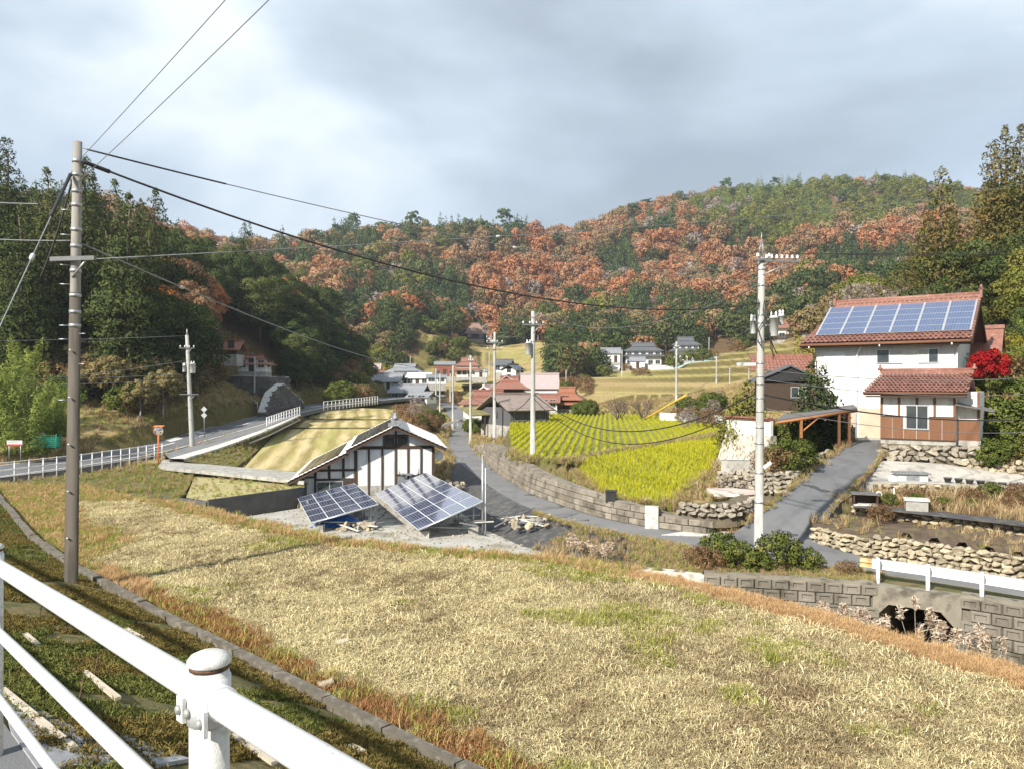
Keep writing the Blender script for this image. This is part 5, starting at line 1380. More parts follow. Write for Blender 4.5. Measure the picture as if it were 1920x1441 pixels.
cp = thing('carport', 'open timber carport with a flat sloping roof beside the driveway', 'carport', (0,0,0))
c0, c1 = W(1455,786,42.5), W(1607,763,44.5)
c2, c3 = W(1600,757,49.0), W(1470,775,47.5)
MB().slab(c0, c1, c2, c3, .07).build('roof', m_greywood, cp)
MB().tube([c0-Vector((0,0,.16)), c1-Vector((0,0,.16))], .09, 4).build('beam', m_timber3, cp)
MB().tube([c3-Vector((0,0,.16)), c2-Vector((0,0,.16))], .09, 4).build('beam', m_timber3, cp)
for i in range(5):
    a = c0.lerp(c1, (i+.3)/5)-Vector((0,0,.1)); b = c3.lerp(c2, (i+.3)/5)-Vector((0,0,.1)); MB().tube([a, b], .05, 4).build('rafter', m_timber3, cp)
for f in (.77, .9):
    a = c0.lerp(c1, f)-Vector((0,0,.2)); zb = W(1570,842,43.5).z; MB().box((a.x, a.y, (a.z+zb)/2), (.12, .12, a.z-zb)).build('post', m_timber2, cp)
a = c3.lerp(c2, .9); MB().box((a.x, a.y, (a.z+.0)/2), (.12, .12, a.z)).build('post', m_timber2, cp)
a = c0.lerp(c1, .30); MB().box((a.x, a.y, a.z-.75), (.13, .13, 1.2)).build('post', m_timber3, cp)
MB().tube([a-Vector((0,0,.9)), c0.lerp(c1, .52)-Vector((0,0,.22))], .05, 4).build('brace', m_timber3, cp)
lt = thing('lattice_wall', 'low beige wall with diamond lattice under the carport', 'wall', tuple(W(1560,842,48.5)), R(-8))
MB().b6(-2.4, 1.4, 0, .15, -.6, 1.45).build('wall', m_beige, lt)
for i in range(9):
    for s in (-1, 1):
        xx = -2.2+i*.42
        MB().box((xx, -.02, .35), (.035, .03, 1.1), M=Matrix.Rotation(s*R(45), 3, 'Y')).build('lattice_slat', m_timber, lt)

# ------------------------------------------------------------------ plastered boundary wall on its stone footing
bw = thing('boundary_wall', 'white plastered boundary wall with a red tile coping above a stone face', 'wall', (0,0,0))
q0, q1 = W(1362,812,50), W(1445,812,46.5)
dx = (q1-q0); dx.z = 0; un = dx.normalized(); nn = Vector((un.y, -un.x, 0))
if nn.y > 0: nn = -nn
def wallseg(mb, a, b, z0, z1, th, batter=0.0):
    back = -nn*th
    mb.add([a+nn*batter+Vector((0,0,z0-a.z)), b+nn*batter+Vector((0,0,z0-b.z)), b+back+Vector((0,0,z0-b.z)), a+back+Vector((0,0,z0-a.z)), Vector((a.x,a.y,z1)), Vector((b.x,b.y,z1)), Vector((b.x,b.y,z1))+back, Vector((a.x,a.y,z1))+back], [(0,3,2,1),(4,5,6,7),(0,1,5,4),(1,2,6,5),(2,3,7,6),(3,0,4,7)])
    return mb
wallseg(MB(), q0, q1, .72, 1.62, .2).build('plaster_wall', m_plaster, bw)
wallseg(MB(), q0-un*.15+nn*.1, q1+nn*.1, 1.62, 1.74, .45).build('coping', m_tile_redf, bw)
for i in range(16):
    p = q0.lerp(q1, (i+.5)/16); MB().box((p.x, p.y, 1.78), (.2, .42, .1), rz=math.atan2(un.y, un.x)).build('coping_tile', m_tile_redf, bw)
wallseg(MB(), q0-un*.1, q1, -1.6, .72, .5, .9).build('stone_face', mat('veined_stone', (.50,.47,.41), (.36,.33,.27), scale=1.6, rough=.9, c3=(.13,.11,.08), scale2=3.2, coord='pos', bump=.8, bscale=6, stretch=(2.2,2.2,.8)), bw)
# ------------------------------------------------------------------ the village
# red-roofed cluster around the road bend
m_darkwood = mat('dark_boards', (.075,.078,.085), (.11,.11,.115), scale=3, rough=.9, coord='obj', stretch=(6,6,.6), vary=.15)
barn = jhouse('weathered_barn', 'weathered grey board barn with a brown tiled roof by the road', 965, 798, 92, 30, 5.2, 7.0, 2.3, 'gable', 1.5, .6, m_tile_brown, m_darkwood, win=2, door=False)
for i in range(14):
    MB().b6(-2.6+i*.37+.02, -2.6+i*.37+.35, -3.56, -3.50, .1, 2.3).build('board', m_darkwood, barn)
lean = thing('lean_to', 'mossy lean-to roof on posts against the weathered barn', 'shed', tuple(W(898,800,93)), R(20))
MB().slab((-1.6,-1.6,1.5),(2.2,-1.6,1.7),(2.2,2.5,2.6),(-1.6,2.5,2.4),.12).build('roof', mat('mossy_roof', (.22,.22,.08), (.16,.13,.07), scale=2, rough=.95, coord='obj'), lean)
for x_ in (-1.4, .3, 2.0): MB().b6(x_-.07, x_+.07, -1.45, -1.3, -.8, 1.6).build('post', m_timber, lean)
jhouse('red_roofed_house', 'long red-tiled house behind the weathered barn', 915, 785, 108, 8, 7.2, 6.0, 2.7, 'irimoya', 1.7, .8, m_tile_redf, win=4)
jhouse('gabled_house', 'two-storey house with a white gable and red eaves above the barn', 953, 766, 118, 86, 6.5, 4.0, 4.3, 'gable', 1.35, .6, m_tile_pink, m_plaster, skirt=(3.2,.8), win=4)
gh = jhouse('gabled_house', 'two-storey house with red eaves and a row of small windows', 955, 772, 115, 0, 4.6, 4.0, 4.2, 'irimoya', 1.6, .8, m_tile_redf, m_timber, skirt=(2.6,.9), win=4)
jhouse('pink_roofed_house', 'big house under a broad pinkish-grey roof beside the utility pole', 1012, 762, 126, -2, 6.2, 6.0, 3.6, 'gable', 2.3, .35, m_tile_pink, m_plaster, win=3)
jhouse('red_roofed_house', 'low house with two red roof tiers below the pinkish roof', 1022, 772, 116, -4, 4.0, 4.0, 2.0, 'gable', 1.0, .5, m_tile_redf, m_plaster, win=3, door=False)
jhouse('red_roofed_house', 'red-roofed house at the edge of the far yellow field', 1064, 768, 118, -12, 4.2, 4.2, 2.1, 'irimoya', 1.7, .8, m_tile_orange, m_rust, skirt=(1.0,.9), win=3)
jhouse('small_shed', 'small brown shed in front of the red-roofed cluster', 983, 774, 105, 12, 3.0, 3.4, 1.8, 'gable', .9, .5, m_tile_brown, m_timber, win=1, door=False)
jhouse('white_gatehouse', 'small white gable roof left of the row of windows', 916, 768, 116, 70, 3.6, 3.4, 3.0, 'gable', 1.0, .4, m_tile_pale, m_plaster, win=1)
# grey-roofed houses at the end of the spur
jhouse('pink_roofed_house', 'house with a faded pink roof beside the dark spur', 692, 712, 215, 5, 5.2, 6.0, 2.4, 'gable', 1.6, .5, m_tile_pink, win=2)
jhouse('small_red_house', 'small house with a rusty red roof below the knoll', 704, 716, 205, 12, 3.4, 4.0, 1.8, 'gable', 1.0, .4, m_tile_redf, win=2)
jhouse('grey_roofed_house', 'white-walled house with a bluish grey roof at the spur end', 727, 731, 195, -6, 6.2, 5.0, 2.2, 'gable', 1.6, .6, m_tile_grey, m_frost, win=4)
jhouse('grey_roofed_house', 'long house with a dark grey ridge below the knoll', 760, 716, 212, -4, 8.0, 6.0, 2.6, 'irimoya', 1.8, .7, m_tile_grey, m_plaster, win=4)
jhouse('dark_walled_house', 'dark-walled house squeezed between the grey roofs', 762, 724, 200, 4, 4.4, 4.0, 2.2, 'gable', 1.2, .6, m_tile_dark, m_timber, win=2)
jhouse('white_roofed_house', 'white-walled house with a pale flat-looking roof', 787, 724, 198, -8, 4.8, 4.2, 2.1, 'gable', .9, .5, m_white, m_plaster, win=3)
jhouse('pale_shed', 'pale blue shed beside the white-roofed house', 818, 721, 196, 6, 4.2, 3.0, 1.7, 'gable', .5, .3, m_tile_grey, m_frost, win=2, door=False)
jhouse('grey_barn', 'wide grey barn in front of the grey-roofed houses', 768, 752, 165, -10, 6.2, 5.0, 1.9, 'gable', 1.3, .4, m_tile_grey, m_greywood, win=3)
jhouse('grey_barn', 'low pale barn by the road beyond the barn with a long roof', 790, 757, 160, -14, 4.0, 5.0, 1.4, 'gable', .8, .3, m_tile_grey, m_frost, win=2, door=False)
jhouse('brown_house', 'brown two-storey house with an open balcony front', 834, 707, 215, 4, 4.8, 4.0, 3.2, 'gable', .6, .25, m_tile_grey, m_rust, win=3)
jhouse('red_roofed_house', 'two-tiered red-roofed house on the slope beyond the road', 878, 708, 225, -3, 5.4, 5.0, 3.3, 'irimoya', 1.8, .6, m_tile_redf, m_plaster, skirt=(1.8,1.0), win=4)
jhouse('open_garage', 'open white garage next to the two-tiered red roof', 902, 708, 222, 0, 3.0, 3.0, 1.7, 'gable', .4, .3, m_tile_grey, m_plaster, win=1)
jhouse('dark_roofed_house', 'white house with a dark roof on the slope above the red cluster', 944, 700, 200, -14, 3.6, 4.0, 2.1, 'gable', 1.1, .5, m_tile_dark, m_plaster, win=2)
jhouse('dark_roofed_house', 'white gabled house beside the dark-roofed house on the slope', 962, 706, 190, 60, 3.6, 3.4, 1.7, 'gable', 1.0, .5, m_tile_dark, m_plaster, win=2)
jhouse('thatched_house', 'old house with a steep brown thatch at the foot of the hill', 890, 637, 322, 6, 6.4, 6.0, 2.2, 'hip', 4.0, .8, m_thatch, m_timber, win=3)
jhouse('hillside_hut', 'small grey hut beside the thatched house', 921, 637, 318, -8, 3.0, 3.0, 2.4, 'gable', .9, .4, m_tile_dark, m_plaster, win=2)
# three grey-tiled houses on the upper terrace
jhouse('garden_house', 'small green-and-white house behind the terrace wall', 1145, 681, 228, -4, 4.6, 4.4, 2.7, 'gable', 1.3, .4, m_tile_grey, m_plaster, win=2)
jhouse('terrace_house', 'wide grey-tiled house in the middle of the upper terrace', 1205, 688, 230, -6, 9.0, 6.5, 4.4, 'irimoya', 2.0, .7, m_tile_dark, m_plaster, skirt=(2.6,.9), win=5)
jhouse('terrace_house', 'grey-tiled house with stacked roofs above the blue tarp', 1285, 678, 234, -8, 6.4, 6.0, 4.6, 'irimoya', 2.0, .7, m_tile_dark, m_plaster, skirt=(2.6,1.3), win=4)
jhouse('store_house', 'low white storehouse at the corner of the middle terrace house', 1195, 692, 224, -6, 3.6, 3.0, 2.2, 'gable', .9, .3, m_tile_grey, m_plaster, win=1)
for a, b, D, lbl in ((1117,1162,222,'low white garden wall below the small green-and-white house'), (1215,1243,221,'low white garden wall right of the storehouse'), (1243,1288,224,'white retaining wall below the stacked-roof house')):
    p0, p1 = W(a, 694, D), W(b, 694, D)
    w_ = thing('garden_wall', lbl, 'wall', (p0.x, p0.y, p0.z))
    L_ = (p1-p0).length; MB().b6(0, L_, -.1, .1, -1.5, 1.5).build('wall', m_plaster, w_); MB().b6(-.05, L_+.05, -.18, .18, 1.5, 1.62).build('coping', m_tile_grey, w_)
# blue tarp spread on the slope
tp = MB(); q = [W(1256,691,222), W(1300,688,222), W(1352,674,228), W(1350,669,232), W(1310,674,232)]
tp.add([p+Vector((0,0,.25)) for p in q]+[p for p in q], [(0,1,2,3,4),(9,8,7,6,5)]+[(i,(i+1)%5,5+(i+1)%5,5+i) for i in range(5)])
tag(tp.build('blue_tarp', mat('pale_blue_tarp', (.30,.50,.55), (.40,.58,.62), scale=.6, rough=.5)), 'pale blue tarp spread on the slope below the stacked-roof house', 'tarp')
jhouse('hill_house', 'brown-and-white house high on the slope behind the transformer pole', 1478, 640, 190, -8, 5.4, 5.0, 3.0, 'irimoya', 1.8, .8, m_tile_redf, m_plaster, lower=1.6, win=3)
jhouse('hill_house', 'small brown house at the right end of the high terrace', 1502, 640, 186, -8, 2.6, 4.0, 2.4, 'gable', 1.2, .5, m_tile_redf, m_timber, win=1, door=False)
# house on the high terrace of the shaded spur
th_ = jhouse('terrace_cottage', 'white cottage with a red roof on the walled terrace by the spur', 478, 700, 116, 6, 4.4, 4.5, 1.7, 'irimoya', 1.3, .7, m_tile_redf, m_plaster, win=3)
jhouse('hidden_house', 'bright red tiled roof peeping out of the shaded trees', 430, 668, 112, 4, 3.4, 4.0, 1.3, 'gable', 1.2, .5, m_tile_orange, m_timber, win=2)
# ------------------------------------------------------------------ masonry
def rock_meshes(n, m, seed, pts=15):
    out = []
    for k in range(n):
        rs = hexrand(seed+k)
        P = rs.uniform(-.5, .5, (pts, 3)); P /= (np.abs(P)**4).sum(1)[:, None]**.25; P *= .5*rs.uniform(.82, 1.0, (pts, 1))
        bm = bmesh.new(); vs = [bm.verts.new(p) for p in P]
        r_ = bmesh.ops.convex_hull(bm, input=vs); bmesh.ops.delete(bm, geom=[v for v in bm.verts if not v.link_faces], context='VERTS')
        me = bpy.data.meshes.new('stone'); bm.to_mesh(me); bm.free(); me.materials.append(m); out.append(me)
    return out
m_stone = mat('pale_field_stone', (.43,.37,.26), (.33,.28,.195), scale=3, rough=.95, c3=(.24,.21,.15), scale2=5, coord='obj', bump=.6, bscale=6, vary=.3)
m_stoneg = mat('grey_field_stone', (.36,.32,.26), (.26,.23,.18), scale=3, rough=.95, c3=(.15,.14,.10), scale2=5, coord='obj', bump=.6, bscale=6, vary=.3)
ROCKS = rock_meshes(7, m_stone, 3); ROCKG = rock_meshes(7, m_stoneg, 13)
m_core = mat('wall_core', (.10,.085,.06), (.15,.125,.085), scale=2, rough=.98)
def along(pts, n):
    return [Vector(p) for p in resample(pts, n)]
def masonry(name, label, cat, base, heights, size, meshes, core_m, batter=.15, seed=1, stone=True, depth=.4, cap=None, group=None, gap=.02, lim=300, face=None):
    """wall along a base polyline; every stone or block is a piece of its own"""
    t = thing(name, label, cat, tuple(base[0]), 0, group)
    o0 = Vector(base[0])
    P = np.array([list(p) for p in base], float)
    d = np.r_[0, np.cumsum(np.linalg.norm(np.diff(P, axis=0), axis=1))]
    tot = d[-1]
    hs = np.array(heights, float); hd = np.linspace(0, tot, len(hs))
    def at(s):
        p = Vector([np.interp(s, d, P[:, i]) for i in range(3)]); q = Vector([np.interp(min(s+.05, tot), d, P[:, i]) for i in range(3)]); r = Vector([np.interp(max(s-.05, 0), d, P[:, i]) for i in range(3)])
        u = (q-r); u.z = 0; u.normalize(); nrm = Vector((u.y, -u.x, 0))
        if nrm.dot(Vector((0, 0, 0)) - Vector((p.x, p.y, 0))) < 0: nrm = -nrm
        return p, u, nrm
    # core
    n = max(8, int(tot/1.0)); vs = []; fs = []
    for i in range(n+1):
        s = tot*i/n; p, u, nr = at(s); h = float(np.interp(s, hd, hs))
        for zz_, off in ((-.5, -.06), (h-.05, -.06-batter*h), (h-.05, -.06-batter*h-depth), (-.5, -.06-batter*h-depth)):
            vs.append(p - o0 + nr*off + Vector((0, 0, zz_)))
    for i in range(n):
        for k in range(4): fs.append((i*4+k, i*4+(k+1) % 4, (i+1)*4+(k+1) % 4, (i+1)*4+k))
    fs += [(0,1,2,3), (n*4+3, n*4+2, n*4+1, n*4)]
    MB().add(vs, fs).build('core', core_m, t)
    rs = random.Random(seed); cnt = 0
    sw, sh_ = size; hmax = hs.max(); nr_ = max(1, int(math.ceil(hmax/sh_)))
    for j in range(nr_):
        s = -sw*.5*(j % 2) if not stone else -rs.uniform(0, sw)
        while s < tot and cnt < lim:
            w_ = sw if not stone else sw*rs.uniform(.65, 1.5)
            sc_ = s + w_/2
            if 0 < sc_ < tot:
                p, u, nr = at(sc_); h = float(np.interp(sc_, hd, hs)); z = (j+.5)*sh_
                if z < h + (0 if not stone else sh_*.15):
                    z2 = z + (rs.uniform(-.15, .15)*sh_ if stone else 0)
                    pos = p - o0 - nr*(batter*z2) + Vector((0, 0, z2)) + nr*rs.uniform(-.02, .035)
                    ob = inst('stone' if stone else 'block', meshes[rs.randrange(len(meshes))], t, pos, (0, 0, math.atan2(u.y, u.x)))
                    if stone:
                        ob.rotation_euler = (rs.uniform(-.3, .3), rs.uniform(-.35, .35), math.atan2(u.y, u.x) + rs.choice((0, math.pi)))
                        ob.scale = (w_*1.16, .34, sh_*rs.uniform(.95, 1.4))
                    else:
                        ob.scale = ((w_-gap), .16, sh_-gap)
                        ob.rotation_euler = (math.atan(batter)*(1 if nr.y > 0 else 1)*0, 0, math.atan2(u.y, u.x))
                    cnt += 1
            s += w_
    if cap:
        mb = MB(); vs = []; fs = []
        for i in range(n+1):
            s = tot*i/n; p, u, nr = at(s); h = float(np.interp(s, hd, hs))
            for zz_, off in ((h-.03, .04-batter*h), (h+.08, .04-batter*h), (h+.08, -batter*h-depth), (h-.03, -batter*h-depth)): vs.append(p-o0+nr*off+Vector((0,0,zz_)))
        for i in range(n):
            for k in range(4): fs.append((i*4+k, i*4+(k+1) % 4, (i+1)*4+(k+1) % 4, (i+1)*4+k))
        fs += [(0,1,2,3), (n*4+3, n*4+2, n*4+1, n*4)]
        mb.add(vs, fs).build('coping', cap, t)
    return t
def block_mesh(nm, m, inset=.12, deep=.25):
    """unit block with a bevelled, slightly recessed face"""
    mb = MB(); a = .5; b = .5-inset*.35
    vs = [(-a,-.25,-a),(a,-.25,-a),(a,-.25,a),(-a,-.25,a),(-b,-.5,-b),(b,-.5,-b),(b,-.5,b),(-b,-.5,b),(-a,.5,-a),(a,.5,-a),(a,.5,a),(-a,.5,a),(-b*.62,-.5+deep,-b*.5),(b*.62,-.5+deep,-b*.5),(b*.62,-.5+deep,b*.5),(-b*.62,-.5+deep,b*.5),(-b*.72,-.5,-b*.6),(b*.72,-.5,-b*.6),(b*.72,-.5,b*.6),(-b*.72,-.5,b*.6)]
    fs = [(8,11,10,9)]
    for i in range(4):
        j = (i+1) % 4
        fs += [(8+i, 8+j, 0+j, 0+i), (i, j, 4+j, 4+i), (4+i, 4+j, 16+j, 16+i), (16+i, 16+j, 12+j, 12+i)]
    fs.append((12,13,14,15))
    return mb.add(vs, fs).mesh(nm, m)
m_blk = mat('stained_block', (.20,.175,.14), (.28,.25,.205), scale=.9, rough=.95, c3=(.10,.088,.068), scale2=1.5, coord='pos', bump=.5, bscale=25, vary=.2)
m_blkg = mat('grey_block', (.22,.20,.165), (.155,.14,.115), scale=.7, rough=.95, c3=(.085,.078,.06), scale2=1.8, coord='pos', bump=.5, bscale=25, vary=.15)
m_wconc = mat('weathered_concrete', (.27,.245,.20), (.19,.17,.135), scale=1.1, rough=.95, c3=(.10,.09,.07), scale2=2.6, bump=.4, bscale=25)
BLK = [block_mesh('block', m_blk, .2, .0), block_mesh('block', m_blk, .3, .06)]
BLKG = [block_mesh('block', m_blkg, .2, .30)]
# curved retaining wall along the valley road
rwb = [GR(888,846), GR(905,863), GR(940,891), GR(990,923), GR(1050,946), GR(1120,969), GR(1200,986), GR(1260,994), GR(1325,1001)]
rwb = [Vector(p)+Vector((.05,.05,0)) for p in resample(rwb, 40)]
masonry('retaining_wall', 'long curved block retaining wall between the road and the yellow field', 'wall', rwb, [.5,1.1,1.6,1.75,1.7,1.55,1.35,1.15,.95,.5], (.58,.29), BLK, m_blk, .22, 5, False, .6)
# new concrete piece and pilaster
pl = thing('concrete_pilaster', 'pale concrete pilaster set into the curved retaining wall', 'wall', tuple(GR(1222,989)), R(-12))
MB().b6(-.3, .3, -.1, .3, -.1, 1.0).build('pilaster', m_concw, pl)
# channel wall below the road: blocks, culvert, blocks
CW = [Vector(p) for p in (GR(1200,1068), GR(1320,1077), GR(1500,1087), GR(1640,1096), GR(1800,1118), GR(1960,1142), GR(2150,1175))]
dn = Vector((0, 0, -2.5))
wb1 = along([CW[0]+dn, CW[1]+dn], 10)
pc = thing('channel_wall', 'new pale concrete section of the channel wall', 'wall', tuple(wb1[0]))
v_ = CW[1]-CW[0]
MB().add([p-wb1[0] for p in (CW[0]+dn, CW[1]+dn, CW[1], CW[0])] + [p-wb1[0]+Vector((0,.6,0)) for p in (CW[0]+dn, CW[1]+dn, CW[1], CW[0])], [(0,1,2,3),(7,6,5,4),(3,2,6,7),(0,3,7,4),(1,5,6,2),(0,4,5,1)]).build('wall', m_concw, pc)
for f in (.42, .62):
    p = CW[0].lerp(CW[1], f)-wb1[0]; MB().box((p.x, p.y-.02, p.z-.35), (.05, .06, .6)).build('drain_slot', m_black, pc)
masonry('channel_wall', 'stained grey block wall of the channel up to the culvert', 'wall', along([CW[1]+dn, CW[2]+dn, CW[3]+dn], 14), [2.5,2.5], (.56,.36), BLKG, m_blkg, .0, 8, False, .5, cap=m_wconc)
masonry('channel_wall', 'grey block wall of the channel beyond the culvert', 'wall', along([CW[4]+dn, CW[5]+dn, CW[6]+dn], 12), [2.5,2.5], (.56,.36), BLKG, m_blkg, .0, 9, False, .5, cap=m_wconc)
m_conc_ = m_conc; m_conc = m_wconc
cv = thing('culvert', 'concrete culvert mouth under the road with a dark opening', 'culvert', tuple(CW[3]+dn))
a, b = Vector((0,0,0)), CW[4]-CW[3]; L_ = b.xy.length; an_ = math.atan2(b.y, b.x); cv.rotation_euler = (0, 0, an_)
zt = (CW[3]-dn-CW[3]).z
x0, x1 = L_*.03, L_*.93
MB().b6(-.05, x0, -.05, .5, 0, 2.5).b6(x1, L_+.05, -.05, .5, 0, 2.5).b6(x0, x1, -.05, .5, 1.95, 2.5).build('portal', m_conc, cv)
MB().add([(x0,-.06,1.95),(x0+.35,-.06,1.95),(x0,-.06,1.55),(x0,.5,1.95),(x0+.35,.5,1.95),(x0,.5,1.55)], [(0,1,2),(5,4,3),(0,3,4,1),(1,4,5,2),(2,5,3,0)]).add([(x1,-.06,1.95),(x1-.35,-.06,1.95),(x1,-.06,1.55),(x1,.5,1.95),(x1-.35,.5,1.95),(x1,.5,1.55)], [(0,1,2),(5,4,3),(0,3,4,1),(1,4,5,2),(2,5,3,0)]).build('haunch', m_conc, cv)
MB().b6(x0-.2, x0, .5, 6, 0, 1.95).b6(x1, x1+.2, .5, 6, 0, 1.95).b6(x0-.2, x1+.2, .5, 6, 1.95, 2.1).b6(x0-.2, x1+.2, 6, 6.2, 0, 2.1).build('barrel', m_conc, cv)
m_conc = m_conc_
# dry stone walls of the garden terraces
sw1 = SW1
masonry('stone_wall', 'pale dry-stone wall along the road below the vegetable bed', 'wall', along(sw1, 30), [.62,.72,.76,.76,.76,.76], (.27,.17), ROCKS, m_core, .15, 21, True, .4, lim=300)
sw2 = SW2
masonry('stone_wall', 'low dry-stone wall behind the vegetable bed with black sheet along it', 'wall', along(sw2, 24), [.36,.46,.48,.48,.48], (.34,.22), ROCKS, m_core, .12, 22, True, .3, lim=140)
sw3 = [Vector((18.0,38.4,-1.62)), Vector((21.5,38.1,-1.62)), Vector((24.6,37.9,-1.62)), Vector((28,36.5,-1.62))]
masonry('stone_wall', 'low rubble wall behind the withered bushes below the garden path', 'wall', along(sw3, 16), [.5,.55,.5,.5], (.36,.26), ROCKS, m_core, .12, 23, True, .3, lim=110)
sw4 = [W(1800,880,40.8), W(1860,886,40.6), W(1930,895,40.2), W(2080,905,39.6)]
masonry('stone_wall', 'upper dry-stone wall beside the bamboo slope', 'wall', along(sw4, 12), [.5,.85,.95,.95], (.45,.30), ROCKS, m_core, .15, 24, True, .4, lim=90)
sw5 = [W(1640,866,41.4), W(1700,868,40.6), W(1800,868,39.8), W(1842,868,39.6)]
sw5 = [Vector((AR.x-.81*3.75-.3, AR.y+.59*3.75-.5, -.35)), Vector((AR.x-.9, AR.y+.25, -.35)), Vector((AR.x+.2, AR.y-.35, -.35)), Vector((AR.x+1.35, AR.y-.1, -.35))]
masonry('stone_plinth', 'rough stone plinth under the small annex', 'wall', along(sw5, 10), [.95,.95,.92,.85], (.44,.30), ROCKG, m_core, .08, 25, True, 2.6, lim=90)
sw6 = [W(1345,912,41.0), W(1400,925,38.5), W(1470,925,37.2), W(1488,922,37.8)]
masonry('stone_wall', 'grey stone wall holding the flowering bush by the driveway', 'wall', along(sw6, 12), [.75,.95,1.05,1.05], (.30,.21), ROCKG, m_core, .1, 26, True, 1.2, lim=160)
sw7 = [W(1492,920,37.9), W(1512,895,40), W(1530,872,42.5), W(1560,855,44.5)]
masonry('stone_wall', 'shaded stone wall along the driveway up to the carport', 'wall', along(sw7, 10), [1.0,.9,.6,.3], (.45,.3), ROCKG, m_core, .05, 27, True, .5, lim=60)
sw8 = [W(1270,962,35.6), W(1330,968,34.6), W(1385,968,34.2), W(1425,948,35.4)]
masonry('stone_wall', 'low mossy stone edging between the yellow field and the apron', 'wall', along(sw8, 12), [.45,.6,.6,.5], (.32,.19), ROCKG, m_core, .1, 28, True, .8, lim=70)
# terrace walls of the cottage on the spur
tw = [W(405,735,112), W(440,738,110), W(505,740,110), W(545,735,114)]
masonry('terrace_wall', 'dark block wall under the white cottage terrace', 'wall', along(tw, 14), [2.4,2.6,2.6,2.2], (.8,.5), [block_mesh('block', mat('dark_block', (.10,.095,.09), (.14,.135,.125), scale=1, rough=.95, vary=.2), .2, .1)], m_core, .15, 31, False, 3.0, cap=m_concw)
rw = [W(500,778,98), W(515,770,101), W(545,762,106), W(572,762,110)]
masonry('terrace_wall', 'dark ramp wall with pale capping beside the lane', 'wall', along(rw, 12), [.4,2.3,3.2,.6], (.8,.5), [block_mesh('block', MATS['dark_block'], .2, .1)], m_core, .35, 32, False, 1.0, cap=m_concw)
# dark low wall below the lower plot
dw = thing('field_wall', 'low dark concrete wall along the lower plot by the white house', 'wall', tuple(G(190,917,-2.75)))
pA, pB, pC = G(190,917,-2.75), G(389,939,-2.5), G(567,915,-2.5)
for a, b in ((pA, pB), (pB, pC)):
    v = b-a; MB().box(((a+b)/2-pA+Vector((0,0,-.5))), (v.xy.length, .18, 1.2), rz=math.atan2(v.y, v.x)).build('wall', mat('dark_concrete', (.085,.08,.075), (.12,.115,.105), scale=1.5, rough=.95), dw)
# ------------------------------------------------------------------ utility poles and wires
m_pole = mat('pole_concrete', (.42,.42,.40), (.36,.36,.34), scale=.7, rough=.8, c3=(.30,.30,.285), scale2=2.5, coord='obj', stretch=(3,3,.5), bump=.15, bscale=30)
m_pole_d = mat('weathered_pole', (.30,.285,.26), (.22,.21,.19), scale=.55, rough=.85, c3=(.14,.13,.115), scale2=1.3, coord='obj', stretch=(2.5,2.5,.45), bump=.25, bscale=40)
m_ins = mat('porcelain', (.78,.79,.78), (.70,.71,.70), scale=3, rough=.25, coord='obj')
m_can = mat('transformer_grey', (.52,.54,.55), (.46,.48,.49), scale=2, rough=.5, coord='obj')
m_wire = mat('cable_black', (.025,.025,.027), (.035,.035,.036), scale=2, rough=.6)
m_wireg = mat('cable_grey', (.16,.17,.18), (.20,.21,.22), scale=2, rough=.5)
m_arm = mat('crossarm_steel', (.17,.175,.18), (.13,.135,.14), scale=4, rough=.6, coord='obj')
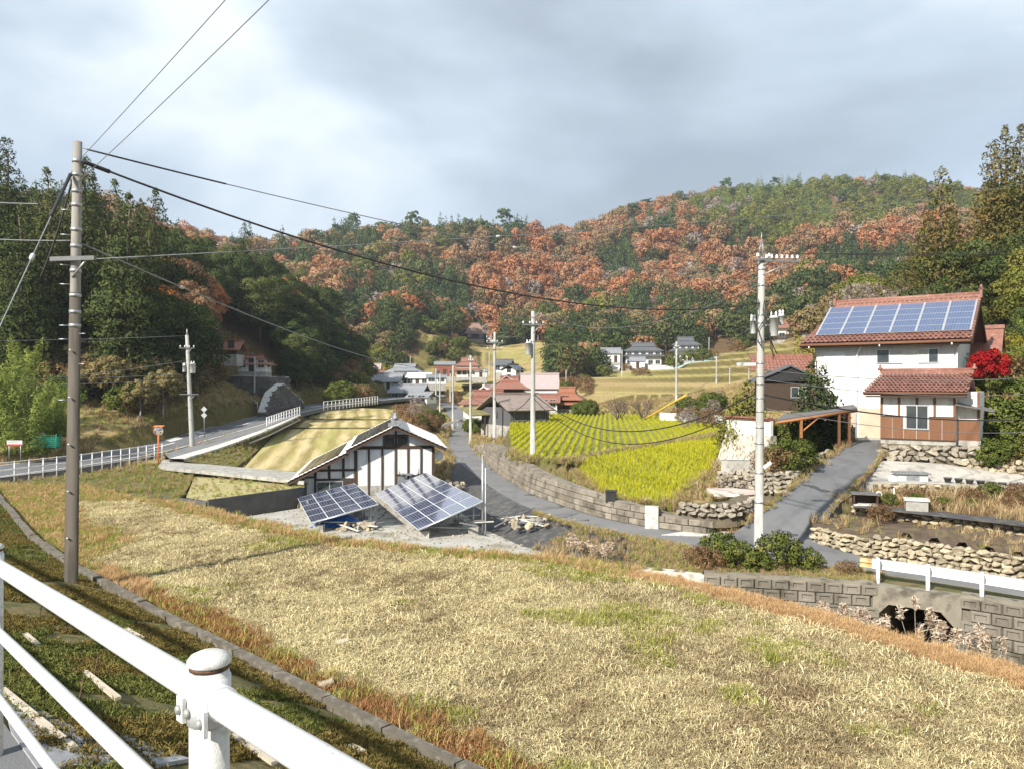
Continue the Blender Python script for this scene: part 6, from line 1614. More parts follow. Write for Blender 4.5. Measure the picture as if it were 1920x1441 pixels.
def pole(name, label, base, top, r0, r1, m, group=None, bands=(), steps=None, arms=(), cans=(), bury=.5):
    """concrete pole with its fittings; arms: (height, half length, dir, insulators, offset)"""
    base = Vector(base); top = Vector(top)
    t = thing(name, label, 'utility pole', tuple(base), 0, group)
    ax = top-base; Hh = ax.length
    MB().tube([Vector((0,0,-bury)), Vector((0,0,0)), ax*.35, ax*.7, ax], [r0*1.02, r0, r0+(r1-r0)*.35, r0+(r1-r0)*.7, r1], 16).build('pole', m, t)
    rad = lambda z: r0+(r1-r0)*z/Hh
    for z in bands:
        MB().tube([ax*((z-.03)/Hh), ax*((z+.03)/Hh)], rad(z)+.012, 14).build('band', m_steel, t)
    if steps:
        z0, z1, dz = steps; z = z0; k = 0
        while z < z1:
            d = Vector((math.cos(.4), math.sin(.4), 0))*(1 if k % 2 else -1)
            p = ax*(z/Hh); MB().tube([p+d*rad(z)*.8, p+d*(rad(z)+.16)], .009, 5).build('step_bolt', m_steel, t); z += dz; k += 1
    for z, hl, dr, nin, off in arms:
        dr = Vector((*dr, 0)).normalized(); p = ax*(z/Hh) + Vector((dr.y, -dr.x, 0))*(rad(z)+.05) + dr*off
        a = MB(); a.box(p, (hl*2, .075, .075), rz=math.atan2(dr.y, dr.x)); ao = a.build('crossarm', m_arm, t)
        for i in range(nin):
            q = p + dr*(-hl+.08 + (2*hl-.16)*i/max(1, nin-1)); MB().lathe(q+Vector((0,0,.04)), [(.018,0),(.018,.06),(.06,.07),(.06,.10),(.035,.11),(.055,.13),(.05,.16),(.02,.2)], 8).build('insulator', m_ins, ao)
        MB().tube([p+dr*hl*.65, ax*((z-hl*.75)/Hh)+Vector((dr.y,-dr.x,0))*rad(z)], .018, 5).build('brace', m_steel, ao)
    for z, off, rr_, hh_ in cans:
        off = Vector(off); p = ax*(z/Hh)+off
        c = MB().lathe(p, [(rr_*.9,-.02),(rr_,0),(rr_,hh_),(rr_*1.05,hh_),(rr_*1.05,hh_+.04),(rr_*.7,hh_+.09),(.03,hh_+.11)], 16).build('transformer', m_can, t)
        for k in (-1, 1): MB().lathe(p+Vector((k*rr_*.5, 0, hh_+.05)), [(.03,0),(.05,.05),(.03,.09),(.05,.13),(.02,.2)], 8).build('bushing', m_ins, c)
        MB().tube([ax*((z+hh_*.6)/Hh), p+Vector((0,0,hh_*.6))], .03, 5).build('bracket', m_steel, c)
    return t
def wire(label, a, b, sag, r=.010, m=None, group=None, name='power_line', n=26, ball=None, sleeve=None):
    a, b = Vector(a), Vector(b)
    pts = [a.lerp(b, i/n) - Vector((0, 0, sag*4*(i/n)*(1-i/n))) for i in range(n+1)]
    t = thing(name, label, 'cable', tuple(a), 0, group)
    MB().tube([p-a for p in pts], r, 5).build('cable', m or m_wire, t)
    if ball is not None:
        p = a.lerp(b, ball)-Vector((0,0,sag*4*ball*(1-ball)))-a; d = (b-a).normalized()
        MB().lathe(p-d*.08, [(.012,0),(.03,.02),(.038,.06),(.038,.1),(.03,.14),(.012,.16)], 10, d).build('marker', m_can, t)
    if sleeve:
        s0, s1, sr, sm = sleeve
        q = [a.lerp(b, s0+(s1-s0)*i/6)-Vector((0,0,sag*4*(s0+(s1-s0)*i/6)*(1-s0-(s1-s0)*i/6)))-a for i in range(7)]
        MB().tube(q, sr, 8).build('sleeve', sm, t)
    return t
# near pole on the bank
P1b, P1t = Vector((-8.07,14.15,.12)), Vector((-7.92,14.1,8.22))
near_pole = pole('utility_pole', 'weathered concrete utility pole standing on the near bank', P1b, P1t, .112, .076, m_pole_d, None,
     bands=(7.75,7.5,7.2,6.95,6.5,6.2,5.75,5.3,5.0,4.75), arms=((5.95,.44,(1,-.15),0,.05),), bury=.8)
for z, s in ((6.85,-1),(6.4,-1),(5.85,-1),(5.5,-1),(4.6,1),(4.75,-1),(4.5,-1),(4.05,1),(3.4,-1)):
    f = z/8.1; p = (P1t-P1b)*f; MB().tube([p+Vector((s*.09,-.03,0)), p+Vector((s*.24,-.08,0))], .010, 5).build('step_bolt', m_steel, near_pole)
for z in (.9,1.75,2.6,3.45,4.3): 
    p = (P1t-P1b)*(z/8.1); MB().lathe(p+Vector((.0,-.13,0)), [(.016,0),(.016,.02),(.004,.03)], 6, (0,-1,0)).build('bolt_head', m_ins, near_pole)
p = (P1t-P1b)*(5.6/8.1)
MB().tube([Vector((0,0,-.5)), Vector((0,0,0)), (P1t-P1b)*(5.35/8.1)], [.1165,.116,.093], 16).build('lower_sheath', mat('brown_sheath', (.085,.073,.06), (.12,.105,.085), scale=.8, rough=.75, c3=(.045,.04,.034), scale2=2.2, coord='obj', stretch=(2.5,2.5,.35)), near_pole)
def P1(z): return P1b.lerp(P1t, z/8.1)
# big pole by the junction
P3b = GR(1422,1050); P3t = Vector((P3b.x+.12, P3b.y, 8.55))
def P3(z): return P3b.lerp(P3t, (z-P3b.z)/(P3t.z-P3b.z))
big_pole = pole('utility_pole', 'tall grey transformer pole in the bushes at the road junction', P3b, P3t, .172, .118, m_pole, None,
     bands=(10.9,10.3,9.2,8.9,8.2,7.4,6.9,6.6,6.1,5.6,5.0,4.4,3.3,2.2), steps=(2.5,10.8,.45), arms=((11.2,.68,(1,.1),7,.72),(11.25,.3,(1,.1),2,0)), cans=((8.4,(.44,-.15,0),.16,.66),(8.5,(-.32,-.1,0),.11,.45),(8.85,(.80,.1,0),.11,.3)))
mast = MB(); tp_ = P3t-P3b
for k in range(4):
    an_ = k*1.571; mast.tube([tp_+Vector((math.cos(an_)*.14, math.sin(an_)*.14, -.05)), tp_+Vector((0,0,.72))], .014, 5)
mast.tube([tp_+Vector((0,0,.55)), tp_+Vector((0,0,.95))], .016, 5); mast.build('earth_wire_mast', m_steel, big_pole)
tang = MB()
for k in range(6):
    rs_ = random.Random(k); z0 = 9.9-rs_.random()*.6; 
    pts = [P3(z0+P3b.z)-P3b+Vector((rs_.uniform(-.2,.3),-.18,0))]
    for i in range(5): pts.append(pts[-1]+Vector((rs_.uniform(-.22,.22), rs_.uniform(-.06,.06), -.36)))
    tang.tube(pts, .016, 5)
tang.build('service_cable', m_wire, big_pole)
MB().box(P3(4.55)-P3b+Vector((-.55,-.05,0)), (.7,.1,.12)).build('cable_terminal', m_can, big_pole)
sgn = MB().box(P3(1.0)-P3b+Vector((.26,-.1,-.2)), (.34,.03,.12), M=Matrix.Rotation(R(-38), 3, 'Y')); sgn.build('number_plate', m_white, big_pole)
# lane pole
P2b, P2t = W(361,850,66), W(350.5,628,66)
lane_pole = pole('utility_pole', 'pale utility pole on the footway of the lane beside the mirror', P2b, P2t, .21, .14, m_pole, None, bands=(9,8,7,6,5,4,3), steps=(3,9.5,.6),
     arms=((9.0,.62,(1,.2),4,0),(5.1,.75,(1,.2),0,0)), cans=((6.9,(.42,-.2,0),.22,.75),(7.0,(-.3,-.2,0),.12,.5)))
MB().tube([P2t-P2b, P2t-P2b+Vector((0,0,.55))], [.10,.02], 8).build('mast', m_steel, lane_pole)
# poles down the valley road
def vpole(label, px, pb, pt, D, r0=.17, r1=.11, arms=None, cans=(), rz=(1,.1)):
    b, t_ = W(px, pb, D), W(px+.5, pt, D)
    h = t_.z-b.z
    return pole('utility_pole', label, b, t_, r0, r1, m_pole, 'utility poles along the valley', bands=(h*.8,h*.6,h*.45), arms=arms if arms is not None else ((h-.4,.8,rz,3,0),), cans=cans), t_
_, P4t = vpole('tall pole with a grey transformer at the edge of the yellow field', 999, 868, 583, 52, .19, .12, ((9.3,.75,(1,.05),4,0),), ((7.3,(-.3,-.2,0),.2,.75),))
_, P5t = vpole('pole with two crossarms beside the weathered barn', 927, 818, 622, 80, .18, .12, ((9.7,.85,(1,.05),4,0),(9.0,.8,(1,.05),2,0)))
_, P6t = vpole('plain pole at the road edge in front of the mossy lean-to', 882, 830, 666, 85, .16, .11, ((9.0,.3,(1,.05),2,0),))
_, P7t = vpole('plain pole by the white guardrail at the road bend', 849, 804, 684, 112, .16, .11, ())
_, P8t = vpole('thin pole rising from the roadside brush', 824.5, 782, 700, 125, .14, .1, ())
vpole('thin pole below the brown two-storey house', 817, 748, 690, 165, .14, .1, ())
vpole('slender pole behind the guardrail pole', 844, 752, 700, 170, .14, .1, ())
vpole('short pole below the two-tiered red roof', 908, 738, 692, 170, .14, .1, ())
vpole('slender pole by the terraced slope above the barn', 917, 704, 660, 190, .14, .1, ())
vpole('short pole right of the pinkish roof', 1061, 726, 693, 180, .14, .1, ())
_, P9t = vpole('tall bare pole standing behind the yellow field', 1268, 776, 640, 96, .16, .11, ((8.3,.3,(1,.1),2,0),))
vpole('brown pole on the dry slope near the tarp', 1343, 726, 668, 150, .14, .1, ())
vpole('short dark pole beside the grey patch on the slope', 1368, 728, 690, 130, .11, .08, ())
vpole('short post by the grey patch above the pruned tree', 1404, 714, 690, 140, .1, .08, ())
vpole('pole in front of the middle terrace house', 1166, 706, 655, 205, .14, .1, ())
vpole('pole on the bank above the blue tarp', 1329, 680, 632, 235, .16, .1, ())
vpole('wooden pole before the white cottage on the spur', 477, 735, 669, 110, .14, .1, ())
vpole('thin pole on the knoll beside the yellow-green trees', 769, 692, 668, 232, .12, .1, ())
# short steel post by the large solar array
cb = thing('conduit_post', 'thin steel conduit post at the corner of the large solar array', 'post', tuple(G(905,1001,ZY)+Vector((0,0,0))))
MB().tube([(0,0,-.3),(0,0,3.85)], .06, 10).lathe((0,0,3.85), [(.07,0),(.07,.05),(.02,.09)], 10).build('post', m_steel, cb)
MB().tube([(.14,-.05,-.2),(.14,-.05,3.3)], .03, 8).build('conduit', m_can, cb)
# ---- wires
farR = Vector((8.7,-4.4,9.8))
wire('upper service wire rising from the near pole out of the picture', P1(7.75)+Vector((.02,0,0)), farR, .15, .006, m_wireg, 'wires leaving the near pole')
wire('lower service wire rising from the near pole out of the picture', P1(7.35), farR+Vector((.25,.1,-.2)), .25, .006, m_wireg, 'wires leaving the near pole')
wire('thin line with a black sleeve from the near pole top', P1(7.98)+Vector((.1,0,0)), P3(6.7+.85), .35, .011, m_wireg, None, ball=.46, sleeve=(.003,.115,.017,m_wire))
wire('thick black cable sagging from the near pole to the transformer pole', P1(7.75)+Vector((.12,-.05,-.02)), P3(6.85), 1.15, .022, m_wire, None, name='telephone_cable', sleeve=(.0,.02,.04,m_wire))
wire('cable from the near pole sagging towards the village poles', P1(6.25)+Vector((.08,0,0)), P6t-Vector((0,0,.3)), 1.6, .016, m_wireg, None, name='telephone_cable', ball=.055)
wire('long thin line crossing above the valley from the near pole', P1(5.95)+Vector((.08,0,0)), W(2040,316,70), .9, .011, m_wireg, None, ball=.125)
wire('short cable leaving the near pole towards the lane', P1(6.3)+Vector((-.1,0,0)), W(-220,418,24), .15, .012, m_wireg)
wire('grey service cable ending in clamps beside the near pole', W(72,382,14.0), W(-200,362,20), .05, .012, m_wireg)
wire('steel guy wire slanting down from the near pole with a white ball', P1(7.6)+Vector((-.08,0,0)), W(-60,740,10.5), .0, .009, m_steel, None, name='guy_wire', ball=.46, sleeve=(.03,.26,.03,m_wire))
wire('drooping cable looped beside the near pole crossarm', P1(7.4)+Vector((-.09,0,0)), P1(5.7)+Vector((-.62,-.05,-.1)), .12, .018, m_wire, None, name='telephone_cable')
for dz, sg, lb in ((.45,.5,'upper'),(2.55,1.7,'middle'),(3.7,.35,'lower'),(4.15,.35,'lowest')):
    wire(f'{lb} wire running from the lane pole past the cedars', P2t+Vector((-.1,0,-dz+.4)), Vector((-62,50,P2t.z-dz-.4)), sg, .014, m_wireg, 'wires beside the lane')
for k, dx_ in enumerate((.15,.45,.75,1.05)):
    wire(['first','second','third','outermost'][k]+' high-voltage line from the transformer pole crossarm over the tiled roof', P3(8.62)+Vector((dx_,.0,.1)), Vector((46+k*.4,46+k*.6,13.2-.1*k)), .5, .009, m_wire, 'high-voltage lines over the tiled roof')
for k, dx_ in enumerate((-.6,-.2,.25,.6)):
    wire(['first','second','third','fourth'][k]+' sagging line between the transformer pole and the field pole', P3(8.3-.25*k), P4t+Vector((dx_,0,-.35)), .9+.15*k, .012, m_wire, 'lines between the transformer and field poles')
wire('earth wire from the field pole mast towards the transformer pole', P4t, P3(7.6), 1.4, .008, m_wireg)
for k, dx_ in enumerate((-.7,0,.7)):
    wire(['first','second','third'][k]+' line between the field pole and the two-arm pole', P4t+Vector((dx_,0,-.35)), P5t+Vector((dx_,0,-.3)), .7, .012, m_wireg, 'lines between the field and two-arm poles')
wire('thick low cable bundle drooping across the yellow field', P3(3.55), W(1000,736,52), 2.0, .030, m_wire, None, name='telephone_cable')
wire('second low cable drooping across the yellow field', P3(3.2), W(1000,745,52), 2.3, .025, m_wire, None, name='telephone_cable')
wire('low cable pair running on to the two-arm pole', W(1000,736,52), W(927,745,80), 1.3, .03, m_wire, None, name='telephone_cable')
wire('low cable between the two-arm pole and the plain road pole', W(927,748,80), W(882,742,85), .5, .025, m_wire, None, name='telephone_cable')
wire('guy wire of the transformer pole with a yellow guard', P3(5.0), W(1085,855,47), .0, .012, m_steel, None, name='guy_wire', sleeve=(.30,.52,.042,mat('yellow_guard', (.75,.48,.05), (.66,.42,.05), scale=3, rough=.5)))
wire('thin line from the transformer pole to the far bare pole', P3(6.2), P9t-Vector((0,0,.3)), 1.2, .012, m_wireg)
wire('thick cable from the transformer pole past the annex window', P3(3.45), W(2050,770,40), .7, .03, m_wire, None, name='telephone_cable')
wire('thin cable just above the thick one at the annex eave', P3(4.35), W(2050,692,42), .5, .014, m_wireg, None, name='telephone_cable')
wire('thin cable below the thick one at the annex boards', P3(2.95), W(2050,798,38), .6, .014, m_wireg, None, name='telephone_cable')
wire('thin cable crossing the annex roof', P3(4.0), W(2050,724,40), .55, .012, m_wireg, None, name='telephone_cable')
wire('thin road-crossing wire from the white house eave', W(832,842,48), W(898,842,68), .1, .012, m_wireg)
# ------------------------------------------------------------------ white pipe railing beside the camera
gr = thing('pipe_railing', 'white painted three-rail pipe railing beside the road in front', 'railing', (0,0,0))
def rz_(t, z): return z - .088*t
m_rail = mat('white_enamel', (.66,.67,.67), (.60,.61,.61), scale=3, rough=.38, spec=.5, coord='pos', c3=(.34,.29,.23), scale2=34, c3lo=.69, bump=.08, bscale=140)
for z0, rr_ in ((2.875,.044), (2.455,.031), (2.04,.027)):
    MB().tube([rail_pt(t, rz_(t, z0)) for t in np.linspace(-2.4, 13.2, 40)], rr_, 20).build('rail', m_rail, gr)
m_bandr = mat('rusty_band', (.09,.05,.03), (.16,.09,.05), scale=30, rough=.8, c3=(.03,.025,.02), scale2=60)
m_bolt = mat('dull_bolt', (.38,.38,.36), (.30,.30,.28), scale=20, rough=.5, metal=.4)
m_postw = mat('worn_white_post', (.66,.66,.64), (.56,.56,.53), scale=5, rough=.6, c3=(.42,.41,.37), scale2=26, bump=.2, bscale=180)
Ud = Vector((-.905, 1.0, -.088)).normalized(); Nd = Vector((.741, .671, 0)); 
for t in (-2.75, 0.0, 2.75, 5.5, 8.25, 11.0):
    p = rail_pt(t); zg = road_z(t); zt_ = rz_(t, 2.955)
    po = MB().tube([Vector((p.x,p.y,zg-.4)), Vector((p.x,p.y,zt_))], .057, 24).build('post', m_postw, gr)
    MB().lathe((p.x,p.y,zt_+.004), [(.0575,0),(.0575,.012)], 24).build('cap_band', m_bandr, po)
    MB().lathe((p.x,p.y,zt_+.016), [(.060,0),(.063,.004),(.063,.014),(.054,.026),(.034,.035),(.004,.039)], 24).build('cap', m_postw, po)
    if -3 < t < 6:
        c = rail_pt(t, rz_(t, 2.875))
        MB().tube([c-Ud*.105, c+Ud*.105], .049, 22).build('sleeve', m_rail, po)
        MB().tube([Vector((c.x,c.y,c.z-.075)), Vector((c.x,c.y,c.z+.060))], .0615, 24).build('collar', m_rail, po)
        for du, dz_ in ((-.085,-.045), (.085,-.045)):
            q = c + Ud*du + Vector((0,0,dz_)); pl_ = MB()
            M3 = Matrix((Ud, Nd, Vector((0,0,1)))).transposed()
            pl_.box(q-Nd*.052, (.05, .012, .075), M=M3); pl_.build('lug', m_rail, po)
            MB().lathe(q-Nd*.058, [(.014,0),(.015,.004),(.012,.010),(.003,.013)], 12, -Nd).build('bolt', m_bolt, po)
        MB().lathe(c+Vector((0,0,-.035))-Nd*.0615, [(.014,0),(.015,.004),(.012,.010),(.003,.013)], 12, -Nd).build('bolt', m_bolt, po)
        for z0 in (2.455, 2.04):
            cc = rail_pt(t, rz_(t, z0)); MB().tube([cc-Ud*.08, cc+Ud*.08], .037, 18).build('sleeve', m_rail, po)
            MB().lathe(cc+Ud*.03-Nd*.06, [(.012,0),(.012,.01),(.003,.014)], 10, -Nd).build('bolt', m_bolt, po)

# ------------------------------------------------------------------ other white fences and guardrails
def pipe_fence(name, label, pts, n, h, rails, r=.03, group='white pipe fences along the lane', plate=None):
    P = [Vector(p) for p in resample(pts, n)]
    t = thing(name, label, 'fence', tuple(P[0]), 0, group); o = P[0]
    for p in P: MB().tube([p-o-Vector((0,0,.3)), p-o+Vector((0,0,h))], r, 8).build('post', m_white, t)
    for z in rails: MB().tube([p-o+Vector((0,0,z)) for p in P], r*.8, 6).build('rail', m_white, t)
    if plate:
        mb = MB()
        for a, b in zip(P[:-1], P[1:]):
            v = b-a; mb.box((a+b)/2-o+Vector((0,0,plate[0])), (v.xy.length+.02, .05, plate[1]), rz=math.atan2(v.y, v.x))
        mb.build('beam', m_white, t)
    return t
pipe_fence('white_fence', 'white post-and-rail fence along the lane below the grass bank', [Vector((-33.0,36.3,-1.9)), G(0,900,-1.9), G(150,881,-1.9), G(304,856,-1.86)], 26, 1.1, (1.05,.62,.2), .035)
pipe_fence('white_fence', 'white fence on the footway beside the rising lane', [G(500,800,-.42), G(530,788,-.1), G(562,777,.28)], 14, 1.0, (.95,.6,.25), .04)
pipe_fence('white_fence', 'white fence along the lane above the farthest strip field', [G(607,765,.5), G(650,760,.75), G(708,753.5,1.05)], 18, 1.0, (.95,.5,.2), .045)
pipe_fence('ramp_guardrail', 'white guardrail climbing the ramp to the cottage', [W(439,742,112), W(455,750,107), W(483,764,101)], 10, .8, (.75,), .05, None, (.6,.35))
pipe_fence('bend_guardrail', 'white guardrail at the bend of the valley road', [W(824,812,98), W(832,803,104), W(850,797,110), W(872,793,112)], 8, .75, (.7,), .05, None, (.55,.34))
# guardrail over the culvert
gp = [Vector(p)+Vector((.0,.32,0)) for p in (GR(1655,1096), GR(1750,1110), GR(1853,1127), GR(1970,1147), GR(2120,1172))]
gg = thing('road_guardrail', 'white beam guardrail above the culvert with a rusty end', 'guardrail', tuple(gp[0])); o = gp[0]
m_gw = mat('guardrail_white', (.80,.80,.79), (.74,.74,.73), scale=2, rough=.45, coord='pos')
for p in gp:
    MB().tube([p-o-Vector((0,0,.4)), p-o+Vector((0,0,.80))], .062, 12).lathe(p-o+Vector((0,0,.80)), [(.066,0),(.05,.03),(.01,.045)], 12).build('post', m_gw, gg)
    MB().box(p-o+Vector((.06,.08,.6)), (.12,.12,.2)).build('bracket', m_steel, gg)
prof = [(.0,-.17),(.05,-.13),(.05,-.05),(.0,-.01),(.0,.01),(.05,.05),(.05,.13),(.0,.17)]
def wbeam(a, b, m):
    v = (b-a); u = Vector((v.x,v.y,0)).normalized(); nrm = Vector((u.y,-u.x,0)); n = len(prof); vs = []
    for q in (a, b):
        for dn_, dz_ in prof: vs.append(q + nrm*(-dn_) + Vector((0,0,dz_)))
        for dn_, dz_ in reversed(prof): vs.append(q + nrm*(-dn_-.012) + Vector((0,0,dz_)))
    k = 2*n
    return MB().add(vs, [(i, (i+1) % k, k+(i+1) % k, k+i) for i in range(k)] + [tuple(range(k))[::-1], tuple(range(k, 2*k))]).build('beam', m, gg)
bz = Vector((.05,.18,.6)); pts = [q-o+bz for q in gp]
d0 = (pts[0]-pts[1]).normalized()
wbeam(pts[0]+d0*.55, pts[0]+d0*.16, mat('rusty_cream', (.55,.42,.22), (.40,.24,.10), scale=3, rough=.8)); 
wbeam(pts[0]+d0*.16, pts[1], m_gw)
for a, b in zip(pts[1:-1], pts[2:]): wbeam(a, b, m_gw)

# ------------------------------------------------------------------ lane furniture
mr = thing('traffic_mirror', 'round convex mirror on an orange post at the lane corner', 'mirror', tuple(G(297,866,-1.85)))
m_or = mat('signal_orange', (.72,.20,.06), (.62,.16,.05), scale=3, rough=.5, coord='obj')
MB().tube([(0,0,-.3),(0,0,2.45)], .05, 10).build('post', m_or, mr)
ax_ = Vector((.75,-.65,-.12)).normalized()
MB().lathe(Vector((.02,0,2.3))-ax_*.02, [(.05,-.16),(.28,-.10),(.36,-.03),(.36,.0),(.33,.01)], 20, ax_).build('housing', m_or, mr)
MB().lathe(Vector((.02,0,2.3))+ax_*.0, [(.33,.0),(.26,.03),(.15,.055),(.01,.065)], 20, ax_).build('mirror_glass', mat('mirror_glass', (.75,.77,.80), (.72,.74,.77), scale=2, rough=.05, metal=1.0), mr)
MB().slab(Vector((-.34,-.15,2.62)), Vector((.36,-.15,2.62)), Vector((.36,.25,2.70)), Vector((-.34,.25,2.70)), .03).build('visor', m_or, mr)
ds = thing('warning_sign', 'pair of diamond road signs seen from behind on a thin post', 'road sign', tuple(G(383,817,-1.2)))
MB().tube([(0,0,-.3),(0,0,2.9)], .035, 8).build('post', m_steel, ds)
for z in (2.62, 2.05): MB().box((0,-.05,z), (.42,.02,.42), M=Matrix.Rotation(R(45), 3, 'Y')).build('sign_plate', m_alu, ds)
sb = thing('notice_board', 'small white notice board with a red band by the lane', 'sign', tuple(G(32,860,-1.4)))
MB().tube([(.25,0,-.3),(.25,0,1.3)], .03, 6).build('post', m_steel, sb); MB().tube([(-.55,0,-.3),(-.55,0,1.3)], .03, 6).build('post', m_steel, sb)
MB().b6(-.68,.38,-.05,-.02,.95,1.32).build('board', m_white, sb)
MB().b6(-.68,.38,-.056,-.051,.95,1.08).build('red_band', mat('sign_red', (.55,.05,.04), (.48,.04,.035), scale=2, rough=.5), sb)
for z, a, b in ((1.25,-.6,.3),(1.17,-.6,.1)): MB().b6(a,b,-.056,-.051,z-.02,z+.02).build('lettering', m_tile_dark, sb)
for px_, lb, cc in ((641,'pale blue banner on a pole beside the lane',(.25,.55,.75)), (657,'yellow-green banner on a pole beside the lane',(.55,.62,.10))):
    t = thing('banner', lb, 'banner', tuple(W(px_, 762, 128))); MB().tube([(0,0,-.5),(0,0,2.1)], .04, 6).build('pole', m_steel, t); MB().b6(.03,.65,-.02,.02,.3,2.0).build('cloth', mat('banner_'+lb[:4], cc, tuple(v*.85 for v in cc), scale=2, rough=.8), t)
nb = thing('green_net_bin', 'refuse bin under green netting on the grass bank', 'bin', tuple(W(88,834,57)), R(8))
m_net = mat('green_net', (.04,.34,.22), (.03,.26,.17), scale=9, rough=.8, coord='obj')
for x_ in (-.8,.8):
    for y_ in (-.4,.4): MB().tube([(x_,y_,-.2),(x_,y_,.85)], .03, 6).build('post', m_net, nb)
for z in (.05,.2,.35,.5,.65,.8): MB().tube([(-.8,-.4,z),(.8,-.4,z-.03)], .02, 5).build('net_rope', m_net, nb)
for i in range(11): MB().tube([(-.8+.16*i,-.4,0),(-.8+.16*i,-.4,.8)], .014, 5).build('net_rope', m_net, nb)
MB().b6(-.74,.74,-.34,.38,-.1,.62).build('net_sheet', m_net, nb)
MB().lathe((-.35,.1,.62), [(.16,0),(.2,.12),(.16,.28),(.05,.36)], 10).build('bundle', m_frost, nb)

# ------------------------------------------------------------------ yard clutter
tpm = mat('blue_tarp', (.02,.13,.48), (.03,.18,.58), scale=1.5, rough=.5, c3=(.02,.09,.34), scale2=4, bump=1.0, bscale=4, coord='obj')
tb = thing('blue_tarp', 'bright blue tarpaulin over a pile under the smaller solar array', 'tarp', tuple(G(632,984,ZY)))
rs = hexrand(4); n = 14; vs = []; fs = []
for j in range(n):
    for i in range(n):
        u_, v_ = i/(n-1)*2-1, j/(n-1)*2-1; hgt = .85*(1-abs(u_)**2.2)*(1-abs(v_)**2.2) + rs.uniform(-.05, .05)
        vs.append((u_*1.25, v_*.9+.2, max(.02, hgt*.72)))
for j in range(n-1):
    for i in range(n-1): fs.append((j*n+i, j*n+i+1, (j+1)*n+i+1, (j+1)*n+i))
MB().add(vs, fs, True).build('sheet', tpm, tb, fix=False)
def rubble(name, label, c, r, n, mats, seed, flat=.5, planks=0, cat='rubble pile'):
    t = thing(name, label, cat, tuple(c)); q = random.Random(seed)
    for i in range(n):
        a, d = q.uniform(0, 6.28), r*math.sqrt(q.random()); s_ = q.uniform(.16, .42)
        inst('stone', ROCKS[q.randrange(5)] if q.random() < .6 else ROCKG[q.randrange(5)], t, (math.cos(a)*d, math.sin(a)*d*.7, s_*.2+flat*(1-d/r)*.7), (q.uniform(0,3), q.uniform(0,3), q.uniform(0,3)), (s_*1.4, s_, s_*.7))
    for i in range(planks):
        a = q.uniform(-.9, .9); x_, y_ = q.uniform(-r, r), q.uniform(-r, r)*.6
        MB().box((0,0,0), (q.uniform(.9,1.9), .13, .04)).build('plank', m_greywood if q.random() < .5 else m_concw, t).matrix_basis = Matrix.Translation((x_, y_, .12+flat*.4*q.random())) @ Matrix.Rotation(a, 4, 'Z') @ Matrix.Rotation(q.uniform(-.2,.2), 4, 'Y')
    return t
rubble('rubble_pile', 'heap of pale rubble and boards at the left wall of the white house', G(545,948,ZY), 1.7, 26, None, 1, .6, 6)
rubble('rubble_pile', 'heap of stones and sacks under the smaller solar array', G(668,992,ZY), .9, 16, None, 2, .55, 4)
rubble('rubble_pile', 'pale stone heap between the white house and the road', W(838,912,51), 1.3, 26, None, 3, .4, 2)
rubble('board_pile', 'scattered pale boards on the black-sheeted road bank', W(948,985,38.5)+Vector((0,0,.15)), 2.0, 8, None, 4, .15, 18, 'board pile')
rubble('rubble_pile', 'loose stones along the roadside below the large solar array', W(1010,985,38.0)+Vector((0,0,.1)), 1.8, 20, None, 5, .2, 3)
rubble('rubble_pile', 'heap of field stones beside the concrete tank', W(1400,895,40.5), 1.3, 34, None, 6, .6, 0)
# tank, slabs, black box by the yellow field
ct = thing('concrete_tank', 'square concrete tank with a slatted lid above the yellow field', 'tank', tuple(W(1385,878,43)), R(-20))
MB().b6(-.9,.9,-.5,.5,-.4,.55).build('body', m_conc, ct)
for i in range(6): MB().b6(-.95+.32*i,-.66+.32*i,-.55,.55,.555,.60).build('lid_slat', m_concw, ct)
sl_ = thing('stone_slab', 'pinkish flat slab lying beside the stone wall', 'slab', tuple(W(1372,925,38.4)), R(-12))
MB().prism([(-1.1,-.5),(.2,-.62),(1.15,-.3),(1.0,.45),(-.2,.6),(-1.2,.3)], .05, .22).build('slab', mat('pinkish_stone', (.50,.40,.36), (.58,.50,.46), scale=2, rough=.8, coord='obj'), sl_)
MB().prism([(-.9,-.9),(.3,-1.0),(.5,-.7),(-.7,-.62)], .0, .14).build('slab', m_concw, sl_)
bk = thing('black_box', 'small black drain box at the edge of the yellow field', 'box', tuple(W(1146,936,38.2)), R(-15))
MB().b6(-.25,.25,-.2,.2,-.1,.42).b6(-.28,.28,-.23,.23,.42,.47).build('box', m_black, bk)
# garden things
def gbox(name, label, cat, base, rz, parts):
    t = thing(name, label, cat, tuple(base), rz)
    for nm, d_, m_ in parts: MB().b6(*d_).build(nm, m_, t)
    return t
gbox('concrete_box', 'square concrete box with a flat lid in the garden terrace', 'box', G(1718,958,-1.62), R(-22), (('body', (-.42,.42,-.35,.35,0,.5), m_conc), ('lid', (-.48,.48,-.41,.41,.5,.56), m_concw)))
gbox('dark_crate', 'dark open crate with a board lid at the terrace corner', 'crate', G(1622,948,-1.62), R(-18), (('back', (-.5,.5,.3,.36,0,.55), m_timber), ('side', (-.5,-.44,-.3,.3,0,.5), m_timber), ('side', (.44,.5,-.3,.3,0,.5), m_timber), ('base', (-.5,.5,-.34,.34,0,.12), m_concw), ('lid', (-.58,.55,-.36,.42,.55,.60), m_greywood)))
wp = thing('white_pipe', 'bent white pipe standing beside the dark crate', 'pipe', tuple(G(1642,948,-1.62)))
MB().tube([(0,0,0),(0,0,.55),(.08,0,.64),(.2,0,.64),(.26,0,.55),(.26,0,.4)], .035, 8).build('pipe', m_white, wp)
ws = thing('white_stake', 'thin white stake in the withered garden bed', 'stake', tuple(G(1676,945,-1.62)))
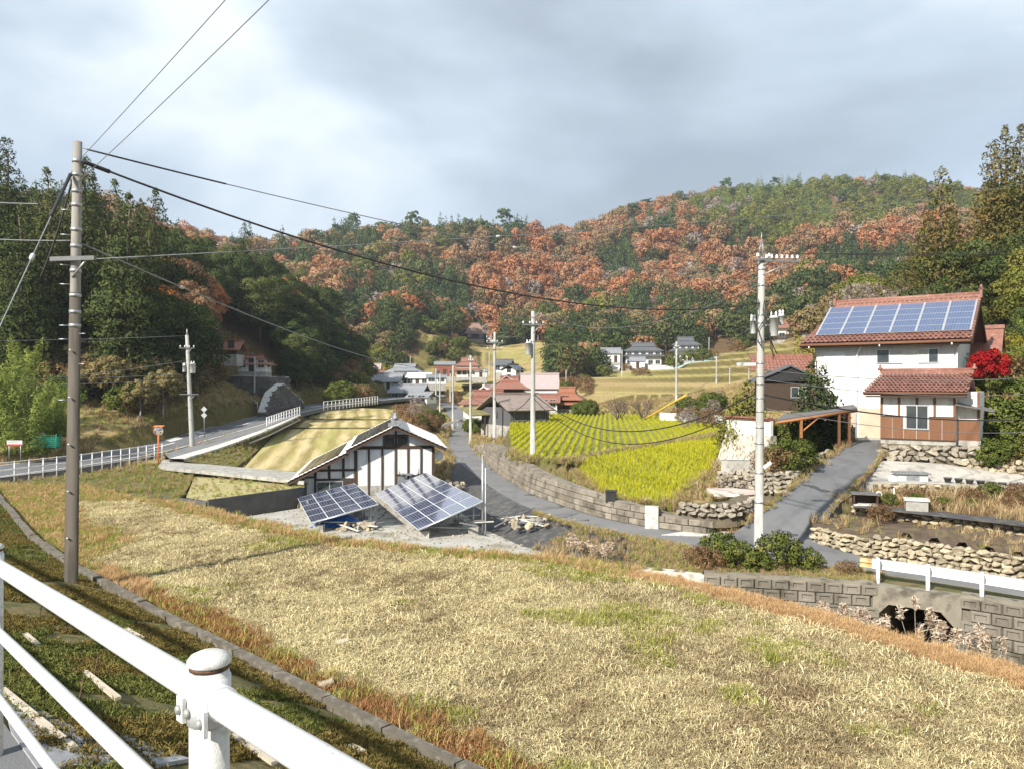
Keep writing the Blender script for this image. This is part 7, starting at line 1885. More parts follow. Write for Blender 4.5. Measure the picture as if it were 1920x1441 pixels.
MB().tube([(0,0,0),(0,0,.75)], .03, 6).build('stake', m_white, ws)
gs = gbox('garden_cabinet', 'low corrugated garden cabinet on the pale path', 'cabinet', W(1708,902,39.0), R(-12), (('body', (-.7,.7,-.35,.35,0,.42), m_can), ('top', (-.82,.82,-.45,.45,.42,.48), m_steel), ('side_panel', (-1.15,-.72,-.3,.2,0,.3), m_white), ('front_panel', (-.3,.28,-.38,-.352,.03,.38), m_tile_grey)))
for i in range(9):
    MB().b6(-.78+.17*i, -.70+.17*i, -.45, .45, .48, .50).build('corrugation', m_steel, gs)
m_pot = mat('dark_pot', (.06,.06,.065), (.10,.10,.10), scale=4, rough=.7, coord='obj')
names = ['first','second','third','fourth','fifth','sixth','seventh','eighth']
for i in range(8):
    px_ = 1777+i*20.5; p = W(px_, 899+i*1.9, 38.4-.05*i)
    t = thing('flower_pot', names[i]+' dark round pot in the row along the garden path', 'pot', (p.x, p.y, p.z-.06), 0, 'pots along the garden path')
    MB().lathe((0,0,0), [(.13,0),(.18,.16),(.20,.17),(.20,.2),(.17,.2),(.15,.14)], 14).build('pot', m_pot, t); MB().lathe((0,0,.13), [(.155,0),(.155,.02)], 12).build('soil', m_soil, t)
sbm = MB(); e0, e1 = G(1600,949,-1.60), G(1905,984,-1.60)
tag(strip('black_mulch_sheet', [e0, G(1750,966,-1.60), e1, G(2080,1006,-1.60)], [G(1605,944,-1.60), G(1755,958,-1.60), G(1910,974,-1.60), G(2080,996,-1.60)], m_sheet, n=20, skirt=.05, lift=.05, reg=False)[2], kind='structure')
for i in range(5):
    a = G(1700+i*52, 1006+i*9, -2.05); b = G(1805+i*55, 992+i*9, -2.05)
    mb = MB(); n = 12; vs = []
    for k in range(n+1):
        p = a.lerp(b, k/n); u_ = (b-a).normalized(); w_ = Vector((u_.y,-u_.x,0)); q = random.Random(i*50+k)
        for dx_, dz_ in ((-.3,-.05),(-.12,.15),(.12,.17),(.3,-.05)): vs.append(p+w_*dx_+Vector((0,0,dz_+q.uniform(-.03,.03)))-a)
    mb.add(vs, [(k*4+j, k*4+j+1, (k+1)*4+j+1, (k+1)*4+j) for k in range(n) for j in range(3)], False)
    r_ = thing('soil_ridge', names[i]+' raised soil ridge counted from the crate end of the vegetable bed', 'soil ridge', tuple(a), 0, 'ridges in the vegetable bed'); mb.build('ridge', m_soil, r_, fix=False)
# field stones
for px_, py_, lb in ((642,1210,'pale flat stone lying on the stubble'), (610,1290,'small grey stone in the red grass by the kerb')):
    p = G(px_, py_, .0); t = thing('field_stone', lb, 'stone', tuple(p)); inst('stone', ROCKS[1], t, (0,0,.07), (.2,.1,.5), (.22,.16,.12))
# laths, stakes and sheet on the bank
def bank_pt(f, v):
    i = f*59; k = int(min(58, i)); fr = i-k
    a = Vector(BANK_A[k]).lerp(Vector(BANK_A[k+1]), fr); b = Vector(BANK_B[k]).lerp(Vector(BANK_B[k+1]), fr); return a.lerp(b, v)
def bank_px(px, py):
    best = None
    for f in np.linspace(.05, .8, 160):
        for v in np.linspace(0, 1, 24):
            p = bank_pt(f, v)
            if p.y < .5: continue
            e_ = (960+FPX*p.x/p.y-px)**2 + (720+FPX*(CAMZ-p.z)/p.y-py)**2
            if best is None or e_ < best[0]: best = (e_, p)
    return best[1]
m_lath = mat('bleached_lath', (.52,.47,.38), (.42,.37,.29), scale=6, rough=.9, coord='obj', stretch=(.5,4,4))
for i, (x0_, y0_, x1_, y1_) in enumerate(((152,1268,228,1318), (44,1193,76,1212), (428,1388,520,1441), (585,1392,622,1410), (660,1400,682,1413), (240,1185,262,1200), (15,1300,140,1400))):
    a, b = bank_px(x0_, y0_), bank_px(x1_, y1_); v = b-a
    t = thing('wooden_lath', names[i]+' bleached lath lying on the mossy bank', 'lath', tuple(a), 0, 'laths on the bank')
    me = MB().box((0,0,0), (v.length, .055, .025)).build('lath', m_lath, t)
    qn = v.to_track_quat('X', 'Z'); me.matrix_basis = Matrix.Translation(v/2+Vector((0,0,.05))) @ qn.to_matrix().to_4x4()
for i, (px_, py_) in enumerate(((72,1160),(142,1365-30),(180,1275),(268,1198),(283,1200),(165,1405),(620,1380),(510,1395))):
    p = bank_px(px_, py_); t = thing('steel_stake', names[i]+' thin rusty stake pushed into the mossy bank', 'stake', tuple(p), 0, 'stakes on the bank')
    MB().tube([(0,0,-.1),(.06,.03,.26)], .007, 5).build('stake', m_bandr, t)
shm = mat('grey_weed_sheet', (.36,.37,.39), (.30,.31,.33), scale=2, rough=.75, c3=(.24,.24,.25), scale2=6, bump=.4, bscale=8)
for k, pp in enumerate([((0,1310),(60,1320),(150,1372),(250,1440),(60,1445),(0,1400)), ((215,1385),(300,1405),(360,1441),(290,1445),(240,1430))]):
    pts = [bank_px(*q) for q in pp]
    pts = [p+Vector((0,0,.035)) for p in pts]; mb = MB(); n = len(pts)
    mb.add(pts+[p-Vector((0,0,.03)) for p in pts], [tuple(range(n))]+[(i,(i+1)%n,n+(i+1)%n,n+i) for i in range(n)])
    tag(mb.build('weed_sheet', shm), ['broad grey weed-control sheet laid on the bank under the railing', 'small grey weed-control sheet near the railing post'][k], 'sheet')

# ------------------------------------------------------------------ ground cover
def tuft(name, n, h, spread, width, m, seed, bend=.5, flat=False):
    rs = hexrand(seed)
    a = rs.uniform(0, 6.283, n); d = spread*np.sqrt(rs.uniform(0, 1, n)); root = np.stack([np.cos(a)*d, np.sin(a)*d, np.zeros(n)], 1)
    hh = h*rs.uniform(.5, 1.2, n); th = rs.uniform(0, 6.283, n); bd = bend*rs.uniform(.3, 1.2, n)*h
    dirn = np.stack([np.cos(th), np.sin(th), np.zeros(n)], 1)
    mid = root + dirn*bd[:, None]*.35 + np.array([0, 0, 1])*hh[:, None]*(.6 if not flat else .8)
    tip = root + dirn*bd[:, None] + np.array([0, 0, 1])*hh[:, None]*(1.0 if not flat else .35)
    s = np.stack([-np.sin(th), np.cos(th), np.zeros(n)], 1)*width
    V = np.stack([root-s, root+s, mid+s*.8, mid-s*.8, tip+s*.15, tip-s*.15], 1).reshape(-1, 3)
    b = np.arange(n)[:, None]*6
    F = np.concatenate([b+np.array([[0,1,2,3]]), b+np.array([[3,2,4,5]])], 0)
    return mesh_np(name, V, F, m, var=np.repeat(rs.uniform(0, 1, n), 6))
m_straw = leafmat('straw', [(.36,.295,.15), (.54,.46,.255), (.70,.62,.38)], .15, .75)
m_straw2 = leafmat('brown_straw', [(.17,.125,.07), (.29,.22,.125), (.40,.32,.18)], .15, .75)
m_gr = leafmat('grass_green', [(.20,.23,.05), (.29,.30,.075), (.38,.35,.11)], .25, .7)
m_gr_or = leafmat('grass_orange', [(.44,.27,.13), (.52,.34,.18), (.50,.38,.20)], .2, .7)
m_gr_rd = leafmat('grass_red', [(.26,.12,.055), (.34,.17,.08), (.30,.22,.09)], .2, .7)
m_rice = leafmat('rice_regrowth', [(.40,.43,.03), (.52,.51,.04), (.60,.55,.055)], .35, .7)
m_sed = leafmat('stonecrop', [(.11,.10,.035), (.17,.14,.045), (.22,.15,.06)], .15, .7)
m_sed2 = leafmat('stonecrop_green', [(.09,.105,.035), (.13,.145,.042), (.19,.18,.055)], .15, .7)
m_dryg = leafmat('withered_grass', [(.28,.19,.10), (.38,.28,.15), (.50,.40,.24)], .2, .7)
m_plume = leafmat('pampas_plume', [(.60,.47,.36), (.70,.58,.46), (.78,.68,.57)], .3, .6)
T_straw = [tuft('straw_clump', 84, .055, .27, .0042, m_straw, 1+k, 2.6, True) for k in range(4)] + [tuft('straw_clump_dark', 64, .05, .27, .0042, m_straw2, 11+k, 2.6, True) for k in range(2)]
T_green = [tuft('green_clump', 34, .14, .16, .006, m_gr, 21+k, .9) for k in range(3)]
T_or = [tuft('orange_clump', 44, .20, .16, .006, m_gr_or, 31+k, .9) for k in range(3)]
T_rd = [tuft('red_clump', 44, .12, .18, .006, m_gr_rd, 41+k, .9) for k in range(3)]
T_rice = [tuft('rice_tuft', 30, .27, .06, .010, m_rice, 51+k, .42) for k in range(4)]
T_sed = [tuft('stonecrop_clump', 50, .05, .12, .008, m_sed, 61+k, .9) for k in range(3)] + [tuft('stonecrop_green_clump', 50, .05, .12, .008, m_sed2, 66+k, .9) for k in range(3)]
T_dry = [tuft('withered_clump', 34, .42, .18, .010, m_dryg, 71+k, .8) for k in range(3)]
T_weed = [tuft('weed_clump', 30, .34, .18, .012, m_gr, 76+k, .8) for k in range(2)] + T_dry[:2]
def in_poly(poly, n, seed):
    P = np.array([[p.x, p.y] for p in poly]); rs = hexrand(seed); x0, y0 = P.min(0); x1, y1 = P.max(0)
    x = rs.uniform(x0, x1, n*3); y = rs.uniform(y0, y1, n*3); k = inside(P, x, y); return x[k][:n], y[k][:n]
def dist_line(x, y, pts):
    P = np.array([[p[0], p[1]] for p in pts]); d = np.full(len(x), 1e9)
    for a, b in zip(P[:-1], P[1:]):
        v = b-a; t = np.clip(((x-a[0])*v[0]+(y-a[1])*v[1])/(v@v), 0, 1); d = np.minimum(d, np.hypot(x-a[0]-t*v[0], y-a[1]-t*v[1]))
    return d
x, y = in_poly(FIELD_POLY, 30000, 5)
k = visible_front(x, y, 60) & (y > 3); x, y = x[k], y[k]
dk = dist_line(x, y, KERB); df = dist_line(x, y, FAR_EDGE); nz_ = fbm(x/2.2, y/2.2, 3, 3); nz3 = fbm(x/.8, y/.8, 8, 2)
margin = (dk < .38+.55*nz_) | (df < .35+.3*nz_) | ((x < -9) & (dk < 1.0+1.6*nz_)) | ((y > 25) & (df < .8+2.2*nz_))
s_ = ~margin
keep = s_ & (nz3 > .20)
rs = hexrand(9)
pick = np.where(fbm(x/1.5, y/1.5, 23, 3)+rs.uniform(-.36,.36,len(x)) > .60, 4+rs.randint(0,2,len(x)), rs.randint(0,4,len(x)))
def P3d(x, y, z=0.0): return np.stack([x, y, np.full(len(x), z) if np.isscalar(z) else z], 1)
scatter('straw_litter', 'cut straw and stubble lying over the near field', P3d(x[keep], y[keep], .005), rs.uniform(.4, 1.0, keep.sum())*(.75+.8*fbm(x[keep]/.5, y[keep]/.5, 71, 2)), T_straw, pick[keep], 3, .12)
gk = s_ & (fbm(x/1.9+7, y/1.4, 33, 3) > np.where((x > .2) & (y > 12) & (x < 4), .52, .67)) & (rs.uniform(0,1,len(x)) < .55)
scatter('field_grass', 'green grass sprouting through the stubble', P3d(x[gk], y[gk], .0), rs.uniform(.5, .95, gk.sum()), T_green, None, 4)
mk = margin & (dk < 1.3)
red = mk & (x > -6.6); org_ = mk & (x <= -6.6) & (x > -8.9+nz_)
scatter('red_grass', 'reddish low grass along the kerb', P3d(x[red], y[red], 0), rs.uniform(.5, 1.0, red.sum()), T_rd + T_green[:1], None, 5)
scatter('orange_grass', 'dry orange grass beside the pole', P3d(x[org_], y[org_], 0), rs.uniform(.4, .8, org_.sum()), T_or, None, 6)
gm_ = margin & (x < -7.2) & ~org_ & ~red
scatter('margin_grass', 'bright green grass on the far field margin', P3d(x[gm_], y[gm_], 0), rs.uniform(.35, .7, gm_.sum()), T_green+T_or[:1], None, 7)
def along_edge(pts, n, w, seed, z=0.0, drop=0.0):
    rs = hexrand(seed); Q = resample(pts, 200); i = rs.uniform(0, 199, n); k = i.astype(int).clip(0, 198); f = (i-k)[:, None]
    p = Q[k]*(1-f) + Q[k+1]*f; off = rs.normal(0, w, n); d = Q[k+1]-Q[k]; nn = np.stack([-d[:, 1], d[:, 0], 0*d[:, 0]], 1); nn /= np.linalg.norm(nn, axis=1)[:, None]
    p = p + nn*off[:, None]; p[:, 2] += z - drop*np.abs(off); return p
e1 = along_edge(FAR_EDGE[9:16], 4200, .16, 11); e2 = along_edge(FAR_EDGE[3:10], 2400, .22, 12)
scatter('orange_verge', 'dry orange grass along the outer field edge', e1, hexrand(1).uniform(.2, .5, len(e1)), T_or, None, 8)
scatter('green_verge', 'mixed grass along the field edge above the yard', e2, hexrand(2).uniform(.35, .8, len(e2)), T_or[:1]+T_green, None, 9)
# bank
rs = hexrand(15); n = 80000
f = rs.uniform(.02, .93, n)**1.25; v = rs.uniform(0.02, .97, n); i = f*59; k = i.astype(int).clip(0, 58); fr = (i-k)[:, None]
A_k = BANK_A[k]*(1-fr)+BANK_A[k+1]*fr; B_k = BANK_B[k]*(1-fr)+BANK_B[k+1]*fr; p = A_k*(1-v[:, None]) + B_k*v[:, None]
kk = (p[:, 1] > 1.5) & visible_front(p[:, 0], p[:, 1], 80) & (fbm(p[:, 0]*1.3, p[:, 1]*1.3, 6, 3) > .36)
p = p[kk]; pk = np.where(fbm(p[:, 0]/1.3, p[:, 1]/1.3, 44, 3) > .5, rs.randint(0, 3, len(p)), 3+rs.randint(0, 3, len(p)))
scatter('bank_moss', 'dark mossy stonecrop covering the bank under the railing', p, rs.uniform(.3, .75, len(p)), T_sed, pk, 16, .4)
# rice regrowth in rows
def rows(poly, ang, dr, ds_, seed, z, keep=1.0):
    P = np.array([[q.x, q.y] for q in poly]); c = P.mean(0); R_ = 90
    ca, sa = math.cos(ang), math.sin(ang); a, b = np.meshgrid(np.arange(-R_, R_, dr), np.arange(-R_, R_, ds_)); rs = hexrand(seed)
    a = a.ravel() + rs.normal(0, dr*.07, a.size); b = b.ravel() + rs.normal(0, ds_*.2, b.size)
    x = c[0] + a*ca - b*sa; y = c[1] + a*sa + b*ca; k = inside(P, x, y) & (rs.uniform(0, 1, len(x)) < keep); return x[k], y[k]
def poly_z(poly, x, y):
    """height of the patch's own triangles under each point"""
    z = np.zeros(len(x)); V = [Vector((p.x, p.y, 0)) for p in poly]
    for t in tessellate_polygon([V]):
        (x1, y1, z1), (x2, y2, z2), (x3, y3, z3) = [tuple(poly[k]) for k in t]; den = (y2-y3)*(x1-x3)+(x3-x2)*(y1-y3)
        if abs(den) < 1e-9: continue
        a = ((y2-y3)*(x-x3)+(x3-x2)*(y-y3))/den; b = ((y3-y1)*(x-x3)+(x1-x3)*(y-y3))/den; c = 1-a-b
        k = (a >= -1e-6) & (b >= -1e-6) & (c >= -1e-6); z[k] = (a*z1+b*z2+c*z3)[k]
    return z
for nm, poly, ang, dr, ds_, sd in (('rice_regrowth', PAD_U, R(-7), .58, .20, 1), ('rice_regrowth', PAD_L, R(-76), .46, .2, 2)):
    x, y = rows(poly, ang, dr, ds_, sd, 0)
    scatter(nm, ['tall yellow-green rice regrowth in wavy rows', 'dense yellow-green rice regrowth in the nearer lower field'][sd-1], P3d(x, y, poly_z(poly, x, y)-.02), hexrand(sd).uniform(.75, 1.25, len(x)), T_rice, None, sd+20)
x, y = in_poly([Vector(p) for p in yard], 1500, 51); kb = fbm(x/2.2, y/2.2, 14, 3) > .56; scatter('yard_weeds', 'patches of weeds in the gravel yard', P3d(x[kb], y[kb], ZY), hexrand(51).uniform(.2, .6, kb.sum()), T_green+T_rd+T_or[:1], None, 52)
gr_p = in_poly([Vector(p) for p in yard], 1400, 53); scatter('yard_stones', 'loose stones strewn over the gravel yard', P3d(gr_p[0], gr_p[1], ZY+.02), hexrand(53).uniform(.04, .16, len(gr_p[0])), ROCKG+ROCKS, None, 54, 1.0)
# weeds on slopes and verges
def on_strip(A, B, n, seed, v0=0.0, v1=1.0):
    rs = hexrand(seed); a = resample(A, 60); b = resample(B, 60); i = rs.uniform(0, 59, n); k = i.astype(int).clip(0, 58); f = (i-k)[:, None]; v = rs.uniform(v0, v1, n)[:, None]
    return (a[k]*(1-f)+a[k+1]*f)*(1-v) + (b[k]*(1-f)+b[k+1]*f)*v
w1 = on_strip([Vector((-33,37,-1.95)), G(0,905,-1.95), G(150,888,-1.95), G(296,868,-1.98)], [Vector((-24,33,-3.5)), Vector((-21.8,37.5,-3.2)), Vector((-18.4,43,-2.6)), Vector((-22,53.6,-2.5))], 2600, 3)
w2 = on_strip(FE_OUT, [G(440,876,-2.3), G(470,855,-2.0), G(520,806,-1.1), G(572,786,-.9)], 1500, 4)
w3 = on_strip([GR(1660,1075), GR(1500,1058), GR(1300,1028), GR(1180,1003)], [GR(1640,1093), GR(1500,1085), GR(1320,1075), GR(1190,1066)], 1500, 5)
w4 = on_strip([GR(1300,1026), GR(1180,1002), GR(1060,977), GR(1000,957)], [GR(1300,1034), GR(1180,1010), GR(1060,984), GR(1000,962)], 420, 6)
w5 = on_strip([G(349,931,-2.5), G(389,938,-2.5), G(568,914,-2.5)], [G(366,890,-2.5), G(470,897,-2.5), G(578,904,-2.5)], 260, 7)
scatter('slope_weeds', 'weeds and dry grass on the slopes below the lane', np.concatenate([w1, w2, w5]), hexrand(5).uniform(.3, .65, len(w1)+len(w2)+len(w5)), T_weed[:2]+T_green+T_dry[:1], None, 31)
w7 = along_edge(DRV_R[2:], 160, .10, 41, .03); w8 = along_edge(DRV_L[2:], 220, .14, 42, .03); scatter('driveway_weeds', 'dry weeds along both edges of the driveway', np.concatenate([w7, w8]), hexrand(43).uniform(.25, .6, len(w7)+len(w8)), T_weed+T_dry, None, 44)
scatter('verge_weeds', 'weeds along the verge of the valley road', np.concatenate([w3, w4]), hexrand(6).uniform(.25, .5, len(w3)+len(w4)), T_weed, None, 32)
e3 = along_edge(PAD_L[:8], 700, .35, 13, -.05, .3); e4 = along_edge(PAD_U[:4]+[PAD_U[4]], 500, .35, 14, -.05, .3); e5 = along_edge(PAD_U[4:8], 400, .3, 15, -.15)
scatter('paddy_bank_grass', 'grass on the banks of the yellow fields', np.concatenate([e3, e4, e5]), hexrand(7).uniform(.5, 1.0, len(e3)+len(e4)+len(e5)), T_weed, None, 33)
x, y = in_poly([Vector(p) for p in TER_B], 900, 8); scatter('terrace_weeds', 'withered brown weeds on the garden terrace', P3d(x, y, -1.62), hexrand(8).uniform(.6, 1.3, len(x)), T_dry+T_rd, None, 34)
x, y = in_poly([Vector(p) for p in TER_A], 500, 9); kb = fbm(x/2, y/2, 4, 2) > .5; scatter('bed_weeds', 'dry weeds around the vegetable bed', P3d(x[kb], y[kb], -2.05), hexrand(9).uniform(.4, .9, kb.sum()), T_dry+T_green, None, 35)
# grass over the open hillside near the camera side of the valley
rs = hexrand(77); n = 60000
x = rs.uniform(-70, 60, n); y = rs.uniform(30, 130, n); k = visible_front(x, y, 20)
for P, z in PATCH: 
    x0, y0 = P.min(0)-.2; x1, y1 = P.max(0)+.2; bb = (x > x0) & (x < x1) & (y > y0) & (y < y1) & k
    if bb.any():
        idx_ = np.where(bb)[0]; k[idx_[inside(P, x[idx_], y[idx_])]] = False
x, y = x[k][:16000], y[k][:16000]; z = H(x, y)
scatter('hillside_grass', 'tufts of dry and green grass on the open slopes', P3d(x, y, z-.03), rs.uniform(.6, 1.4, len(x)), T_weed+T_dry, None, 36)

# ------------------------------------------------------------------ bushes and garden trees
def bush(kind, px, D, s, label, name='bush', z=None, sz=None, cat='bush', py=None, group=None):
    p = W(px, py or 700, D); zz_ = z if z is not None else (p.z if py else hz(p.x, p.y))
    return plant(kind, p.x, p.y, s, label, cat, group, name, zz_, int(px), sz)
for px_, D, s, lb in ((1352,28.6,.55,'leafy bush on the verge left of the transformer pole'), (1384,27.6,.5,'dark bush on the verge close to the transformer pole'), (1458,27.6,.62,'tall leafy bush right beside the transformer pole'), (1512,27.4,.42,'thin bush on the verge right of the transformer pole'), (1420,27.3,.38,'low bush hiding the foot of the transformer pole')):
    bush('shrub', px_, D, s, lb, 'verge_bush', -2.85, s*1.05)
for px_, D, s, lb in ((1310,28.4,.40,'withered brown bush at the left end of the verge'), (1590,26.8,.32,'thin withered stems beside the guardrail end'), (1330,27.6,.45,'brown dry bush above the pale channel wall')):
    bush('brown_shrub', px_, D, s, lb, 'withered_bush', -2.85)
bush('shrub', 1482, 39.4, .95, 'large dark flowering bush above the stone wall by the driveway', 'flowering_bush', -.85, .9)
bush('brown_shrub', 1450, 39.0, .8, 'brown-leaved bush beside the flowering bush', 'brown_bush', -.85)
fl = MB()
proto('broad_lit', 'pruned', 'cedar', 2.9, 1.25, 3600, .085, 301, .07, m_bark, 0, .8, .5)
proto('broad', 'garden_conifer', 'cedar', 3.9, 1.3, 4200, .09, 302, .08, m_bark, 0, .8, .45)
LM_red = LM['crimson']
t_m = trunk_mesh('maple_trunk', 4.4, .07, m_bark, 7, 6, first=.55, spread=.25); c_m = crown('maple_crown', lb_round(5.0, 1.05, 9, 16, .60, .9, .42), 4200, .075, LM['crimson'], 9)
PROTO['maple'] = [(t_m, c_m)]
plant('maple', 27.9, 45.2, 1.0, 'crimson maple glowing between the annex roof and the slope', 'tree', None, 'crimson_maple', .9, 3)
bush('pruned', 1402, 50, 1.4, 'rounded yellow-green garden tree behind the boundary wall', 'pruned_tree', .1, None, 'tree'); bush('pruned', 1382, 51, 1.1, 'smaller yellow-green garden tree beside the rounded one', 'pruned_tree', .1, None, 'tree')
bush('garden_conifer', 1530, 47.6, 1.45, 'dark open conifer in front of the white house wall', 'garden_conifer', .1, None, 'tree'); bush('garden_conifer', 1552, 47.2, .95, 'short dark conifer beside the open one', 'garden_conifer', .1, None, 'tree')
for px_, D, s in ((1455,48,.75), (1478,47.5,.6), (1500,47,.7), (1515,46,.55), (1440,49,.6)):
    bush('shrub', px_, D, s, 'green garden shrub below the dark outbuilding', 'garden_shrub', .0, None, 'bush', None, 'shrubs below the dark outbuilding')
bush('branchy', 1157, 98, .95, 'round leafless bush-tree behind the yellow field', 'bare_bush', None, .9, 'tree'); bush('branchy', 1206, 97, .75, 'smaller round leafless bush-tree behind the yellow field', 'bare_bush', None, .8, 'tree')
bush('branchy', 1735, 66, 1.5, 'pale leafless tree rising behind the solar roof ridge', 'bare_tree', None, 2.0, 'tree'); bush('branchy', 1690, 70, 1.4, 'second pale leafless tree behind the solar roof ridge', 'bare_tree', None, 1.8, 'tree')
lw0, lw1 = W(1238,776,92), W(1362,792,84); lw_ = thing('pale_field_wall', 'low pale concrete wall behind the yellow field', 'wall', tuple(lw0)); v = lw1-lw0; MB().box(v/2+Vector((0,0,.1)), (v.xy.length, .2, .9), rz=math.atan2(v.y, v.x)).build('wall', m_frost, lw_)
rs = hexrand(55)
def thicket(n, pxr, Dr, kinds, sr, label, group, name, zf=None):
    for i in range(n):
        px_ = rs.uniform(*pxr); D = rs.uniform(*Dr); kd = kinds[rs.randint(len(kinds))]; p = W(px_, 700, D); s = rs.uniform(*sr)*(.3 if 'near' in kd or kd in ('bamboo', 'broad_lit') else 1)
        plant(kd, p.x, p.y, s, label, 'bush', group, name, zf, int(rs.randint(1000)))
thicket(18, (785,868), (245,288), ['shrub','brown_shrub','shrub'], (1.2,2.4), 'bush on the terraces left of the thatched house', 'bushes left of the thatched house', 'terrace_bush')
thicket(26, (1832,1990), (42.5,47), ['shrub','broad_lit_s','brown_shrub','yellow_s'] if False else ['shrub','brown_shrub','yellow_near','shrub'], (.75,1.3), 'tangled olive bush on the bank beside the annex', 'bushes beside the annex', 'bank_bush')
thicket(12, (1836,1935), (40.6,42.2), ['shrub','brown_shrub','shrub'], (.4,.75), 'low bush hiding the edge of the platform beside the annex', 'low bushes at the platform edge', 'platform_bush')
for i in range(9):
    px_ = 688+i*11; p = W(px_, 700, 222+(i*7) % 14); plant('yellow_near', p.x, p.y, .75+.05*(i % 4), 'bright yellow-green bamboo on the knoll above the grey roofs', 'bamboo', 'bright bamboo on the knoll', 'knoll_bamboo', None, i)
thicket(30, (1842,2000), (48,60), ['shrub','brown_shrub','yellow_near','bamboo','broad_lit'], (.9,1.5), 'leafy bush on the slope above the annex bank', 'bushes above the annex bank', 'slope_bush')
thicket(24, (770,815), (88,118), ['brown_shrub','shrub','brown_shrub'], (.6,1.25), 'brown roadside bush between the strip fields and the valley road', 'roadside bushes by the valley road', 'roadside_bush')
thicket(10, (740,790), (100,125), ['bare_near','brown_shrub'], (.9,1.4), 'leafless bush behind the white house ridge', 'leafless bushes behind the ridge', 'bare_bush')
thicket(14, (1085,1110), (108,118), ['shrub','shrub'], (.6,1.0), 'dark bush at the end of the red-roofed cluster', 'bushes beside the red-roofed cluster', 'dark_bush')
thicket(22, (1265,1370), (78,98), ['brown_shrub','shrub','bare_near'], (.5,1.0), 'dry bush along the far edge of the yellow field', 'bushes along the far field edge', 'dry_bush')
thicket(14, (880,935), (96,100), ['brown_shrub','shrub'], (.5,.9), 'bush beside the weathered barn', 'bushes beside the barn', 'barn_bush')
thicket(18, (985,1110), (150,205), ['shrub','brown_shrub'], (1.0,1.8), 'dark bush on the slope behind the pinkish roof', 'bushes behind the pinkish roof', 'slope_bush')
thicket(24, (1090,1420), (190,260), ['shrub','brown_shrub'], (1.0,2.0), 'bush on the terraced slope around the grey-tiled houses', 'bushes around the grey-tiled houses', 'terrace_bush')
thicket(16, (680,860), (185,235), ['shrub','brown_shrub'], (.9,1.6), 'garden bush among the grey-roofed houses', 'bushes among the grey-roofed houses', 'village_bush')
thicket(16, (1660,1920), (33,36.5), ['brown_shrub','brown_shrub','shrub'], (.25,.45), 'withered bush on the garden terrace', 'withered bushes on the garden terrace', 'withered_bush', -1.62)
thicket(40, (545,695), (122,172), ['shrub','brown_shrub','shrub'], (1.0,2.0), 'shaded bush between the lane and the dark spur', 'bushes between the lane and the spur', 'shaded_bush')
bush('brown_shrub', 1650, 33, .42, 'dark withered bush at the corner of the vegetable bed', 'withered_bush', -2.05)
# pampas grass by the channel
def pampas(px, py, z, s, label):
    p = W(px, py, z)-Vector((0,0,1.25*s)); t = thing('pampas_grass', label, 'grass clump', tuple(p), 0, 'pampas clumps by the channel'); q = random.Random(int(px))
    inst('leaf_clump', T_dry[q.randrange(3)], t, (0,0,0), (0,0,q.random()*6), (s*.9,s*.9,s*1.2))
    for i in range(5):
        a = q.uniform(0,6.28); tip = Vector((math.cos(a)*.35*s, math.sin(a)*.35*s, s*q.uniform(1.0,1.45)))
        MB().tube([(0,0,0), tip*.6, tip], [.008,.006,.004], 4).build('stem', m_lath, t)
        pl_ = leaf_mesh('plume', np.array([list(tip+Vector((q.gauss(0,.05),q.gauss(0,.05),q.uniform(-.05,.30)))) for _ in range(90)]), np.tile(np.array([[0,0,1.0]]),(90,1)), .07, m_plume, hexrand(i), hexrand(i).uniform(0,1,90), .8, .25)
        inst('plume', pl_, t)
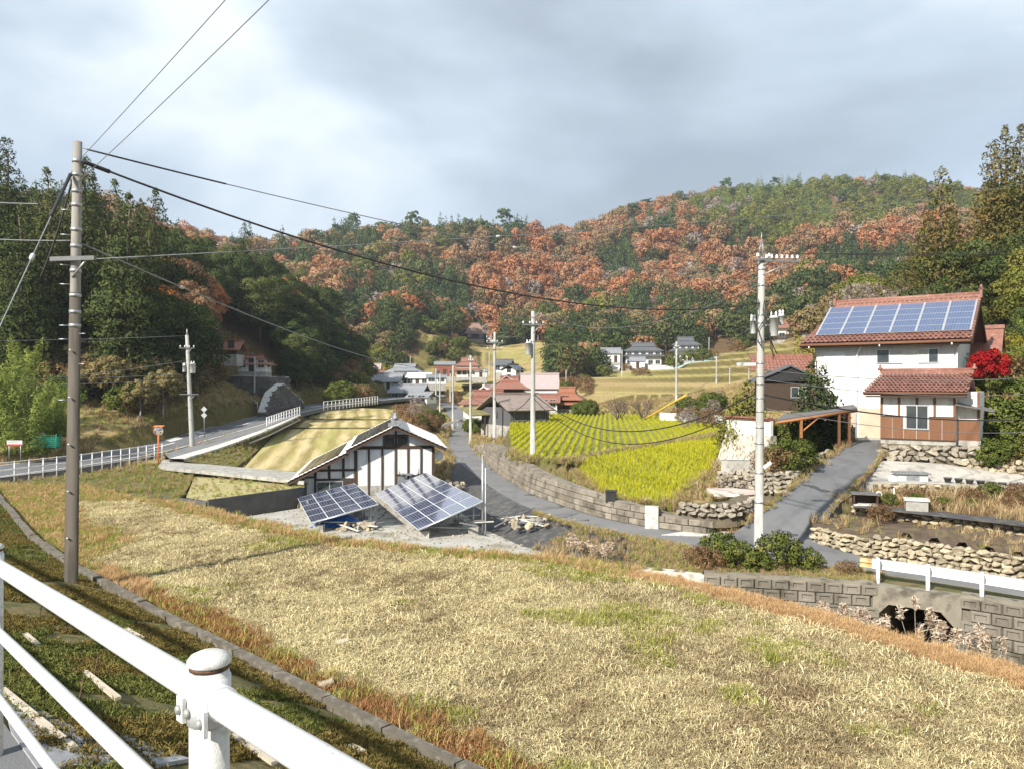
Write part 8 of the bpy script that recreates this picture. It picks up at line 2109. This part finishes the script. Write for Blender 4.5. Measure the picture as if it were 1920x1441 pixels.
for px_, py_, z, s, lb in ((1560,1140,22,1.2,'pampas clump left of the culvert mouth'), (1600,1150,21.5,1.2,'second pampas clump left of the culvert mouth'), (1650,1165,21,1.2,'pampas clump at the left edge of the culvert mouth'), (1718,1140,21,1.5,'tall pampas plumes in front of the culvert opening'), (1740,1175,20.5,1.2,'low pampas plumes under the tall ones'), (1790,1195,20,1.1,'pampas clump at the right edge of the culvert mouth'), (1860,1200,19.5,1.1,'pampas clump before the far block wall'), (1100,1018,31,.9,'pampas plumes below the road bank'), (1135,1024,30.5,1.0,'brown pampas plumes beside the grey sheet'), (1075,1012,32,.9,'pale pampas plumes on the grey sheet')):
    pampas(px_, py_+8, z, s*.8, lb)
x, y = in_poly([Vector((2,26,0)), Vector((5,26.5,0)), Vector((16,22,0)), Vector((20,16,0)), Vector((9,12,0)), Vector((3,20,0))], 900, 19)
scatter('channel_weeds', 'withered weeds along the channel bed', P3d(x, y, H(x, y)), hexrand(19).uniform(.8, 1.8, len(x)), T_dry+T_weed[:2], None, 37)
w6 = on_strip([GR(1290,1034), GR(1180,1010), GR(1080,988)], [Vector((3.6,29.6,ZY)), Vector((2.6,31.6,ZY)), Vector((.8,34.6,ZY))], 420, 9)
scatter('embankment_weeds', 'withered weeds over the grey sheet of the road bank', w6, hexrand(21).uniform(.3, .65, len(w6)), T_weed+T_dry+T_rd, None, 39)
x, y = in_poly([Vector((0,29,0)), Vector((3.4,27.4,0)), Vector((3.8,30,0)), Vector((1.5,33,0))], 260, 20)
scatter('pale_grass_mound', 'pale pinkish dry grass heaped beside the grey sheet', P3d(x, y, ZY+.05), hexrand(20).uniform(.7, 1.4, len(x)), T_or+T_dry, None, 38)

# ------------------------------------------------------------------ valley air
hzb = MB().b6(gx[0]-20, gx[-1]+20, gy[0]-20, gy[-1]+20, float(Z.min())-1.5, float(Z.max())+16)
hm, hnt, hout = ntree('haze_air')
pv = hnt.nodes.new('ShaderNodeVolumePrincipled')
pv.inputs['Color'].default_value = (.80,.88,1.0,1); pv.inputs['Density'].default_value = .00024; pv.inputs['Anisotropy'].default_value = .2
hnt.links.new(pv.outputs[0], hout.inputs['Volume'])
tag(hzb.build('haze', hm), 'thin bluish haze filling the valley air', None, None, 'stuff')
